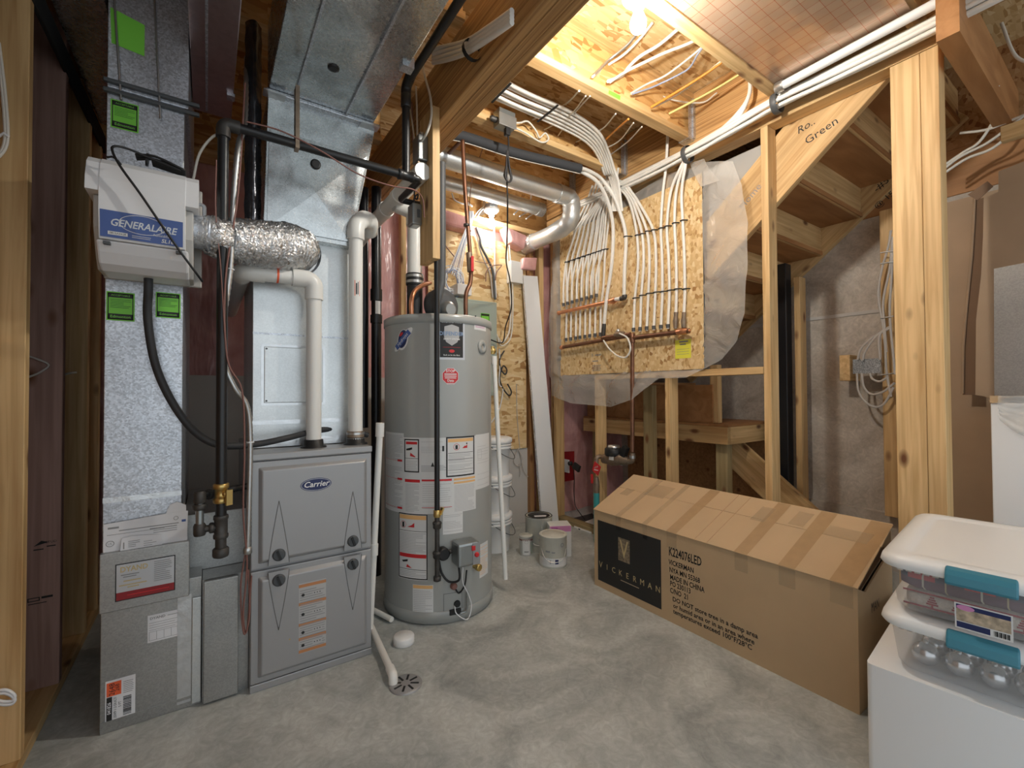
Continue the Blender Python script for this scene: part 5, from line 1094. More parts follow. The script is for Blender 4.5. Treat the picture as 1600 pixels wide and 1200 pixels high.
# cable coil (blue-white data cables)
rr = random.Random(12); kc = pxy(706, 440, Y=3.03)
cc = thing('data_cable_coil', kc, 'coil of pale blue and white data cables on the OSB board', 'cable coil')
for k in range(9):
    r0 = rr.uniform(0.07, 0.11); cx = kc.x+rr.uniform(-0.015,0.03); cz = kc.z+rr.uniform(-0.02,0.03); pts = []
    for i in range(22):
        t = 2*math.pi*i/20; pts.append(V((cx+r0*0.75*math.cos(t), 3.02+0.03*rr.random(), cz+r0*math.sin(t))))
    ob('loop', MB().tube(curve(pts,3), 0.0045, 6), M[('cable_bright','cable_blue','cable_bright')[k%3]], cc)
for k in range(7):
    ob('strand', MB().tube(curve([pxy(700+3*k,425+2*k,Y=3.03), pxy(712+2.5*k,398-2*k,Y=3.03), pxy(722+2*k,372-2*k,Y=3.0), pxy(730+1.5*k,350-2*k,Y=2.98), pxy(733+k,330,Y=2.98)],5), 0.0042, 6), M[('cable_bright','cable_blue','cable_bright')[k%3]], cc)
def run(name, pix, Y, r, mat, label, cat='cable', n=6):
    return wire(name, [pxy(p[0], p[1], Y=(p[2] if len(p) > 2 else Y)) for p in pix], r, M[mat], label, cat, n=n)
run('panel_feed', [(744,355),(750,372),(752,385),(762,405),(770,425),(773,460),(774,468)], 3.06, 0.010, 'charcoal', 'thick dark service cables running down to the electrical panel')
run('panel_feed', [(741,355),(747,375),(750,390),(758,410),(766,430),(770,465)], 3.07, 0.007, 'cable_grey', 'grey service cable beside the thick dark ones')
run('white_drop', [(772,350),(773,385),(773,420),(775,465)], 3.06, 0.007, 'cable_bright', 'straight white cable below the corner bulb')
run('romex_run', [(790,360),(793,400),(797,450),(798,490),(795,520),(785,535),(778,528)], 3.06, 0.008, 'cable_white', 'cream cable curving down right of the electrical panel')
run('romex_run', [(794,360),(797,400),(801,450),(801,500),(797,530),(783,540),(776,522)], 3.05, 0.006, 'cable_white', 'outermost cream cable looping beside the electrical panel')
run('black_loop', [(759,440),(760,425),(768,416),(782,414),(783,416),(776,425),(774,438)], 3.04, 0.004, 'wire_brown', 'thin brown wire loop above the electrical panel')
run('brown_lead', [(688,350),(690,370),(697,385),(709,400),(712,405)], 3.05, 0.004, 'wire_brown', 'thin brown lead dropping at the left of the OSB')
run('brown_lead', [(742,408),(752,410),(765,412),(768,412)], 3.05, 0.003, 'wire_brown', 'short brown lead between the cables')
run('cord_loops', [(788,548),(781,560),(782,575),(789,585),(792,578),(786,572),(781,590),(785,605),(795,618),(799,612),(793,600)], 3.05, 0.006, 'rubber', 'loose black cord loops right of the panel')
run('loose_cable', [(780,545),(781,570),(780,600),(786,608),(780,640),(768,660)], 3.05, 0.005, 'cable_bright', 'white cable below the black cord loops')
kk = pxy(806, 715, Y=3.09)
lc = thing('grey_cable_loop', kk, 'small grey wire loops hanging on the low drywall board', 'cable')
for k, pts in enumerate(([(812,700),(806,708),(803,722),(810,728),(816,718),(812,706),(806,702)], [(812,705),(815,720),(818,735),(825,745)], [(811,725),(813,738),(812,745)], [(807,600),(808,650),(812,700)])):
    ob('strand', MB().tube(curve([pxy(x,y,Y=3.088) for x,y in pts],6), 0.0035, 6), M['cable_grey'], lc)
# insulation strip and film near the corner bulb
fp = [pxy(x,y,Y=3.0) for x,y in ((692,325),(732,338),(740,362),(688,348))]
ob('insulation_batt', MB().prism(fp, (0,0.12,0)), M['pink'], wb, bevel=0.02)
fp = [pxy(x,y,Y=2.98) for x,y in ((790,352),(825,368),(820,390),(800,378))]
ob('insulation_batt', MB().prism(fp, (0,0.12,0)), M['pink'], wb, bevel=0.02)
fp = [pxy(x,y,Y=3.0) for x,y in ((818,402),(840,402),(838,422),(816,420))]
ob('insulation_batt', MB().prism(fp, (0,0.05,0)), M['pink'], wb, bevel=0.012)
ob('grey_box', MB().box(2.06, 2.18, 3.02, 3.09, 2.02, 2.20), M['label_white'], None, 'small pale box on the board below the corner duct', 'box', bevel=0.004)
# white board leaning in the corner
t0, t1, t2, t3 = (2.205, 3.07, 2.105), (2.345, 3.035, 2.11), (2.485, 2.94, 0.0), (2.335, 2.98, 0.0)
ob('white_plank', MB().prism([t0, t1, t2, t3], (0.004, 0.016, 0)), M['white_board'], None, 'tall white plank leaning in the back corner', 'plank', bevel=0.001)
ob('foil_strip', MB().prism([(2.19,3.05,2.1),(2.204,3.05,2.1),(2.334,2.975,0.0),(2.318,2.975,0.0)], (0,0.005,0)), M['foil'], None, 'narrow foil strip along the left edge of the white plank', 'strip')
# stack of white pails behind the heater
for k, (zb, lab) in enumerate(((0.0, 'lowest white pail of the stack behind the heater'), (0.265, 'middle white pail of the stack behind the heater'), (0.53, 'topmost white pail of the stack with the tabbed lid'))):
    c = V((1.70, 2.72, zb)); pa = thing('pail', c, lab, 'pail', 'pails stacked behind the heater')
    ob('bucket', MB().lathe(c, (0,0,1), [(0.105,0),(0.118,0.225),(0.124,0.226),(0.124,0.236)], 32), M['white_plastic'], pa)
    ob('rib', MB().lathe(c, (0,0,1), [(0.117,0.185),(0.125,0.187),(0.125,0.195),(0.118,0.197),(0.118,0.207),(0.126,0.209),(0.126,0.217),(0.119,0.219)], 32, caps=False), M['white_plastic'], pa)
    ob('lid', MB().lathe(c, (0,0,1), [(0.128,0.230),(0.130,0.240),(0.128,0.258),(0.115,0.262),(0.112,0.2645),(0.0,0.2645)], 32, caps=False), M['white_plastic'], pa)
    ob('handle', MB().tube(curve([c+V((-0.09,-0.085,0.21)), c+V((0.03,-0.145,0.13)), c+V((0.13,-0.07,0.12)), c+V((0.12,0.02,0.21))],8), 0.0025, 6), M['charcoal'], pa)
# paint cans
def can(c, r, h, lab, body, lidmat, extra=None, bail=True):
    c = V(c); t = thing('paint_can', c, lab, 'paint can', 'paint cans by the stair wall')
    ob('body', MB().lathe(c, (0,0,1), [(r*0.97,0),(r,0.004),(r,h-0.008),(r*1.03,h-0.006),(r*1.03,h)], 36), M[body], t)
    ob('lid', MB().lathe(c, (0,0,1), [(r*1.03,h),(r*0.98,h+0.004),(r*0.90,h-0.004),(r*0.86,h-0.004),(r*0.84,h+0.001),(0,h+0.001)], 36, caps=False), M[lidmat], t)
    if bail:
        n1 = V((-CR.x,-CR.y,0)); ob('bail', MB().tube(curve([c+n1*r*1.02+V((0,0,h*0.78)), c+n1*r*0.7-V((CF.x,CF.y,0))*r*0.85+V((0,0,h*0.35)), c-V((CF.x,CF.y,0))*r*1.06+V((0,0,h*0.22)), c-n1*r*0.7-V((CF.x,CF.y,0))*r*0.85+V((0,0,h*0.35)), c-n1*r*1.02+V((0,0,h*0.78))],8), 0.002, 6), M['steel'], t)
    return t
c1 = pxy(823, 868, Z=0)+V((0.02,0.035,0)); c1.z = 0
mpc = Cyl(c1, 0.0465, math.atan2(-c1.y,-c1.x))
t = can(c1, 0.0465, 0.125, 'smallest paint can of the group, with white label', 'tin', 'can_cream', bail=False)
Dec(mpc).rect(-0.024,0.006,0.030,0.105,0.0006).build('label', M['label_white'], t); Dec(mpc).rect(0.034,0.01,0.060,0.085,0.0006).build('label_panel', M['panel_green'], t); Dec(mpc).rect(-0.012,0.022,0.018,0.030,0.0012).ring(0.003,0.09,0.013,0.010,0.001,0.0012,16).build('label_print', M['print_grey'], t); Dec(mpc).rect(-0.068,0.098,0.06,0.108,0.0004).build('label_band', M['wire_brown'], t)
c2 = pxy(868, 888, Z=0)+V((0.035,0.065,0)); c2.z = 0
R2 = 0.088; mpc = Cyl(c2, R2, math.atan2(-c2.y,-c2.x))
t = can(c2, R2, 0.195, 'front large cream paint can with bail handle', 'can_cream', 'can_cream')
Dec(mpc).rect(-0.13,0.012,0.13,0.065,0.0006).build('label', M['label_white'], t); Dec(mpc).rect(0.012,0.030,0.034,0.058,0.0012).build('label_blue', M['navy'], t); Dec(mpc).ring(0.062,0.145,0.013,0.014,0.005,0.0012,20).rect(-0.05,0.10,-0.02,0.112,0.0012).rect(-0.01,0.098,0.012,0.106,0.0012).rect(-0.02,0.03,-0.016,0.055,0.0012).build('label_print', M['print_grey'], t)
c3 = pxy(846, 863, Z=0)+V((0.035,0.075,0)); c3.z = 0
R3 = 0.095; mpc = Cyl(c3, R3, math.atan2(-c3.y,-c3.x))
t = can(c3, R3, 0.235, 'tall rear paint can with black lid', 'can_cream', 'black')
Dec(mpc).rect(0.022,0.02,0.026,0.19,0.0008).rect(-0.005,0.125,0.012,0.14,0.0008).rect(0.0,0.08,0.015,0.10,0.0008).build('label_print', M['print_light'], t)
lp = Flat(c3+V((0,0,0.2365)), CR, V((CF.x,CF.y,0))); Dec(lp).poly([(-0.03,-0.05),(0.05,-0.04),(0.055,-0.01),(-0.035,-0.02)],0.0006).build('paper_note', M['paper'], t)
pbx = thing('small_carton', (2.07, 2.37, 0), 'small white carton with pink stripe between the large cans', 'carton')
cc_ = pxy(868, 826, Z=0.21); dx = V((CR.x,CR.y,0)).normalized(); dy = V((CF.x,CF.y,0)).normalized(); ax = (dx*0.9+dy*0.1).normalized(); ay = V((-ax.y,ax.x,0))
bc = V((2.005, 2.375, 0.105))
ob('carton', MB().obox(bc, ax*0.075, ay*0.06, V((0,0,0.105))), M['label_white'], pbx, bevel=0.002)
CFc = Flat(bc-ay*0.06, ax, (0,0,1)); Dec(CFc).rect(-0.072,0.065,0.072,0.103,0.0006).build('pink_stripe', M['pink_print'], pbx); Dec(CFc).rect(-0.062,0.078,-0.02,0.094,0.0012).build('stripe_print', M['magenta_print'], pbx)
# ================================================================== outlet, meter
rb = thing('outlet', (2.62, 2.9, 0.6), 'white outlet on a red backing in the open wall', 'outlet')
oa = pxy(873, 705, X=2.66); obb = pxy(899, 752, X=2.66)
ob('red_backing', MB().prism([pxy(875,706,X=2.66),pxy(897,705,X=2.66),pxy(897,750,X=2.66),pxy(880,753,X=2.66),pxy(873,751,X=2.66)], (0.004,0,0)), M['red_dark'], rb)
g = pxy(885.5, 728, X=2.655); ob('cover_plate', MB().box(2.648, 2.659, g.y-0.035, g.y+0.035, g.z-0.058, g.z+0.058), M['white_plastic'], rb, bevel=0.003)
g = pxy(892, 724, X=2.64); pg = thing('plug_adapter', g, 'black plug adapter and cord in the low outlet', 'adapter')
ob('plug', MB().lathe(g+V((0.008,0,0)), (-1,0,0), [(0.018,0),(0.018,0.03),(0.012,0.034)], 14), M['black'], pg)
ob('brick', MB().obox(pxy(901,730,X=2.58), (0.012,0.0,0.0), (0,0.036,0.014), (0,-0.010,0.026)), M['black'], pg, bevel=0.004)
ob('cord', MB().tube(curve([g, pxy(897,740,X=2.63), pxy(897,770,X=2.63), pxy(899,790,X=2.63), pxy(907,803,X=2.63), pxy(914,812,X=2.66)],6), 0.004, 6), M['black'], pg)
ob('film_scrap', MB().prism([pxy(x,y,Z=0.0) for x,y in ((890,812),(925,803),(940,818),(905,828))], (0,0,0.006)), M['rubber'], None, 'dark rubber scrap lying behind the sole plate', 'scrap')
ob('drywall_scrap', MB().prism([pxy(x,y,Z=0.0) for x,y in ((897,824),(928,812),(935,836),(921,833))], (0,0,0.012)), M['white_board'], None, 'white board scrap lying behind the sole plate', 'scrap')
wire('ground_stub', [pxy(880,806,X=2.75), pxy(880,780,X=2.75), pxy(881,776,X=2.75)], 0.010, M['black'], 'short black stub rising from the ground behind the wall', 'stub', smoothing=0)
mt = thing('water_meter', pxy(965,715,X=2.45), 'bronze water meter with black register below the manifold', 'meter')
MX = 2.45
mc = pxy(959, 716, X=MX)
ob('body', MB().tube([pxy(942,713,X=MX), pxy(945,716,X=MX), pxy(958,718,X=MX), pxy(970,718,X=MX), pxy(982,721,X=MX)], [0.020,0.040,0.046,0.040,0.024], 16), M['bronze'], mt)
ob('register', MB().lathe(pxy(959,712,X=MX), (0,0,1), [(0.060,0),(0.066,0.015),(0.064,0.052),(0.050,0.060)], 20), M['black'], mt)
ob('register_lid', MB().lathe(pxy(959,712,X=MX)+V((0,0,0.0605)), (0,0,1), [(0.044,0),(0.042,0.016),(0.0,0.019)], 18, caps=False), M['steel'], mt)
ob('port', MB().obox(pxy(976,706,X=MX), (0.020,0,0), (0,0.018,0.010), (0,-0.015,0.038)), M['black'], mt, bevel=0.004)
Dec(Flat(pxy(955,716,X=MX-0.047), (0,-1,0), (0,0,1))).rect(-0.022,-0.013,0.024,0.013,0.0005).build('meter_label', M['label_white'], mt)
for x in (956, 971): ob('bolt', MB().lathe(pxy(x,725,X=MX), (0,0,-1), [(0.007,0),(0.007,0.012)], 8), M['steel'], mt)
ob('elbow', MB().tube(bend([pxy(980,721,X=MX), pxy(988,721,X=MX), pxy(988,708,X=MX)],0.02), 0.019, 14), M['bronze'], mt)
ob('nut', MB().lathe(pxy(988,716,X=MX), (0,0,1), [(0.022,0),(0.022,0.02)], 8), M['steel'], mt)
ob('inlet', MB().tube(bend([pxy(944,714,X=MX), pxy(932,713,X=MX-0.06), pxy(932,740,X=MX-0.06)],0.025), 0.016, 14), M['bronze'], mt)
ob('shutoff', MB().tube([pxy(932,745,X=MX-0.06), pxy(932,753,X=MX-0.06), pxy(932,760,X=MX-0.06), pxy(932,775,X=MX-0.06)], [0.014,0.022,0.024,0.020], 14), M['bronze'], mt)
ob('supply_pipe', MB().tube([pxy(932,770,X=MX-0.06), V((*pxy(932,790,X=MX-0.06)[:2],0.0))], 0.022, 14), M['teal_pipe'], mt, 'teal supply pipe')
ob('red_handle', MB().obox(pxy(925,748,X=MX-0.075), (0.004,0,0), (0,0.010,0), (0,0,0.034)), M['red'], mt, bevel=0.002)
tc = pxy(932,732,X=MX-0.085); s45 = 0.036
ob('red_tag', MB().obox(tc, (0.002,0,0), (0,s45*0.85,s45*0.45), (0,-s45*0.40,s45*0.95)), M['red'], mt, 'red hanging tag')
Dec(Flat(tc-V((0.0022,0,0)), (0,-1,0), (0,0,1))).text('STOP', 0.0, 0.008, 0.018, 0.0006, rot=0.45).rect(-0.024,-0.014,0.02,-0.008,0.0006).build('tag_print', M['white_plastic'], mt)
# ================================================================== manifold board, headers and tubes
PX = XW-0.012
a = pxy(876, 587, X=PX); b = pxy(1097, 270, X=PX)
bo = thing('manifold_board', (PX, (a.y+b.y)/2, a.z), 'OSB board carrying the copper plumbing manifolds', 'board')
bd_ = ob('board', MB().box(PX, XW-0.001, b.y, a.y, a.z, b.z), M['osb'], bo, bevel=0.001)
ob('board_edge', MB().box(PX-0.0006, XW-0.001, b.y-0.002, b.y-0.0001, a.z, b.z), M['charcoal'], bo)
BFm = Flat((PX, 0, 0), (0,-1,0), (0,0,1))
def bpx(x, y, X=PX): p = pxy(x, y, X=X); return -p.y, p.z
u, v = bpx(930, 555); Dec(BFm).text('B', u-0.03, v, 0.032, 0.0006).rect(u+0.0,v-0.005,u+0.06,v+0.004,0.0006).rect(u-0.03,v-0.05,u+0.03,v-0.042,0.0006).lines(u-0.03,v-0.125,u+0.06,v-0.07,0.013,0.005,0.0006,4).build('stamp', M['print_grey'], bo)
u, v = bpx(1055, 532); u2, v2 = bpx(1080, 559); s = Dec(BFm).rect(u,v2,u2,v,0.0008).build('yellow_notice', M['yellow_label'], bo, 'yellow notice sticker')
Dec(BFm).rect(u+0.03,v-0.018,u2-0.02,v-0.008,0.0014).rect(u+0.035,v-0.034,u2-0.035,v-0.026,0.0014).lines(u+0.012,v2+0.012,u2-0.012,v-0.045,0.016,0.002,0.0014,2).build('notice_print', M['print_grey'], s)
HXm = 2.438
def hdr(x0, y0, x1, y1): return pxy(x0, y0, X=HXm), pxy(x1, y1, X=HXm)
def clip(p, par, wd=0.022):
    ob('clip', MB().tube([V((PX-0.001,p.y+wd,p.z-0.004)), V((p.x-0.012,p.y+wd*0.5,p.z)), V((p.x-0.014,p.y,p.z)), V((p.x-0.012,p.y-wd*0.5,p.z)), V((PX-0.001,p.y-wd,p.z+0.004))], 0.0038, 6), M['black'], par)
def fer(p, par): ob('ferrule', MB().lathe(p-V((0,0,0.012)), (0,0,1), [(0.0125,0),(0.0125,0.024)], 10), M['charcoal'], par)
TR = 0.0085
# upper left header
h0, h1 = hdr(873, 489, 962, 469)
um_ = thing('plumbing_manifold', h0, 'upper copper manifold with white tubes on the board left half', 'manifold')
ob('header', MB().tube([h0, h1], 0.015, 16), M['copper'], um_)
ob('end_cap', MB().lathe(h0-(h1-h0).normalized()*0.008, h1-h0, [(0.012,0),(0.018,0.004),(0.018,0.02),(0.015,0.024)], 14), M['copper'], um_)
ob('reducer', MB().tube([pxy(952,471,X=HXm), pxy(958,470,X=HXm), pxy(962,468,X=HXm)], [0.017,0.024,0.020], 14), M['copper'], um_)
ob('adapter', MB().tube([pxy(961,468,X=HXm), pxy(973,466,X=HXm)], 0.015, 14), M['pvc'], um_)
ob('elbow', MB().tube(bend([pxy(970,467,X=HXm),pxy(976,465,X=HXm),pxy(976,461,X=HXm)],0.01), 0.018, 12), M['iron_fitting'], um_)
xs = [880.6, 887, 894, 901.5, 908.8, 916.7, 924, 932]
def lerp(a, b, t): return a+(b-a)*t
TOP = [(928,262),(932,268),(940,258)]
rr = random.Random(5)
for i, x in enumerate(xs):
    t = i/7; y0 = lerp(481, 467, t)-2; xc = lerp(883, 940, i/7.0)+2; yc = lerp(410, 391, t)
    cvx = lerp(905, 948, t); cvy = lerp(350, 330, t)
    P = [pxy(x,y0,X=HXm), pxy(x+0.3,lerp(y0,yc,0.5),X=2.46), pxy(xc,yc,X=2.462), pxy(lerp(xc,cvx,0.55),lerp(yc,cvy,0.6),X=2.455), pxy(cvx,cvy,X=2.44), pxy(lerp(938,958,t),lerp(312,290,t),X=2.41), pxy(lerp(950,962,t),lerp(285,268,t),X=2.38)]
    ob('tube', MB().tube(curve(P,5), TR, 8), M['pex'], um_); fer(P[0]+V((0,0,0.016)), um_); clip(P[2], um_, 0.016)
P = [pxy(975,461,X=HXm), pxy(976,420,X=2.44), pxy(978,370,X=2.445), pxy(970,335,X=2.41), pxy(958,305,X=2.36), pxy(940,280,X=2.28), pxy(922,268,X=2.16), pxy(906,262,X=2.05)]
ob('main_tube', MB().tube(curve(P,6), 0.0125, 10), M['pex'], um_); clip(P[2], um_, 0.022)
# lower left header
h0, h1 = hdr(877, 543, 985, 524)
lm = thing('plumbing_manifold', h0, 'lower copper manifold with white tubes on the board left half', 'manifold')
ob('header', MB().tube([h0, h1], 0.0145, 16), M['copper_old'], lm)
ob('end_cap', MB().lathe(h0-(h1-h0).normalized()*0.008, h1-h0, [(0.012,0),(0.018,0.004),(0.018,0.03),(0.0145,0.034)], 14), M['copper'], lm)
xs2 = [884.5, 891.7, 899.6, 906, 914, 921.4, 929.7, 938]
for i, x in enumerate(xs2):
    t = i/7; y0 = lerp(535, 527, t)-1; xm = lerp(888, 940, t); xc = lerp(886, 946, t); yc = lerp(409, 390, t); cvx = lerp(900, 953, t); cvy = lerp(352, 322, t)
    P = [pxy(x,y0,X=HXm), pxy(x+0.5,lerp(y0,480,0.5),X=2.465), pxy(x+1.0,480,X=2.468), pxy(lerp(x+1,xc,0.6),445,X=2.468), pxy(xc,yc,X=2.472), pxy(lerp(xc,cvx,0.6),lerp(yc,cvy,0.55),X=2.468), pxy(cvx,cvy,X=2.45), pxy(lerp(916,962,t),lerp(318,290,t),X=2.43), pxy(lerp(926,966,t),lerp(290,262,t),X=2.40)]
    ob('tube', MB().tube(curve(P,5), TR, 8), M['pex'], lm); fer(P[0]+V((0,0,0.018)), lm); clip(P[4], lm, 0.016)
P = [pxy(943,520,X=2.42), pxy(944,505,X=2.42), pxy(948,465,X=2.42), pxy(955,420,X=2.42), pxy(958,380,X=2.42), pxy(957,345,X=2.40), pxy(948,310,X=2.33), pxy(932,283,X=2.22), pxy(905,266,X=2.08)]
ob('main_tube', MB().tube(curve(P,6), 0.0125, 10), M['pex'], lm)
ob('main_elbow', MB().tube([pxy(942,528,X=2.42), pxy(943,517,X=2.42), pxy(944,506,X=2.42)], [0.015,0.017,0.015], 12), M['iron_fitting'], lm)
ob('bypass_pipe', MB().tube([pxy(941,528,X=2.415), pxy(985,522,X=2.415)], 0.014, 12), M['copper_old'], lm)
ob('mixing_valve', MB().tube([pxy(960,524,X=2.41), pxy(964,522,X=2.41), pxy(972,522,X=2.41), pxy(976,521,X=2.41)], [0.012,0.022,0.022,0.012], 12), M['bronze'], lm)
ob('valve_cap', MB().lathe(pxy(966,520,X=2.41), (0,0,1), [(0.012,0),(0.014,0.02),(0.008,0.028)], 10), M['steel'], lm)
ob('drip_tube', MB().tube(curve([pxy(968,521,X=2.39), pxy(980,528,X=2.38), pxy(985,545,X=2.38), pxy(978,558,X=2.38), pxy(965,556,X=2.38), pxy(952,545,X=2.39), pxy(943,532,X=2.40)],7), 0.006, 8), M['pex'], lm)
# right header + riser
h0, h1 = hdr(988, 528, 1077, 517)
rm = thing('plumbing_manifold', h0, 'copper manifold with eight white tubes on the board right half', 'manifold')
ob('header', MB().tube([h0, h1], 0.0155, 16), M['copper_old'], rm)
ob('end_cap', MB().tube([pxy(1058,519,X=HXm), pxy(1066,518,X=HXm), pxy(1073,517,X=HXm), pxy(1078,516,X=HXm)], [0.017,0.022,0.019,0.006], 14), M['copper'], rm)
rz = pxy(988, 528, X=HXm)
ob('tee', MB().lathe(rz-V((0,0,0.035)), (0,0,1), [(0.018,0),(0.020,0.005),(0.020,0.06),(0.017,0.065)], 14), M['copper_old'], rm)
e = pxy(988, 706, X=2.45)
ob('riser', MB().tube([rz, e], 0.0145, 14), M['copper_old'], rm)
xb = [989.8,1000,1010.4,1021.5,1032.6,1043.7,1055.5,1068]; xt = [995.4,1003.3,1011,1020.7,1032.6,1042,1054,1066.6]; yt = [368,366,362,360,357,354,349,345]; ym = [466,462,459,457,456,454,452,452]; xm_ = [992,1002,1013,1024,1035,1046,1057,1070]
for i in range(8):
    y0 = lerp(519, 512, i/7)
    P = [pxy(xb[i],y0,X=HXm), pxy(lerp(xb[i],xm_[i],0.5),lerp(y0,ym[i],0.5),X=2.455), pxy(xm_[i],ym[i],X=2.462), pxy(lerp(xm_[i],xt[i],0.6)+(3 if i < 4 else 1),lerp(ym[i],yt[i],0.55),X=2.465), pxy(xt[i],yt[i],X=2.462)]
    if i < 4: P += [pxy(lerp(988,1000,i/3),lerp(330,320,i/3),X=2.455), pxy(lerp(978,988,i/3),lerp(305,302,i/3),X=2.43), pxy(960+4*i,290-2*i,X=2.41), pxy(940,287-2*i,X=2.41)]
    elif i == 4: P += [pxy(1036,300,X=2.455), pxy(1041,255,X=2.44), pxy(1045,170,X=2.43)]
    else: P += [pxy(lerp(1048,1065,(i-5)/2),300,X=2.45), pxy(lerp(1062,1070,(i-5)/2),265,X=2.43), pxy(1076,243,X=2.42), pxy(1110,222-2*i+12,X=2.415)]
    ob('tube', MB().tube(curve(P,6), 0.0095, 8), M['pex'], rm); fer(P[0]+V((0,0,0.018)), rm); clip(P[2], rm, 0.020); clip(P[4], rm, 0.018)
    if i > 5: ob('stop_valve', MB().tube([pxy(xb[i],512,X=HXm), pxy(xb[i],502,X=HXm), pxy(xb[i]+0.5,495,X=HXm), pxy(xb[i]+0.8,488,X=HXm)], [0.013,0.017,0.013,0.014], 12), M['bronze'], rm)
# bundle along the top plate
tb = thing('tube_bundle', pxy(1075,240,X=2.42), 'bundle of white water tubes strapped along the top plate', 'tubes')
for k in range(7):
    dx_ = -0.012*(k % 3); dz_ = 0.019*(k//2)-0.03; s_ = 1 if k % 2 else -1
    P = [V((2.43+dx_, 2.62, 2.60+dz_*0.6)), V((2.43+dx_, 2.30, 2.585+dz_*0.8)), V((2.425+dx_, 1.95, 2.575+dz_)), V((2.42+dx_+0.012*s_, 1.62, 2.570+dz_*0.7)), V((2.42+dx_, 1.36, 2.590+dz_)), V((2.425+dx_+0.012*s_, 1.105, 2.605+dz_*0.8)), V((2.425+dx_, 0.8, 2.60+dz_)), V((2.43+dx_, 0.5, 2.60+dz_)), V((2.43+dx_, -0.5, 2.61+dz_))]
    ob('tube', MB().tube(curve(P,5), 0.0105, 8), M['pex'], tb)
for k in range(3):
    P = [pxy(1172,115,X=2.43+0.01*k), pxy(1170,150,X=2.42), pxy(1150,180+5*k,X=2.415), pxy(1120,208+5*k,X=2.415), pxy(1085,232+4*k,X=2.415), pxy(1060,250,X=2.42)]
    ob('branch_tube', MB().tube(curve(P,6), 0.0105, 8), M['pex'], tb)
for y, z in ((1.625, 2.568), (1.105, 2.602)): ob('strap', MB().lathe((2.42, y-0.012, z-0.004), (0,1,0), [(0.050,0),(0.052,0.004),(0.052,0.026),(0.050,0.03)], 20, caps=False), M['charcoal'], tb)
# bundle in the joist bay
jbn = thing('tube_bundle', (1.6, 1.95, 2.74), 'curved bundle of white tubes in the joist bay above', 'tubes')
for k in range(6):
    o_ = k*0.029
    P = [V((1.04, 2.06-o_, 2.74+0.012*(k%2))), V((1.40, 2.07-o_, 2.745-0.01*(k%2))), V((1.75, 2.08-o_, 2.75)), V((2.02, 2.10-o_*0.8, 2.745)), V((2.20, 2.16-o_*0.6, 2.72)), V((2.32, 2.22-o_*0.6, 2.66)), pxy(950+3*k,270+2*k,X=2.36), pxy(958+2*k,300,X=2.39), pxy(957+3*k,330,X=2.42)]
    ob('tube', MB().tube(curve(P,6), 0.0105, 8), M['pex'], jbn)
for x in (1.30, 1.62): ob('strap', MB().box(x-0.006, x+0.006, 1.90, 2.09, 2.725, 2.729), M['black'], jbn)
# strap near the panel top
ob('tube_strap', MB().lathe(pxy(972,298,X=2.42)-V((0,0.01,0)), (0,1,0.4), [(0.034,0),(0.034,0.03)], 16, caps=False), M['charcoal'], None, 'black strap holding tubes at the board top corner', 'strap')
# foam insulated pipe
fo = thing('foam_pipe', (1.6, 2.30, 2.6), 'black foam covered pipe running below the second joist', 'pipe')
P = [V((1.06,2.33,2.60)), V((1.23,2.285,2.605)), V((1.55,2.26,2.60)), V((1.85,2.21,2.60)), V((2.04,2.17,2.595))]
ob('foam_sleeve', MB().tube(curve(P,6), 0.030, 16), M['foam_black'], fo)
ob('seam_tape', MB().tube([p+V((0,0.004,-0.029)) for p in curve(P,6)], 0.004, 6), M['cable_white'], fo)
ob('cable_tie', MB().lathe(P[2]+V((0.3,-0.04,0)), (1,-0.1,0), [(0.0315,0),(0.0315,0.012)], 16), M['black'], fo)
# ================================================================== plastic vapour sheet around the board
def pint(tab, t):
    for (a0, b0), (a1, b1) in zip(tab, tab[1:]):
        if t <= a1: return b0+(b1-b0)*(t-a0)/(a1-a0)
    return tab[-1][1]
SX = XW-0.0005
lefte = [(0,3.02),(0.3,3.05),(1,2.98)]
right = [(0,1.46),(0.08,1.36),(0.2,1.30),(0.4,1.28),(0.6,1.30),(0.8,1.31),(0.93,1.36),(1.0,1.55)]
bot = [(0,1.08),(0.2,1.02),(0.45,1.00),(0.6,1.06),(0.72,1.20),(0.85,1.20),(1.0,1.30)]
top_ = [(0,2.42),(0.5,2.50),(0.8,2.55),(1.0,2.50)]
def film(u, v):
    y = pint(lefte, v)*(1-u)+pint(right, v)*u; z = pint(bot, u)*(1-v)+pint(top_, u)*v
    edge = max(0, 1.60-y)
    w_ = 0.004*math.sin(y*31+z*9)+0.003*math.sin(z*27-y*8)
    x = SX-0.004-abs(w_)*0.0 + 0.0
    if y < b.y: x = SX-0.014-0.05*min(1, edge/0.3)*abs(math.sin(z*4+1.2))+w_
    elif z < a.z: x = SX-0.014-0.05*abs(math.sin(y*5+0.6))*min(1, (a.z-z)/0.12)+w_
    elif y > a.y: x = SX-0.016-0.02*abs(math.sin(z*3))+w_
    else: x = SX-0.0003
    return V((x, y, z))
vs = thing('vapour_sheet', (2.48, 2.1, 1.1), 'clear plastic vapour sheet bulging out around the manifold board', 'plastic sheet')
ob('sheet', MB().grid(film, 90, 70), M['poly'], vs)
# folded corner over the top right of the board
def fold(u, v):
    p0 = pxy(lerp(1078,1100,u), lerp(255,248,u), X=2.47); q0 = pxy(lerp(1095,1125,u), lerp(292,282,u), X=2.45)
    return p0.lerp(q0, v)+V((-0.02*math.sin(v*3.1)*(0.5+u), 0, 0))
ob('fold', MB().grid(fold, 6, 8), M['poly'], vs)
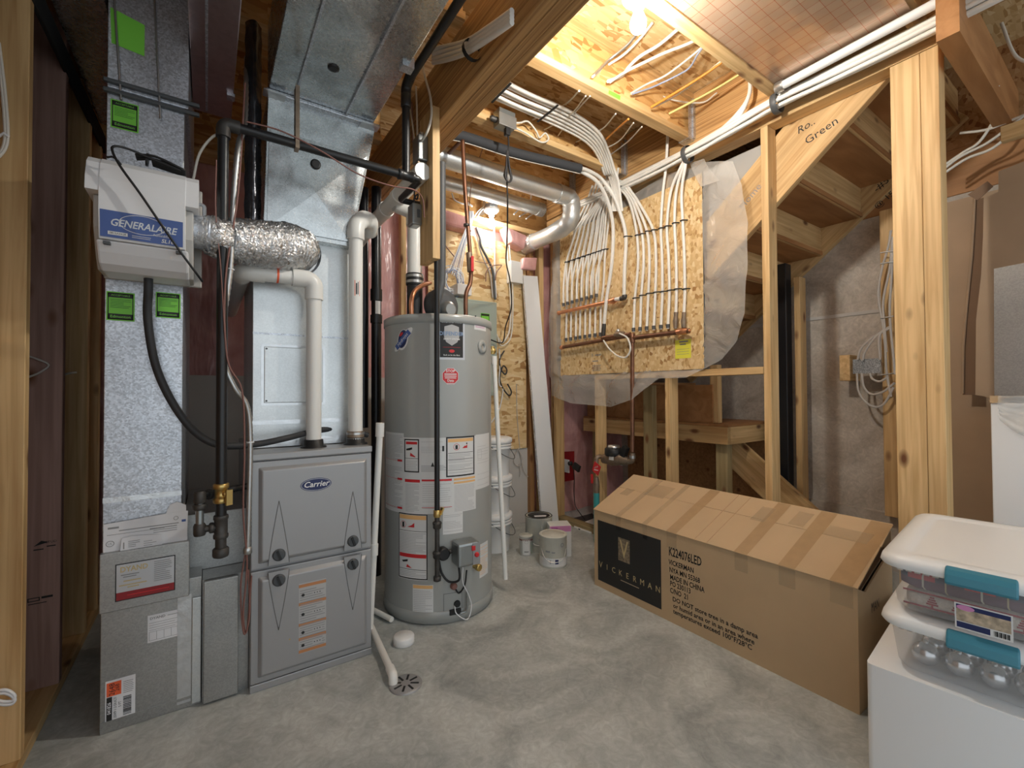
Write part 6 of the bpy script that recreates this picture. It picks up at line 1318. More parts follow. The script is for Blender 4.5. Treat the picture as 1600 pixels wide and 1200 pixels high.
# ================================================================== round ducts in the corner
r1 = thing('round_duct', (2.25, 2.53, 2.4), 'round galvanised duct with elbows curling above the manifold board', 'duct')
z2_ = 2.585
ob('straight', MB().tube([(1.04,2.52,z2_),(2.17,2.52,z2_)], 0.0625, 28), M['galv_smooth'], r1)
EP = bend([(2.13,2.52,z2_),(2.28,2.52,z2_),(2.28,2.53,2.40),(2.26,2.72,2.37)], 0.10, 8)
rs_ = [0.066 if i % 3 else 0.070 for i in range(len(EP))]
ob('elbow', MB().tube(EP, rs_, 28), M['galv_smooth'], r1)
ob('wall_run', MB().tube([(2.262,2.68,2.372),(2.25,3.10,2.37)], 0.0625, 28), M['galv_smooth'], r1)
ob('end_collar', MB().lathe((2.25,2.95,2.37), (0,1,0), [(0.067,0),(0.070,0.01),(0.070,0.10),(0.08,0.12)], 28), M['foil'], r1)
r2_ = thing('round_duct', (1.7, 2.87, 2.6), 'thinner round galvanised duct behind the third joist', 'duct')
ob('straight', MB().tube([(1.04,2.88,2.615),(2.28,2.88,2.615)], 0.050, 24), M['galv_smooth'], r2_)
ob('end_collar', MB().lathe((2.22,2.88,2.615), (1,0,0), [(0.053,0),(0.055,0.01),(0.055,0.06)], 24), M['galv'], r2_)
# ================================================================== junction boxes, cords, cables
jx = thing('junction_box', (1.42, 2.14, 2.66), 'open steel junction box on the joist above the hanging cord', 'junction box')
jp = pxy(785, 195, Y=2.16)
ob('box', MB().box(jp.x-0.055, jp.x+0.055, 2.105, 2.172, jp.z-0.035, jp.z+0.06), M['steel_box'], jx, bevel=0.003)
ob('front_plate', MB().box(jp.x-0.06, jp.x+0.06, 2.100, 2.1045, jp.z-0.04, jp.z+0.03), M['steel'], jx, bevel=0.002)
ob('connector', MB().lathe((jp.x-0.056,2.14,jp.z), (-1,0,0), [(0.016,0),(0.016,0.03),(0.010,0.04)], 12), M['iron_fitting'], jx)
hcord = thing('hanging_cord', jp-V((0,0,0.05)), 'black extension cord with a tied coil hanging from the junction box', 'cord')
ob('plug', MB().box(jp.x-0.012, jp.x+0.018, 2.10, 2.13, jp.z-0.085, jp.z-0.0405), M['black'], hcord, bevel=0.004)
kx = jp.x+0.01
ob('cord', MB().tube(curve([V((kx,2.115,jp.z-0.08)), V((kx+0.003,2.115,jp.z-0.15)), pxy(793,250,Y=2.12), pxy(792,275,Y=2.12), pxy(793,310,Y=2.14), pxy(793,340,Y=2.2), pxy(792,380,Y=2.3), pxy(791,410,Y=2.5), pxy(797,440,Y=2.7), pxy(799,480,Y=2.8), pxy(790,510,Y=2.9), pxy(785,535,Y=2.95), pxy(764,530,Y=2.95)],8), 0.0048, 8), M['black'], hcord)
for k in range(4):
    cx = pxy(793, 262, Y=2.12).x+0.006*(k-1.5); zt2 = pxy(793, 238, Y=2.12).z-0.008*k; zb2 = pxy(793, 288, Y=2.12).z+0.006*k; w2 = 0.020+0.006*(k % 2)
    ob('coil_loop', MB().tube(curve([(cx-0.004,2.105+0.01*k,zt2),(cx-w2*0.6,2.10+0.01*k,(zt2+zb2)/2),(cx-w2,2.10+0.01*k,zb2+0.03),(cx,2.095+0.01*k,zb2),(cx+w2,2.10+0.01*k,zb2+0.03),(cx+w2*0.6,2.105+0.01*k,(zt2+zb2)/2),(cx+0.004,2.11+0.01*k,zt2)],5), 0.0048, 6), M['rubber'], hcord)
# stub board with switch boxes on the beam
sb = thing('stub_board', (0.881, 1.985, 1.74), 'wooden stub board hanging from the beam beside the heater vent', 'board')
lum('board', (0.881, 1.985, 1.741), (0.881, 1.985, 2.46), 0.15, 0.038, sb, (0,1,0))
bx1 = thing('switch_box', (0.84, 1.95, 2.15), 'larger steel electrical box on the stub board near the gas tee', 'electrical box')
p = pxy(655, 238, X=0.835)
ob('box', MB().box(0.812, 0.8615, p.y-0.045, p.y+0.030, p.z-0.055, p.z+0.065), M['steel_box'], bx1, bevel=0.005)
ob('extension_box', MB().box(0.815, 0.8615, p.y-0.030, p.y+0.025, p.z-0.115, p.z-0.0555), M['bronze'], bx1, bevel=0.004)
ob('connector', MB().lathe((0.838,p.y-0.02,p.z+0.065), (0,0,1), [(0.012,0),(0.014,0.004),(0.012,0.02)], 10), M['steel'], bx1)
bx2 = thing('outlet_box', (0.84, 1.95, 1.95), 'smaller grey outlet box hanging below the larger box', 'electrical box')
p2_ = pxy(649, 337, X=0.84)
ob('box', MB().box(0.812, 0.861, p2_.y-0.035, p2_.y+0.035, p2_.z-0.055, p2_.z+0.05), M['steel_box'], bx2, bevel=0.007)
ob('outlet_face', MB().box(0.835, 0.850, p2_.y-0.0365, p2_.y-0.0355, p2_.z-0.02, p2_.z+0.02), M['charcoal'], bx2)
wire('outlet_lead', [(0.838,p2_.y,p2_.z+0.05),(0.83,p2_.y-0.01,p2_.z+0.08),(0.845,p2_.y-0.02,p2_.z+0.10),(0.85,p2_.y,p2_.z+0.085),(0.836,p2_.y,p2_.z+0.095),(0.838,p2_.y,p.z-0.115)], 0.004, M['rubber'], 'short curled black lead between the two steel boxes')
wire('switch_cable', [pxy(656,225,X=0.83), pxy(668,205,X=0.83), pxy(674,180,X=0.85), pxy(672,150,X=0.87), pxy(662,110,X=0.88), pxy(659,66,X=0.88), pxy(658,30,X=0.88)], 0.006, M['cable_white'], 'white cable bowing out along the beam to the switch box')
wire('switch_cable', [pxy(648,222,X=0.84), pxy(644,190,X=0.86), pxy(640,160,X=0.88), pxy(637,130,X=0.885)], 0.0045, M['cable_white'], 'thin pale cable left of the two behind the gas riser')
wire('switch_cable', [pxy(652,222,X=0.84), pxy(652,200,X=0.86), pxy(651,160,X=0.88), pxy(650,135,X=0.885)], 0.0045, M['cable_white'], 'thin pale cable straight above the switch box')
wire('switch_cable', [pxy(645,222,X=0.84), pxy(645,195,X=0.86), pxy(643,160,X=0.885)], 0.005, M['wire_brown'], 'brown cable between the pale ones above the switch box')
# tube bunch on the beam side
b3 = thing('tube_bundle', (0.87, 1.4, 2.6), 'short bundle of white tubes clipped high on the beam face', 'tubes')
for k in range(4): ob('tube', MB().tube(curve([pxy(677,98-7*k,X=0.875-0.008*k), pxy(700,93-7*k,X=0.87), pxy(730,82-6*k,X=0.86), pxy(765,60-6*k,X=0.86), pxy(800,35-6*k,X=0.86)],6), 0.010, 8), M['pex'], b3)
ob('strap', MB().lathe(pxy(739,76,X=0.865), (0,1,0), [(0.04,0),(0.04,0.02)], 14, caps=False), M['black'], b3)
# cables through the joist webs
def ccab(name, pts, r, mat, label): wire(name, [V(p) for p in pts], r, M[mat], label)
WY = 1.628
def jw(x, y): return pxy(x, y, Y=WY)
def up(x, y, z): return pxy(x, y, Z=z)
ccab('joist_cable', [jw(926,120), up(945,105,2.86), up(975,85,2.90), up(1000,60,2.93), up(1020,35,2.95)], 0.007, 'cable_white', 'white cable leaving the joist web nearest the beam')
ccab('joist_cable', [jw(928,117), up(950,95,2.86), up(980,70,2.90), up(1000,45,2.93)], 0.008, 'steel', 'silver armoured cable beside the first white one')
ccab('joist_cable', [jw(950,127), up(972,118,2.84), up(982,105,2.87), up(1000,88,2.89), up(1030,70,2.92), up(1060,45,2.94)], 0.009, 'pex', 'thick white cable curving up from the second web hole')
ccab('joist_cable', [jw(953,128), up(978,112,2.84), up(1010,96,2.87), up(1040,82,2.90), up(1080,66,2.92), up(1110,45,2.94)], 0.008, 'pex', 'long white cable rising right from the second web hole')
ccab('joist_cable', [jw(986,146), up(1010,132,2.82), up(1040,118,2.85), up(1075,92,2.89), up(1105,66,2.92), up(1120,45,2.94)], 0.006, 'cable_white', 'cream cable from the third web hole')
ccab('joist_cable', [jw(988,147), up(1020,136,2.82), up(1060,117,2.85), up(1078,105,2.87), up(1090,85,2.89), up(1104,66,2.92)], 0.005, 'cable_blue', 'blue-grey data cable from the third web hole')
ccab('joist_cable', [jw(1017,168), up(1060,142,2.80), up(1100,117,2.83), up(1135,92,2.86), up(1155,75,2.88)], 0.007, 'cable_orange', 'bright orange cable crossing the joist bay')
ccab('joist_cable', [jw(1020,168), up(1050,153,2.80), up(1080,133,2.83), up(1115,105,2.85), up(1140,85,2.87)], 0.005, 'cable_white', 'thin cream cable beside the orange one')
ccab('joist_cable', [jw(1045,178), up(1085,157,2.79), up(1125,135,2.82), up(1165,110,2.84)], 0.007, 'cable_yellow', 'yellow cable nearest the stair wall')
ccab('joist_cable', [up(858,66,2.93), up(895,84,2.93), up(940,103,2.93), up(985,122,2.92), up(1030,148,2.88), up(1060,158,2.86), up(1098,160,2.86), up(1120,145,2.86)], 0.005, 'cable_white', 'thin pale cable strung along the deck behind the others')
BYY = 1.70
for k, (p0, p1, p2, r_, mt_, lab) in enumerate((((832,187),(880,165),(905,142),0.005,'cable_white','white cable crossing to the first joist above the box'), ((850,203),(890,180),(915,150),0.004,'cable_white','second thin cable right of the junction box'), ((872,212),(895,180),(922,150),0.004,'cable_white','third thin cable right of the junction box'), ((900,222),(940,202),(962,178),0.0045,'cable_white','fourth thin cable reaching the far joist'), ((926,238),(955,210),(982,186),0.006,'cable_orange','short orange cable crossing the second joist bay'), ((930,238),(965,222),(990,192),0.004,'cable_white','thin cable below the short orange one'), ((948,246),(980,222),(1003,198),0.004,'cable_white','last thin cable before the stair wall'))):
    A_ = pxy(*p0, Y=2.20); B_ = pxy(*p1, Y=1.95); C_ = pxy(*p2, Y=1.675)
    ccab('bay_cable', [A_, B_, C_], r_, mt_, lab)
ccab('box_cable', [jp+V((0.05,-0.02,0.02)), pxy(812,192,Y=2.14), pxy(825,190,Y=2.14), pxy(838,205,Y=2.14), pxy(843,215,Y=2.15), pxy(852,208,Y=2.15), pxy(857,218,Y=2.15), pxy(845,222,Y=2.15), pxy(820,207,Y=2.15), pxy(805,200,Y=2.14)], 0.0055, 'cable_white', 'white cable looped beside the open junction box')
ccab('thin_copper_wire', [pxy(757,225,Y=2.45), pxy(748,250,Y=2.5), pxy(738,280,Y=2.55), pxy(734,310,Y=2.6), pxy(732,340,Y=2.6)], 0.003, 'copper_old', 'thin copper wire hanging beside the copper pipe')
for k, (x0, y0, x1, y1) in enumerate(((758,322,745,340),(755,322,741,338),(829,312,803,335),(832,328,812,338),(840,330,822,342))):
    ccab('rim_cable', [pxy(x0,y0-14,Y=3.12), pxy(x0,y0,Y=3.08), pxy((x0+x1)/2-1,(y0+y1)/2,Y=3.05), pxy(x1,y1,Y=3.02)], 0.006, 'cable_bright', ('white cable at the rim left of the bulb','second white cable at the rim left of the bulb','long white cable at the rim right of the bulb','lower white cable at the rim right of the bulb','rightmost white cable at the rim')[k])
ccab('loose_white_lead', [pxy(706,302,Y=3.05), pxy(710,312,Y=3.02), pxy(722,318,Y=3.0), pxy(735,320,Y=3.0), pxy(737,322,Y=3.0), pxy(725,312,Y=3.0)], 0.006, 'cable_bright', 'loose white lead looped behind the copper pipe')
# foil-faced pan under the joists, white pipe
pn = thing('foil_pan', (1.8, 0.85, 2.66), 'foil faced grid-printed pan closing the joist bay', 'panel')
ob('film', MB().box(1.05, 2.36, 0.56, 1.135, 2.664, 2.668), M['foil_grid'], pn)
ob('batten', MB().box(1.05, 2.42, 1.090, 1.150, 2.655, 2.679), M['wood'], pn, bevel=0.002)
wp = thing('white_pipe', (2.40, 0.8, 2.67), 'white pipe with steel end bracket above the tube bundle', 'pipe')
ob('pipe', MB().tube([(2.355,1.06,2.635),(2.355,-0.6,2.635)], 0.020, 16), M['white_plastic'], wp)
ob('bracket', MB().lathe((2.355,1.045,2.635), (0,1,0), [(0.026,0),(0.026,0.035),(0.02,0.04)], 14), M['steel'], wp)
# ================================================================== big cardboard carton
cb_ = thing('cardboard_carton', (2.03, 1.24, 0), 'long taped cardboard carton with black printed panel on the floor', 'carton')
BX0, BX1, BY0, BY1 = 1.86, 2.205, 0.612, 1.884; zf, zk = 0.432, 0.590
ob('front_wall', MB().box(BX0, BX0+0.006, BY0, BY1, 0.0, zf), M['cardboard'], cb_)
ob('back_wall', MB().box(BX1-0.006, BX1, BY0, BY1, 0.0, zk-0.02), M['cardboard'], cb_)
ob('end_wall', MB().prism([(BX0+0.0062,BY1,0),(BX1-0.0062,BY1,0),(BX1-0.0062,BY1,zk-0.012),(BX0+0.0062,BY1,zf-0.002)], (0,-0.006,0)), M['cardboard'], cb_)
ob('end_wall', MB().prism([(BX0+0.0062,BY0,0),(BX1-0.0062,BY0,0),(BX1-0.0062,BY0,zk-0.09),(BX0+0.07,BY0,zf-0.03),(BX0+0.0062,BY0,zf-0.004)], (0,0.006,0)), M['cardboard'], cb_)
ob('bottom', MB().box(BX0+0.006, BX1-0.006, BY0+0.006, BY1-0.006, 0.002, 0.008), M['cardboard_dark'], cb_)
# the closed top slopes up to the back edge, two flaps meeting along a taped line
tn = V((-(zk-zf), 0, BX1-BX0)).normalized()
def tp(x, y, l=0.0): return V((x, y, zf+(zk-zf)*(x-BX0)/(BX1-BX0)))+tn*l
xm2 = BX0+0.62*(BX1-BX0)
ob('top_flap', MB().prism([tp(BX0-0.004,BY0-0.002), tp(xm2,BY0-0.004), tp(xm2,BY1+0.003), tp(BX0-0.004,BY1+0.002)], tn*0.005), M['cardboard'], cb_)
ob('top_flap', MB().prism([tp(xm2+0.002,BY0-0.006), tp(BX1+0.004,BY0-0.004), tp(BX1+0.004,BY1+0.003), tp(xm2+0.002,BY1+0.003)], tn*0.005), M['cardboard'], cb_)
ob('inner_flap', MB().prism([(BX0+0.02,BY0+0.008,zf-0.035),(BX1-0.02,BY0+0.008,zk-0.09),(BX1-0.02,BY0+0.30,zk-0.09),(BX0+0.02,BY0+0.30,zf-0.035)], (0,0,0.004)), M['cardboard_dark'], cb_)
for y, wdt in ((1.70, 0.035), (1.52, 0.03), (1.36, 0.055), (1.02, 0.055), (0.84, 0.06), (0.66, 0.07)):
    ob('tape_band', MB().add([tp(BX0-0.003,y-wdt/2,0.0056), tp(BX1,y-wdt/2-0.02,0.0056), tp(BX1,y+wdt/2-0.02,0.0056), tp(BX0-0.003,y+wdt/2,0.0056)], [(0,1,2,3)]), M['tape_tan'] if wdt > 0.05 else M['clear_tape'], cb_)
    Dec(Flat((BX0,0,0),(0,-1,0),(0,0,1))).rect(-y-wdt/2, zf-0.075, -y+wdt/2, zf, 0.0006).build('tape_end', M['clear_tape'], cb_)
for x, y, w_, h_ in ((2.11,1.62,0.12,0.05),(2.11,1.05,0.05,0.05),(2.13,0.90,0.05,0.045),(2.05,1.80,0.05,0.03),(2.10,0.72,0.14,0.03)):
    ob('tape_patch', MB().add([tp(x-h_,y-w_/2,0.0062), tp(x+h_,y-w_/2-0.01,0.0062), tp(x+h_,y+w_/2,0.0062), tp(x-h_,y+w_/2+0.01,0.0062)], [(0,1,2,3)]), M['clear_tape'], cb_)
for y in (1.235, 1.175): ob('crease', MB().tube([tp(BX0,y,0.0052), tp(BX1,y-0.02,0.0052)], 0.0012, 4), M['tape_tan'], cb_)
KF = Flat((BX0, 0, 0), (0,-1,0), (0,0,1))
def kpx(x, y): p = pxy(x, y, X=BX0); return -p.y, p.z
ku0, kv1 = kpx(934, 812); ku1, kv0 = kpx(1036, 950); ku1 = kpx(1033, 880)[0]
kv1 = kpx(934, 812)[1]; kv0 = kpx(934, 905)[1]
s = Dec(KF).rect(ku0, kv0, ku1, kv1, 0.0006).build('printed_panel', M['print_black'], cb_, 'black printed panel with tan emblem')
uc, vc = kpx(975, 860); eh = 0.062
Dec(KF).rect(uc-0.040, vc-0.062, uc+0.040, vc+0.062, 0.0010).build('emblem_block', M['emblem_brown'], s)
Dec(KF).text('V', uc, vc, 0.135, 0.0014, sx=0.72).build('emblem_letter', M['gold_print'], s)
uw, vw = kpx(981, 900)
q = Dec(KF)
for i, ch in enumerate('VICKERMAN'):
    uu = lerp(ku0+0.022, ku1-0.020, i/8); q.text(ch, uu, vw-0.002, 0.050 if i in (0,) else 0.043, 0.0012, sx=0.9)
q.build('brand_lettering', M['gold_print'], s)
Dec(KF).rect(uw-0.05, vw-0.040, uw+0.075, vw-0.036, 0.0012).build('brand_tagline', M['tan_print'], s)
q = Dec(KF)
def tl(txt, x0, y0, x1, y1, size, sx=1.0):
    (a_, b_), (c_, d_) = kpx(x0, y0), kpx(x1, y1)
    q.text(txt, a_, (b_+d_)/2, size, 0.0008, 'LEFT', sx=sx, bold=0.018)
tl('K224076LED', 1045, 862, 1093, 877, 0.058, 0.56)
tl('VICKERMAN', 1045, 879, 1079, 889, 0.034, 0.72); tl('NYA MN 55368', 1046, 891, 1087, 904, 0.034, 0.72); tl('MADE IN CHINA', 1047, 904, 1089, 915, 0.034, 0.72); tl('PO 230113', 1047, 914, 1076, 920, 0.034, 0.72); tl('C/NO  21', 1047, 923, 1071, 931, 0.034, 0.72)
tl('DO NOT store tree in a damp area', 1051, 937, 1157, 981, 0.030, 0.92); tl('or humid area or in an area where', 1052, 948, 1156, 991, 0.030, 0.92); tl('temperatures exceed 100°F/28°C', 1052, 957, 1154, 1000, 0.030, 0.92)
q.build('stencilled_text', M['print_black'], cb_)
ob('handle_flap', MB().tube(curve([(2.03,BY0-0.002,0.13),(2.05,BY0-0.012,0.10),(2.07,BY0-0.004,0.08)],5), 0.002, 5), M['cable_white'], cb_)
EFk = Flat((0, BY0, 0), (1,0,0), (0,0,1)); Dec(EFk).text('MAN', 2.02, 0.33, 0.05, 0.0008, sx=0.7).lines(1.95,0.10,2.05,0.18,0.022,0.008,0.0008,3).build('end_print', M['print_black'], cb_)
# ================================================================== storage bins
E1 = V((0.994, 0.107, 0)).normalized(); E2 = V((0.107, -0.994, 0)).normalized(); C0 = V((1.575, 0.468, 0))
BL, BW = 0.66, 0.40
def bp(a, b_, z): return C0+E1*a+E2*b_+V((0,0,z))
def rrect(a0, a1, b0, b1, r, z, n=6):
    out = []
    for cx, cy, s0 in ((a1-r, b1-r, 0), (a0+r, b1-r, 90), (a0+r, b0+r, 180), (a1-r, b0+r, 270)):
        for i in range(n+1):
            t = math.radians(s0+90*i/n); out.append(bp(cx+r*math.cos(t), cy+r*math.sin(t), z))
    return out
def loft(rings, top=True, bottom=True):
    mb = MB(); n = len(rings[0]); vs = [p for r in rings for p in r]
    fs = [(i*n+j, i*n+(j+1)%n, (i+1)*n+(j+1)%n, (i+1)*n+j) for i in range(len(rings)-1) for j in range(n)]
    mb.add(vs, fs, True)
    if top: mb.add(rings[-1], [tuple(range(n))])
    if bottom: mb.add(rings[0], [tuple(range(n))])
    return mb
def bin_(zt, lab):
    t = thing('storage_bin', bp(BL/2, BW/2, zt-0.163), lab, 'storage bin', 'clear storage bins with teal latches')
    z0 = zt-0.155
    ob('tub', loft([rrect(0.045,BL-0.045,0.040,BW-0.040,0.03,z0), rrect(0.034,BL-0.034,0.028,BW-0.028,0.045,z0+0.012), rrect(0.018,BL-0.018,0.015,BW-0.015,0.05,zt-0.035), rrect(0.014,BL-0.014,0.011,BW-0.011,0.05,zt-0.030)], top=False), M['clear_bin'], t)
    ob('lid', loft([rrect(0.002,BL-0.002,0.002,BW-0.002,0.05,zt-0.034), rrect(-0.004,BL+0.004,-0.004,BW+0.004,0.055,zt-0.026), rrect(0.0,BL,0.0,BW,0.055,zt-0.010), rrect(0.014,BL-0.014,0.014,BW-0.014,0.05,zt), rrect(0.055,BL-0.055,0.050,BW-0.050,0.04,zt+0.001), rrect(0.062,BL-0.062,0.056,BW-0.056,0.04,zt-0.004), rrect(0.075,BL-0.075,0.070,BW-0.070,0.03,zt-0.003)], bottom=False), M['white_plastic'], t)
    for a_, sg in ((-0.004, -1), (BL+0.004, 1)):
        prof_ = [(0.016,zt+0.001),(0.002,zt-0.006),(-0.006,zt-0.018),(-0.010,zt-0.036),(-0.006,zt-0.044),(0.006,zt-0.044)]
        P_ = [bp(a_ - sg*u_, 0.136, z_) for u_, z_ in prof_]
        ob('latch', MB().prism(P_, E2*0.128), M['teal'], t, 'teal latch handle', bevel=0.004)
    for k in range(5): ob('rim_slot', MB().obox(bp(0.012, 0.045+0.018*k, zt-0.038), E1*0.002, E2*0.006, V((0,0,0.002))), M['cable_grey'], t)
    return t
b1_ = bin_(0.66, 'upper clear bin holding folded red plaid and knit cloth')
b2_ = bin_(0.497, 'lower clear bin holding silver balls')
ob('white_carton', loft([rrect(-0.012,BL,-0.03,BW+0.02,0.015,0.0,2), rrect(-0.012,BL,-0.03,BW+0.02,0.015,0.340,2)]), M['white_board'], None, 'plain white carton beneath the two storage bins', 'carton')
# contents: folded cloth and ornaments
def cushion(a0, a1, b0, b1, z0, z1, r=0.02):
    return loft([rrect(a0+r,a1-r,b0+r,b1-r,0.02,z0), rrect(a0,a1,b0,b1,0.03,z0+r*0.6), rrect(a0,a1,b0,b1,0.03,z1-r*0.6), rrect(a0+r,a1-r,b0+r,b1-r,0.02,z1)])
ob('plaid_blanket', cushion(0.040, BL-0.05, 0.038, BW-0.04, 0.565, 0.620, 0.022), M['plaid'], None, 'folded dark red plaid blanket on top inside the upper bin', 'blanket')
kb = thing('knit_blanket', bp(BL/2,BW/2,0.512), 'cream and red knitted blanket below the plaid one', 'blanket')
ob('cloth', cushion(0.052, BL-0.06, 0.048, BW-0.05, 0.510, 0.562, 0.02), M['wool_cream'], kb)
KB = Flat(bp(0.0515, 0.045, 0.0), E2, (0,0,1))
q = Dec(KB)
for u_ in (0.06, 0.11, 0.165, 0.225, 0.275):
    for j in range(4): w_ = 0.012-0.0025*j; q.rect(u_-w_, 0.530+0.006*j, u_+w_, 0.5345+0.006*j, 0.0008)
    q.rect(u_-0.002, 0.524, u_+0.002, 0.530, 0.0008)
q.rect(0.0, 0.519, 0.31, 0.524, 0.0008); q.rect(0.0, 0.556, 0.31, 0.561, 0.0008); q.build('tree_pattern', M['wool_red'], kb)
rr = random.Random(9); k = 0
where = ['in front at the left end', 'in front second from left', 'in front third from left', 'in front fourth from left', 'in front fifth from left', 'second row leftmost', 'second row second', 'second row third', 'second row fourth', 'third row leftmost', 'third row middle', 'third row right']
spots = [(0.095+0.078*r_, 0.085+0.066*c_+0.01*r_, ) for r_ in range(3) for c_ in range(5 if r_ == 0 else (4 if r_ == 1 else 3))]
for i, (a_, b_) in enumerate(spots):
    r_ = rr.uniform(0.028, 0.034); c = bp(a_, b_, 0.345+r_)
    t = thing('ornament_ball', c-V((0,0,r_)), 'silver ornament ball in the lower bin, '+where[i], 'ornament', 'silver balls in the lower bin')
    ob('ball', MB().lathe(c-V((0,0,r_)), (0,0,1), [(r_*math.sin(math.pi*j/14), r_-r_*math.cos(math.pi*j/14)) for j in range(15)], 20, caps=False), M['silver_ball'], t)
    ob('cap', MB().lathe(c+V((0,0,r_*0.96)), (0,0,1), [(0.006,0),(0.006,0.006),(0.002,0.007)], 10), M['steel'], t)
# product label on the upper bin
LF = Flat(bp(0.024, 0.0, 0.0), E2, (-0.016*E1+V((0,0,0.10))).normalized()); 
def lpx(x, y):
    d = CF + CR*(x-800)/FL - CU*(y-600)/FL; n = LF.n; t = (LF.o-CAM).dot(n)/d.dot(n); p = CAM+d*t-LF.o
    return p.dot(LF.u), p.dot(LF.v)
l0 = lpx(1490, 918); l1 = lpx(1583, 975)
zc0, zc1 = 0.540, 0.606
u0_, u1_ = l0[0], l1[0]
s = Dec(LF).rect(u0_, zc0, u1_, zc1, 0.0008).build('product_label', M['label_white'], b1_, 'printed product label with pink oval')
w_ = u1_-u0_
Dec(LF).rect(u0_+0.003, zc0+0.020, u1_-0.003, zc1-0.003, 0.0012).build('label_picture', M['snow_photo'], s)
Dec(LF).rect(u0_+0.003, zc0+0.003, u0_+w_*0.62, zc0+0.018, 0.0012).rect(u0_+0.003, zc1-0.014, u1_-0.003, zc1-0.003, 0.0014).build('label_navy', M['navy'], s)
Dec(LF).ell(u0_+w_*0.2, zc1-0.010, w_*0.16, 0.007, 0.0018).build('label_oval', M['pink_print'], s)
q = Dec(LF)
for k in range(12): q.rect(u0_+w_*(0.68+0.022*k), zc0+0.004, u0_+w_*(0.68+0.022*k)+0.0008*(1+k%3), zc0+0.017, 0.0012)
q.each('label_barcode', M['print_black'], s)
# ================================================================== right edge: leaning cartons, metal sheet, wrapped box
ca = thing('flattened_carton', (3.3, 0.4, 0), 'tall flattened brown carton leaning beyond the post', 'carton')
ob('sheet', MB().box(3.30, 3.312, -0.3, 0.70, 0.0, 2.13), M['cardboard_old'], ca)
fc = thing('open_carton', (3.15, 0.3, 0), 'tall opened brown carton with torn edge standing behind the metal sheet', 'carton')
X2 = 3.12
pA = [(1537,310),(1560,300),(1560,268),(1600,252),(1640,240),(1640,625),(1552,622),(1524,617),(1525,500),(1533,430),(1536,370)]
ob('sheet', MB().prism([pxy(x,y,X=X2) for x,y in pA], (0.006,0,0)), M['cardboard_old'], fc)
pB = [(1521,312),(1537,309),(1536,370),(1533,430),(1525,500),(1524,617),(1504,617),(1505,540),(1510,470),(1517,400),(1519,350)]
ob('shaded_inside', MB().prism([pxy(x,y,X=X2+0.10) for x,y in pB], (0.006,0,0)), M['cardboard_dark'], fc)  # dark board colour puts the shadow between the two cartons into this face
ob('torn_edge', MB().tube([pxy(x,y,X=X2+0.095) for x,y in ((1523,308),(1521,350),(1518,400),(1511,470),(1505,540),(1504,615))], 0.006, 6), M['cardboard_old'], fc)
ob('top_flap', MB().prism([pxy(x,y,X=X2-0.01) for x,y in ((1512,304),(1543,283),(1552,291),(1527,313))], (0.006,0,0)), M['cardboard_dark'], fc)
q = pxy(1575, 560, X=X2+0.02); ob('body', MB().box(X2+0.01, X2+0.16, -0.3, pxy(1552,700,X=X2+0.02).y, 0.0, 1.06), M['cardboard_old'], fc)
wbx = thing('wrapped_box', (2.85, 0.2, 0), 'white box with clear wrap standing at the right edge', 'box')
wy = pxy(1549, 700, X=2.62).y; wz = pxy(1549, 630, X=2.62).z
ob('box', MB().box(2.62, 3.05, -0.2, wy, 0.0, wz), M['white_board'], wbx, bevel=0.004)
ob('brown_corner', MB().box(2.612, 2.618, wy-0.03, wy, wz+0.002, wz+0.03), M['cardboard'], wbx)
def wrapf(u, v): return V((2.60-0.012*math.sin(u*20+v*5)-0.006*math.sin(v*30), wy-0.025-u*0.4, wz+0.03-v*0.16*(0.6+0.4*math.sin(u*7))))
ob('clear_wrap', MB().grid(wrapf, 24, 12), M['poly'], wbx)
ms = [pxy(x,y,X=2.66) for x,y in ((1553,420),(1640,403),(1640,610),(1553,601))]; ms[2].z = ms[3].z = wz+0.001
ob('metal_sheet', MB().prism(ms, (0.003,0,0)), M['galv_dark'], None, 'bare metal sheet standing on the white box at right', 'metal sheet')
# ------------------------------------------------------------------ cables on the stud behind the post
sg = thing('stud_cables', pxy(1385,500,X=3.38), 'loose grey cables stapled down the stud behind the post', 'cables')
for P in ([(1392,360),(1388,385),(1378,420),(1372,460),(1378,500),(1383,540),(1385,580),(1392,620)], [(1394,375),(1390,420),(1380,470),(1382,510),(1385,550)], [(1395,370),(1393,430),(1390,490),(1396,560),(1398,585)], [(1391,510),(1375,520),(1360,530),(1345,545),(1340,562)], [(1392,512),(1370,525),(1352,548),(1348,563)], [(1380,515),(1373,530),(1375,562)], [(1339,583),(1341,610),(1352,628),(1368,636),(1382,630),(1396,605)], [(1346,583),(1350,605),(1362,616),(1380,612),(1398,598)], [(1359,583),(1363,592),(1375,596),(1388,588)]):
    ob('cable', MB().tube(curve([pxy(x,y,X=3.36) for x,y in P],6), 0.0065, 8), M['cable_grey'], sg)
for y in (393, 410, 495, 584): ob('staple', MB().tube([pxy(1376,y+2,X=3.35), pxy(1396,y-1,X=3.35)], 0.004, 6), M['steel'], sg)
pa_, pb_ = pxy(1335,562,X=3.40), pxy(1379,583,X=3.40)
ob('nail_plate', MB().box(3.372, 3.378, pb_.y, pa_.y, pb_.z, pa_.z), M['nail_plate'], None, 'steel nail plate bridging the wood block and the stud', 'nail plate')
pa_, pb_ = pxy(1319,556,X=3.46), pxy(1336,595,X=3.46)
ob('wood_block', MB().box(3.38, 3.544, pb_.y, pa_.y, pb_.z, pa_.z), M['wood'], None, 'small wood block fixed to the concrete behind the stair', 'block', bevel=0.003)
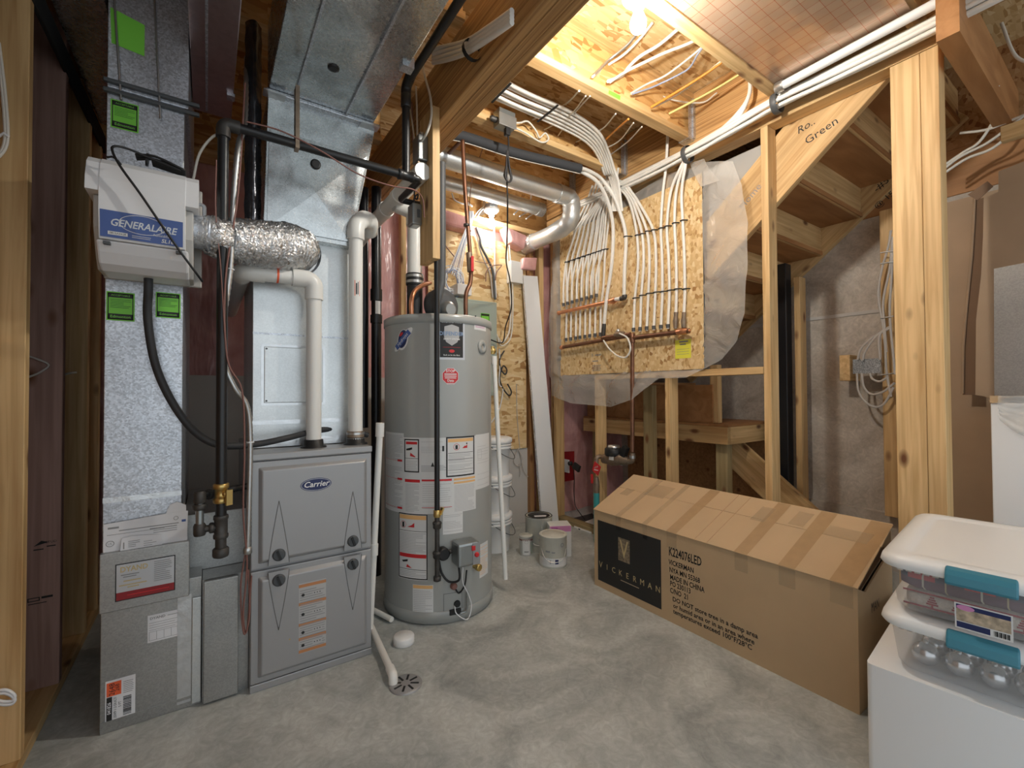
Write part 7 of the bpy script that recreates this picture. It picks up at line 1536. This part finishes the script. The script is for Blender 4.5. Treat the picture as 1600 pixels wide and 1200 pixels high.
for k, P in enumerate(([(1470,268),(1500,245),(1540,225),(1575,200),(1620,165)], [(1470,274),(1510,248),(1550,232),(1590,200),(1620,178)], [(1470,262),(1505,238),(1530,222),(1555,185),(1568,160)], [(1500,208),(1540,203),(1575,190),(1620,172)])):
    run_ = [pxy(x,y,X=3.30) for x,y in P]
    wire('ceiling_cable', run_, 0.007, M['cable_white'], ('lowest of the white cables rising at the far right','white cable just above the lowest at far right','white cable bending steeply up at far right','nearly level white cable at far right')[k])
for k, P in enumerate(([(1508,66),(1525,95),(1538,115),(1541,130),(1560,136)], [(1518,66),(1530,90),(1540,112),(1548,128)], [(1565,66),(1585,85),(1610,100)])):
    wire('ceiling_cable', [pxy(x,y-30 if i == 0 else y,X=3.0) for i,(x,y) in enumerate(P)], 0.007, M['cable_white'], ('white cable dropping beside the dark ceiling header','second white cable beside the dark ceiling header','short white cable in the top right corner')[k])
# ------------------------------------------------------------------ left stud cables
for k, (dx_, lab) in enumerate(((0, 'white cable running down the nearest left stud'), (4, 'second white cable on the nearest left stud'))):
    wire('stud_cable', [pxy(x+dx_,y,Y=1.915) for x,y in ((-6,66),(1,120),(6,170),(8,212),(4,232),(-6,245))], 0.0045, M['cable_white'], lab)
ob('cable_staple', MB().tube([pxy(-2,213,Y=1.91), pxy(6,208,Y=1.905), pxy(14,214,Y=1.91)], 0.004, 6), M['cable_bright'], None, 'white staple holding the cables on the nearest stud', 'staple')
for k, dy_ in enumerate((0, 5)): wire('cable_loop', [pxy(x,y+dy_,Y=1.90) for x,y in ((-8,1080),(8,1078),(19,1083),(23,1089),(18,1095),(5,1096),(-8,1093))], 0.0045, M['cable_bright'], ('upper bright white cable loop at the foot of the left stud','lower bright white cable loop at the foot of the left stud')[k])
wire('stud_wire', [pxy(38,555,Y=2.33), pxy(55,560,Y=2.33), pxy(76,570,Y=2.34), pxy(62,582,Y=2.33), pxy(42,590,Y=2.33)], 0.004, M['cable_grey'], 'thin cable poking through the purple stud')
wire('stud_wire', [pxy(101,585,Y=2.76), pxy(110,583,Y=2.75), pxy(119,582,Y=2.765)], 0.005, M['cable_white'], 'short white cable through the third stud')
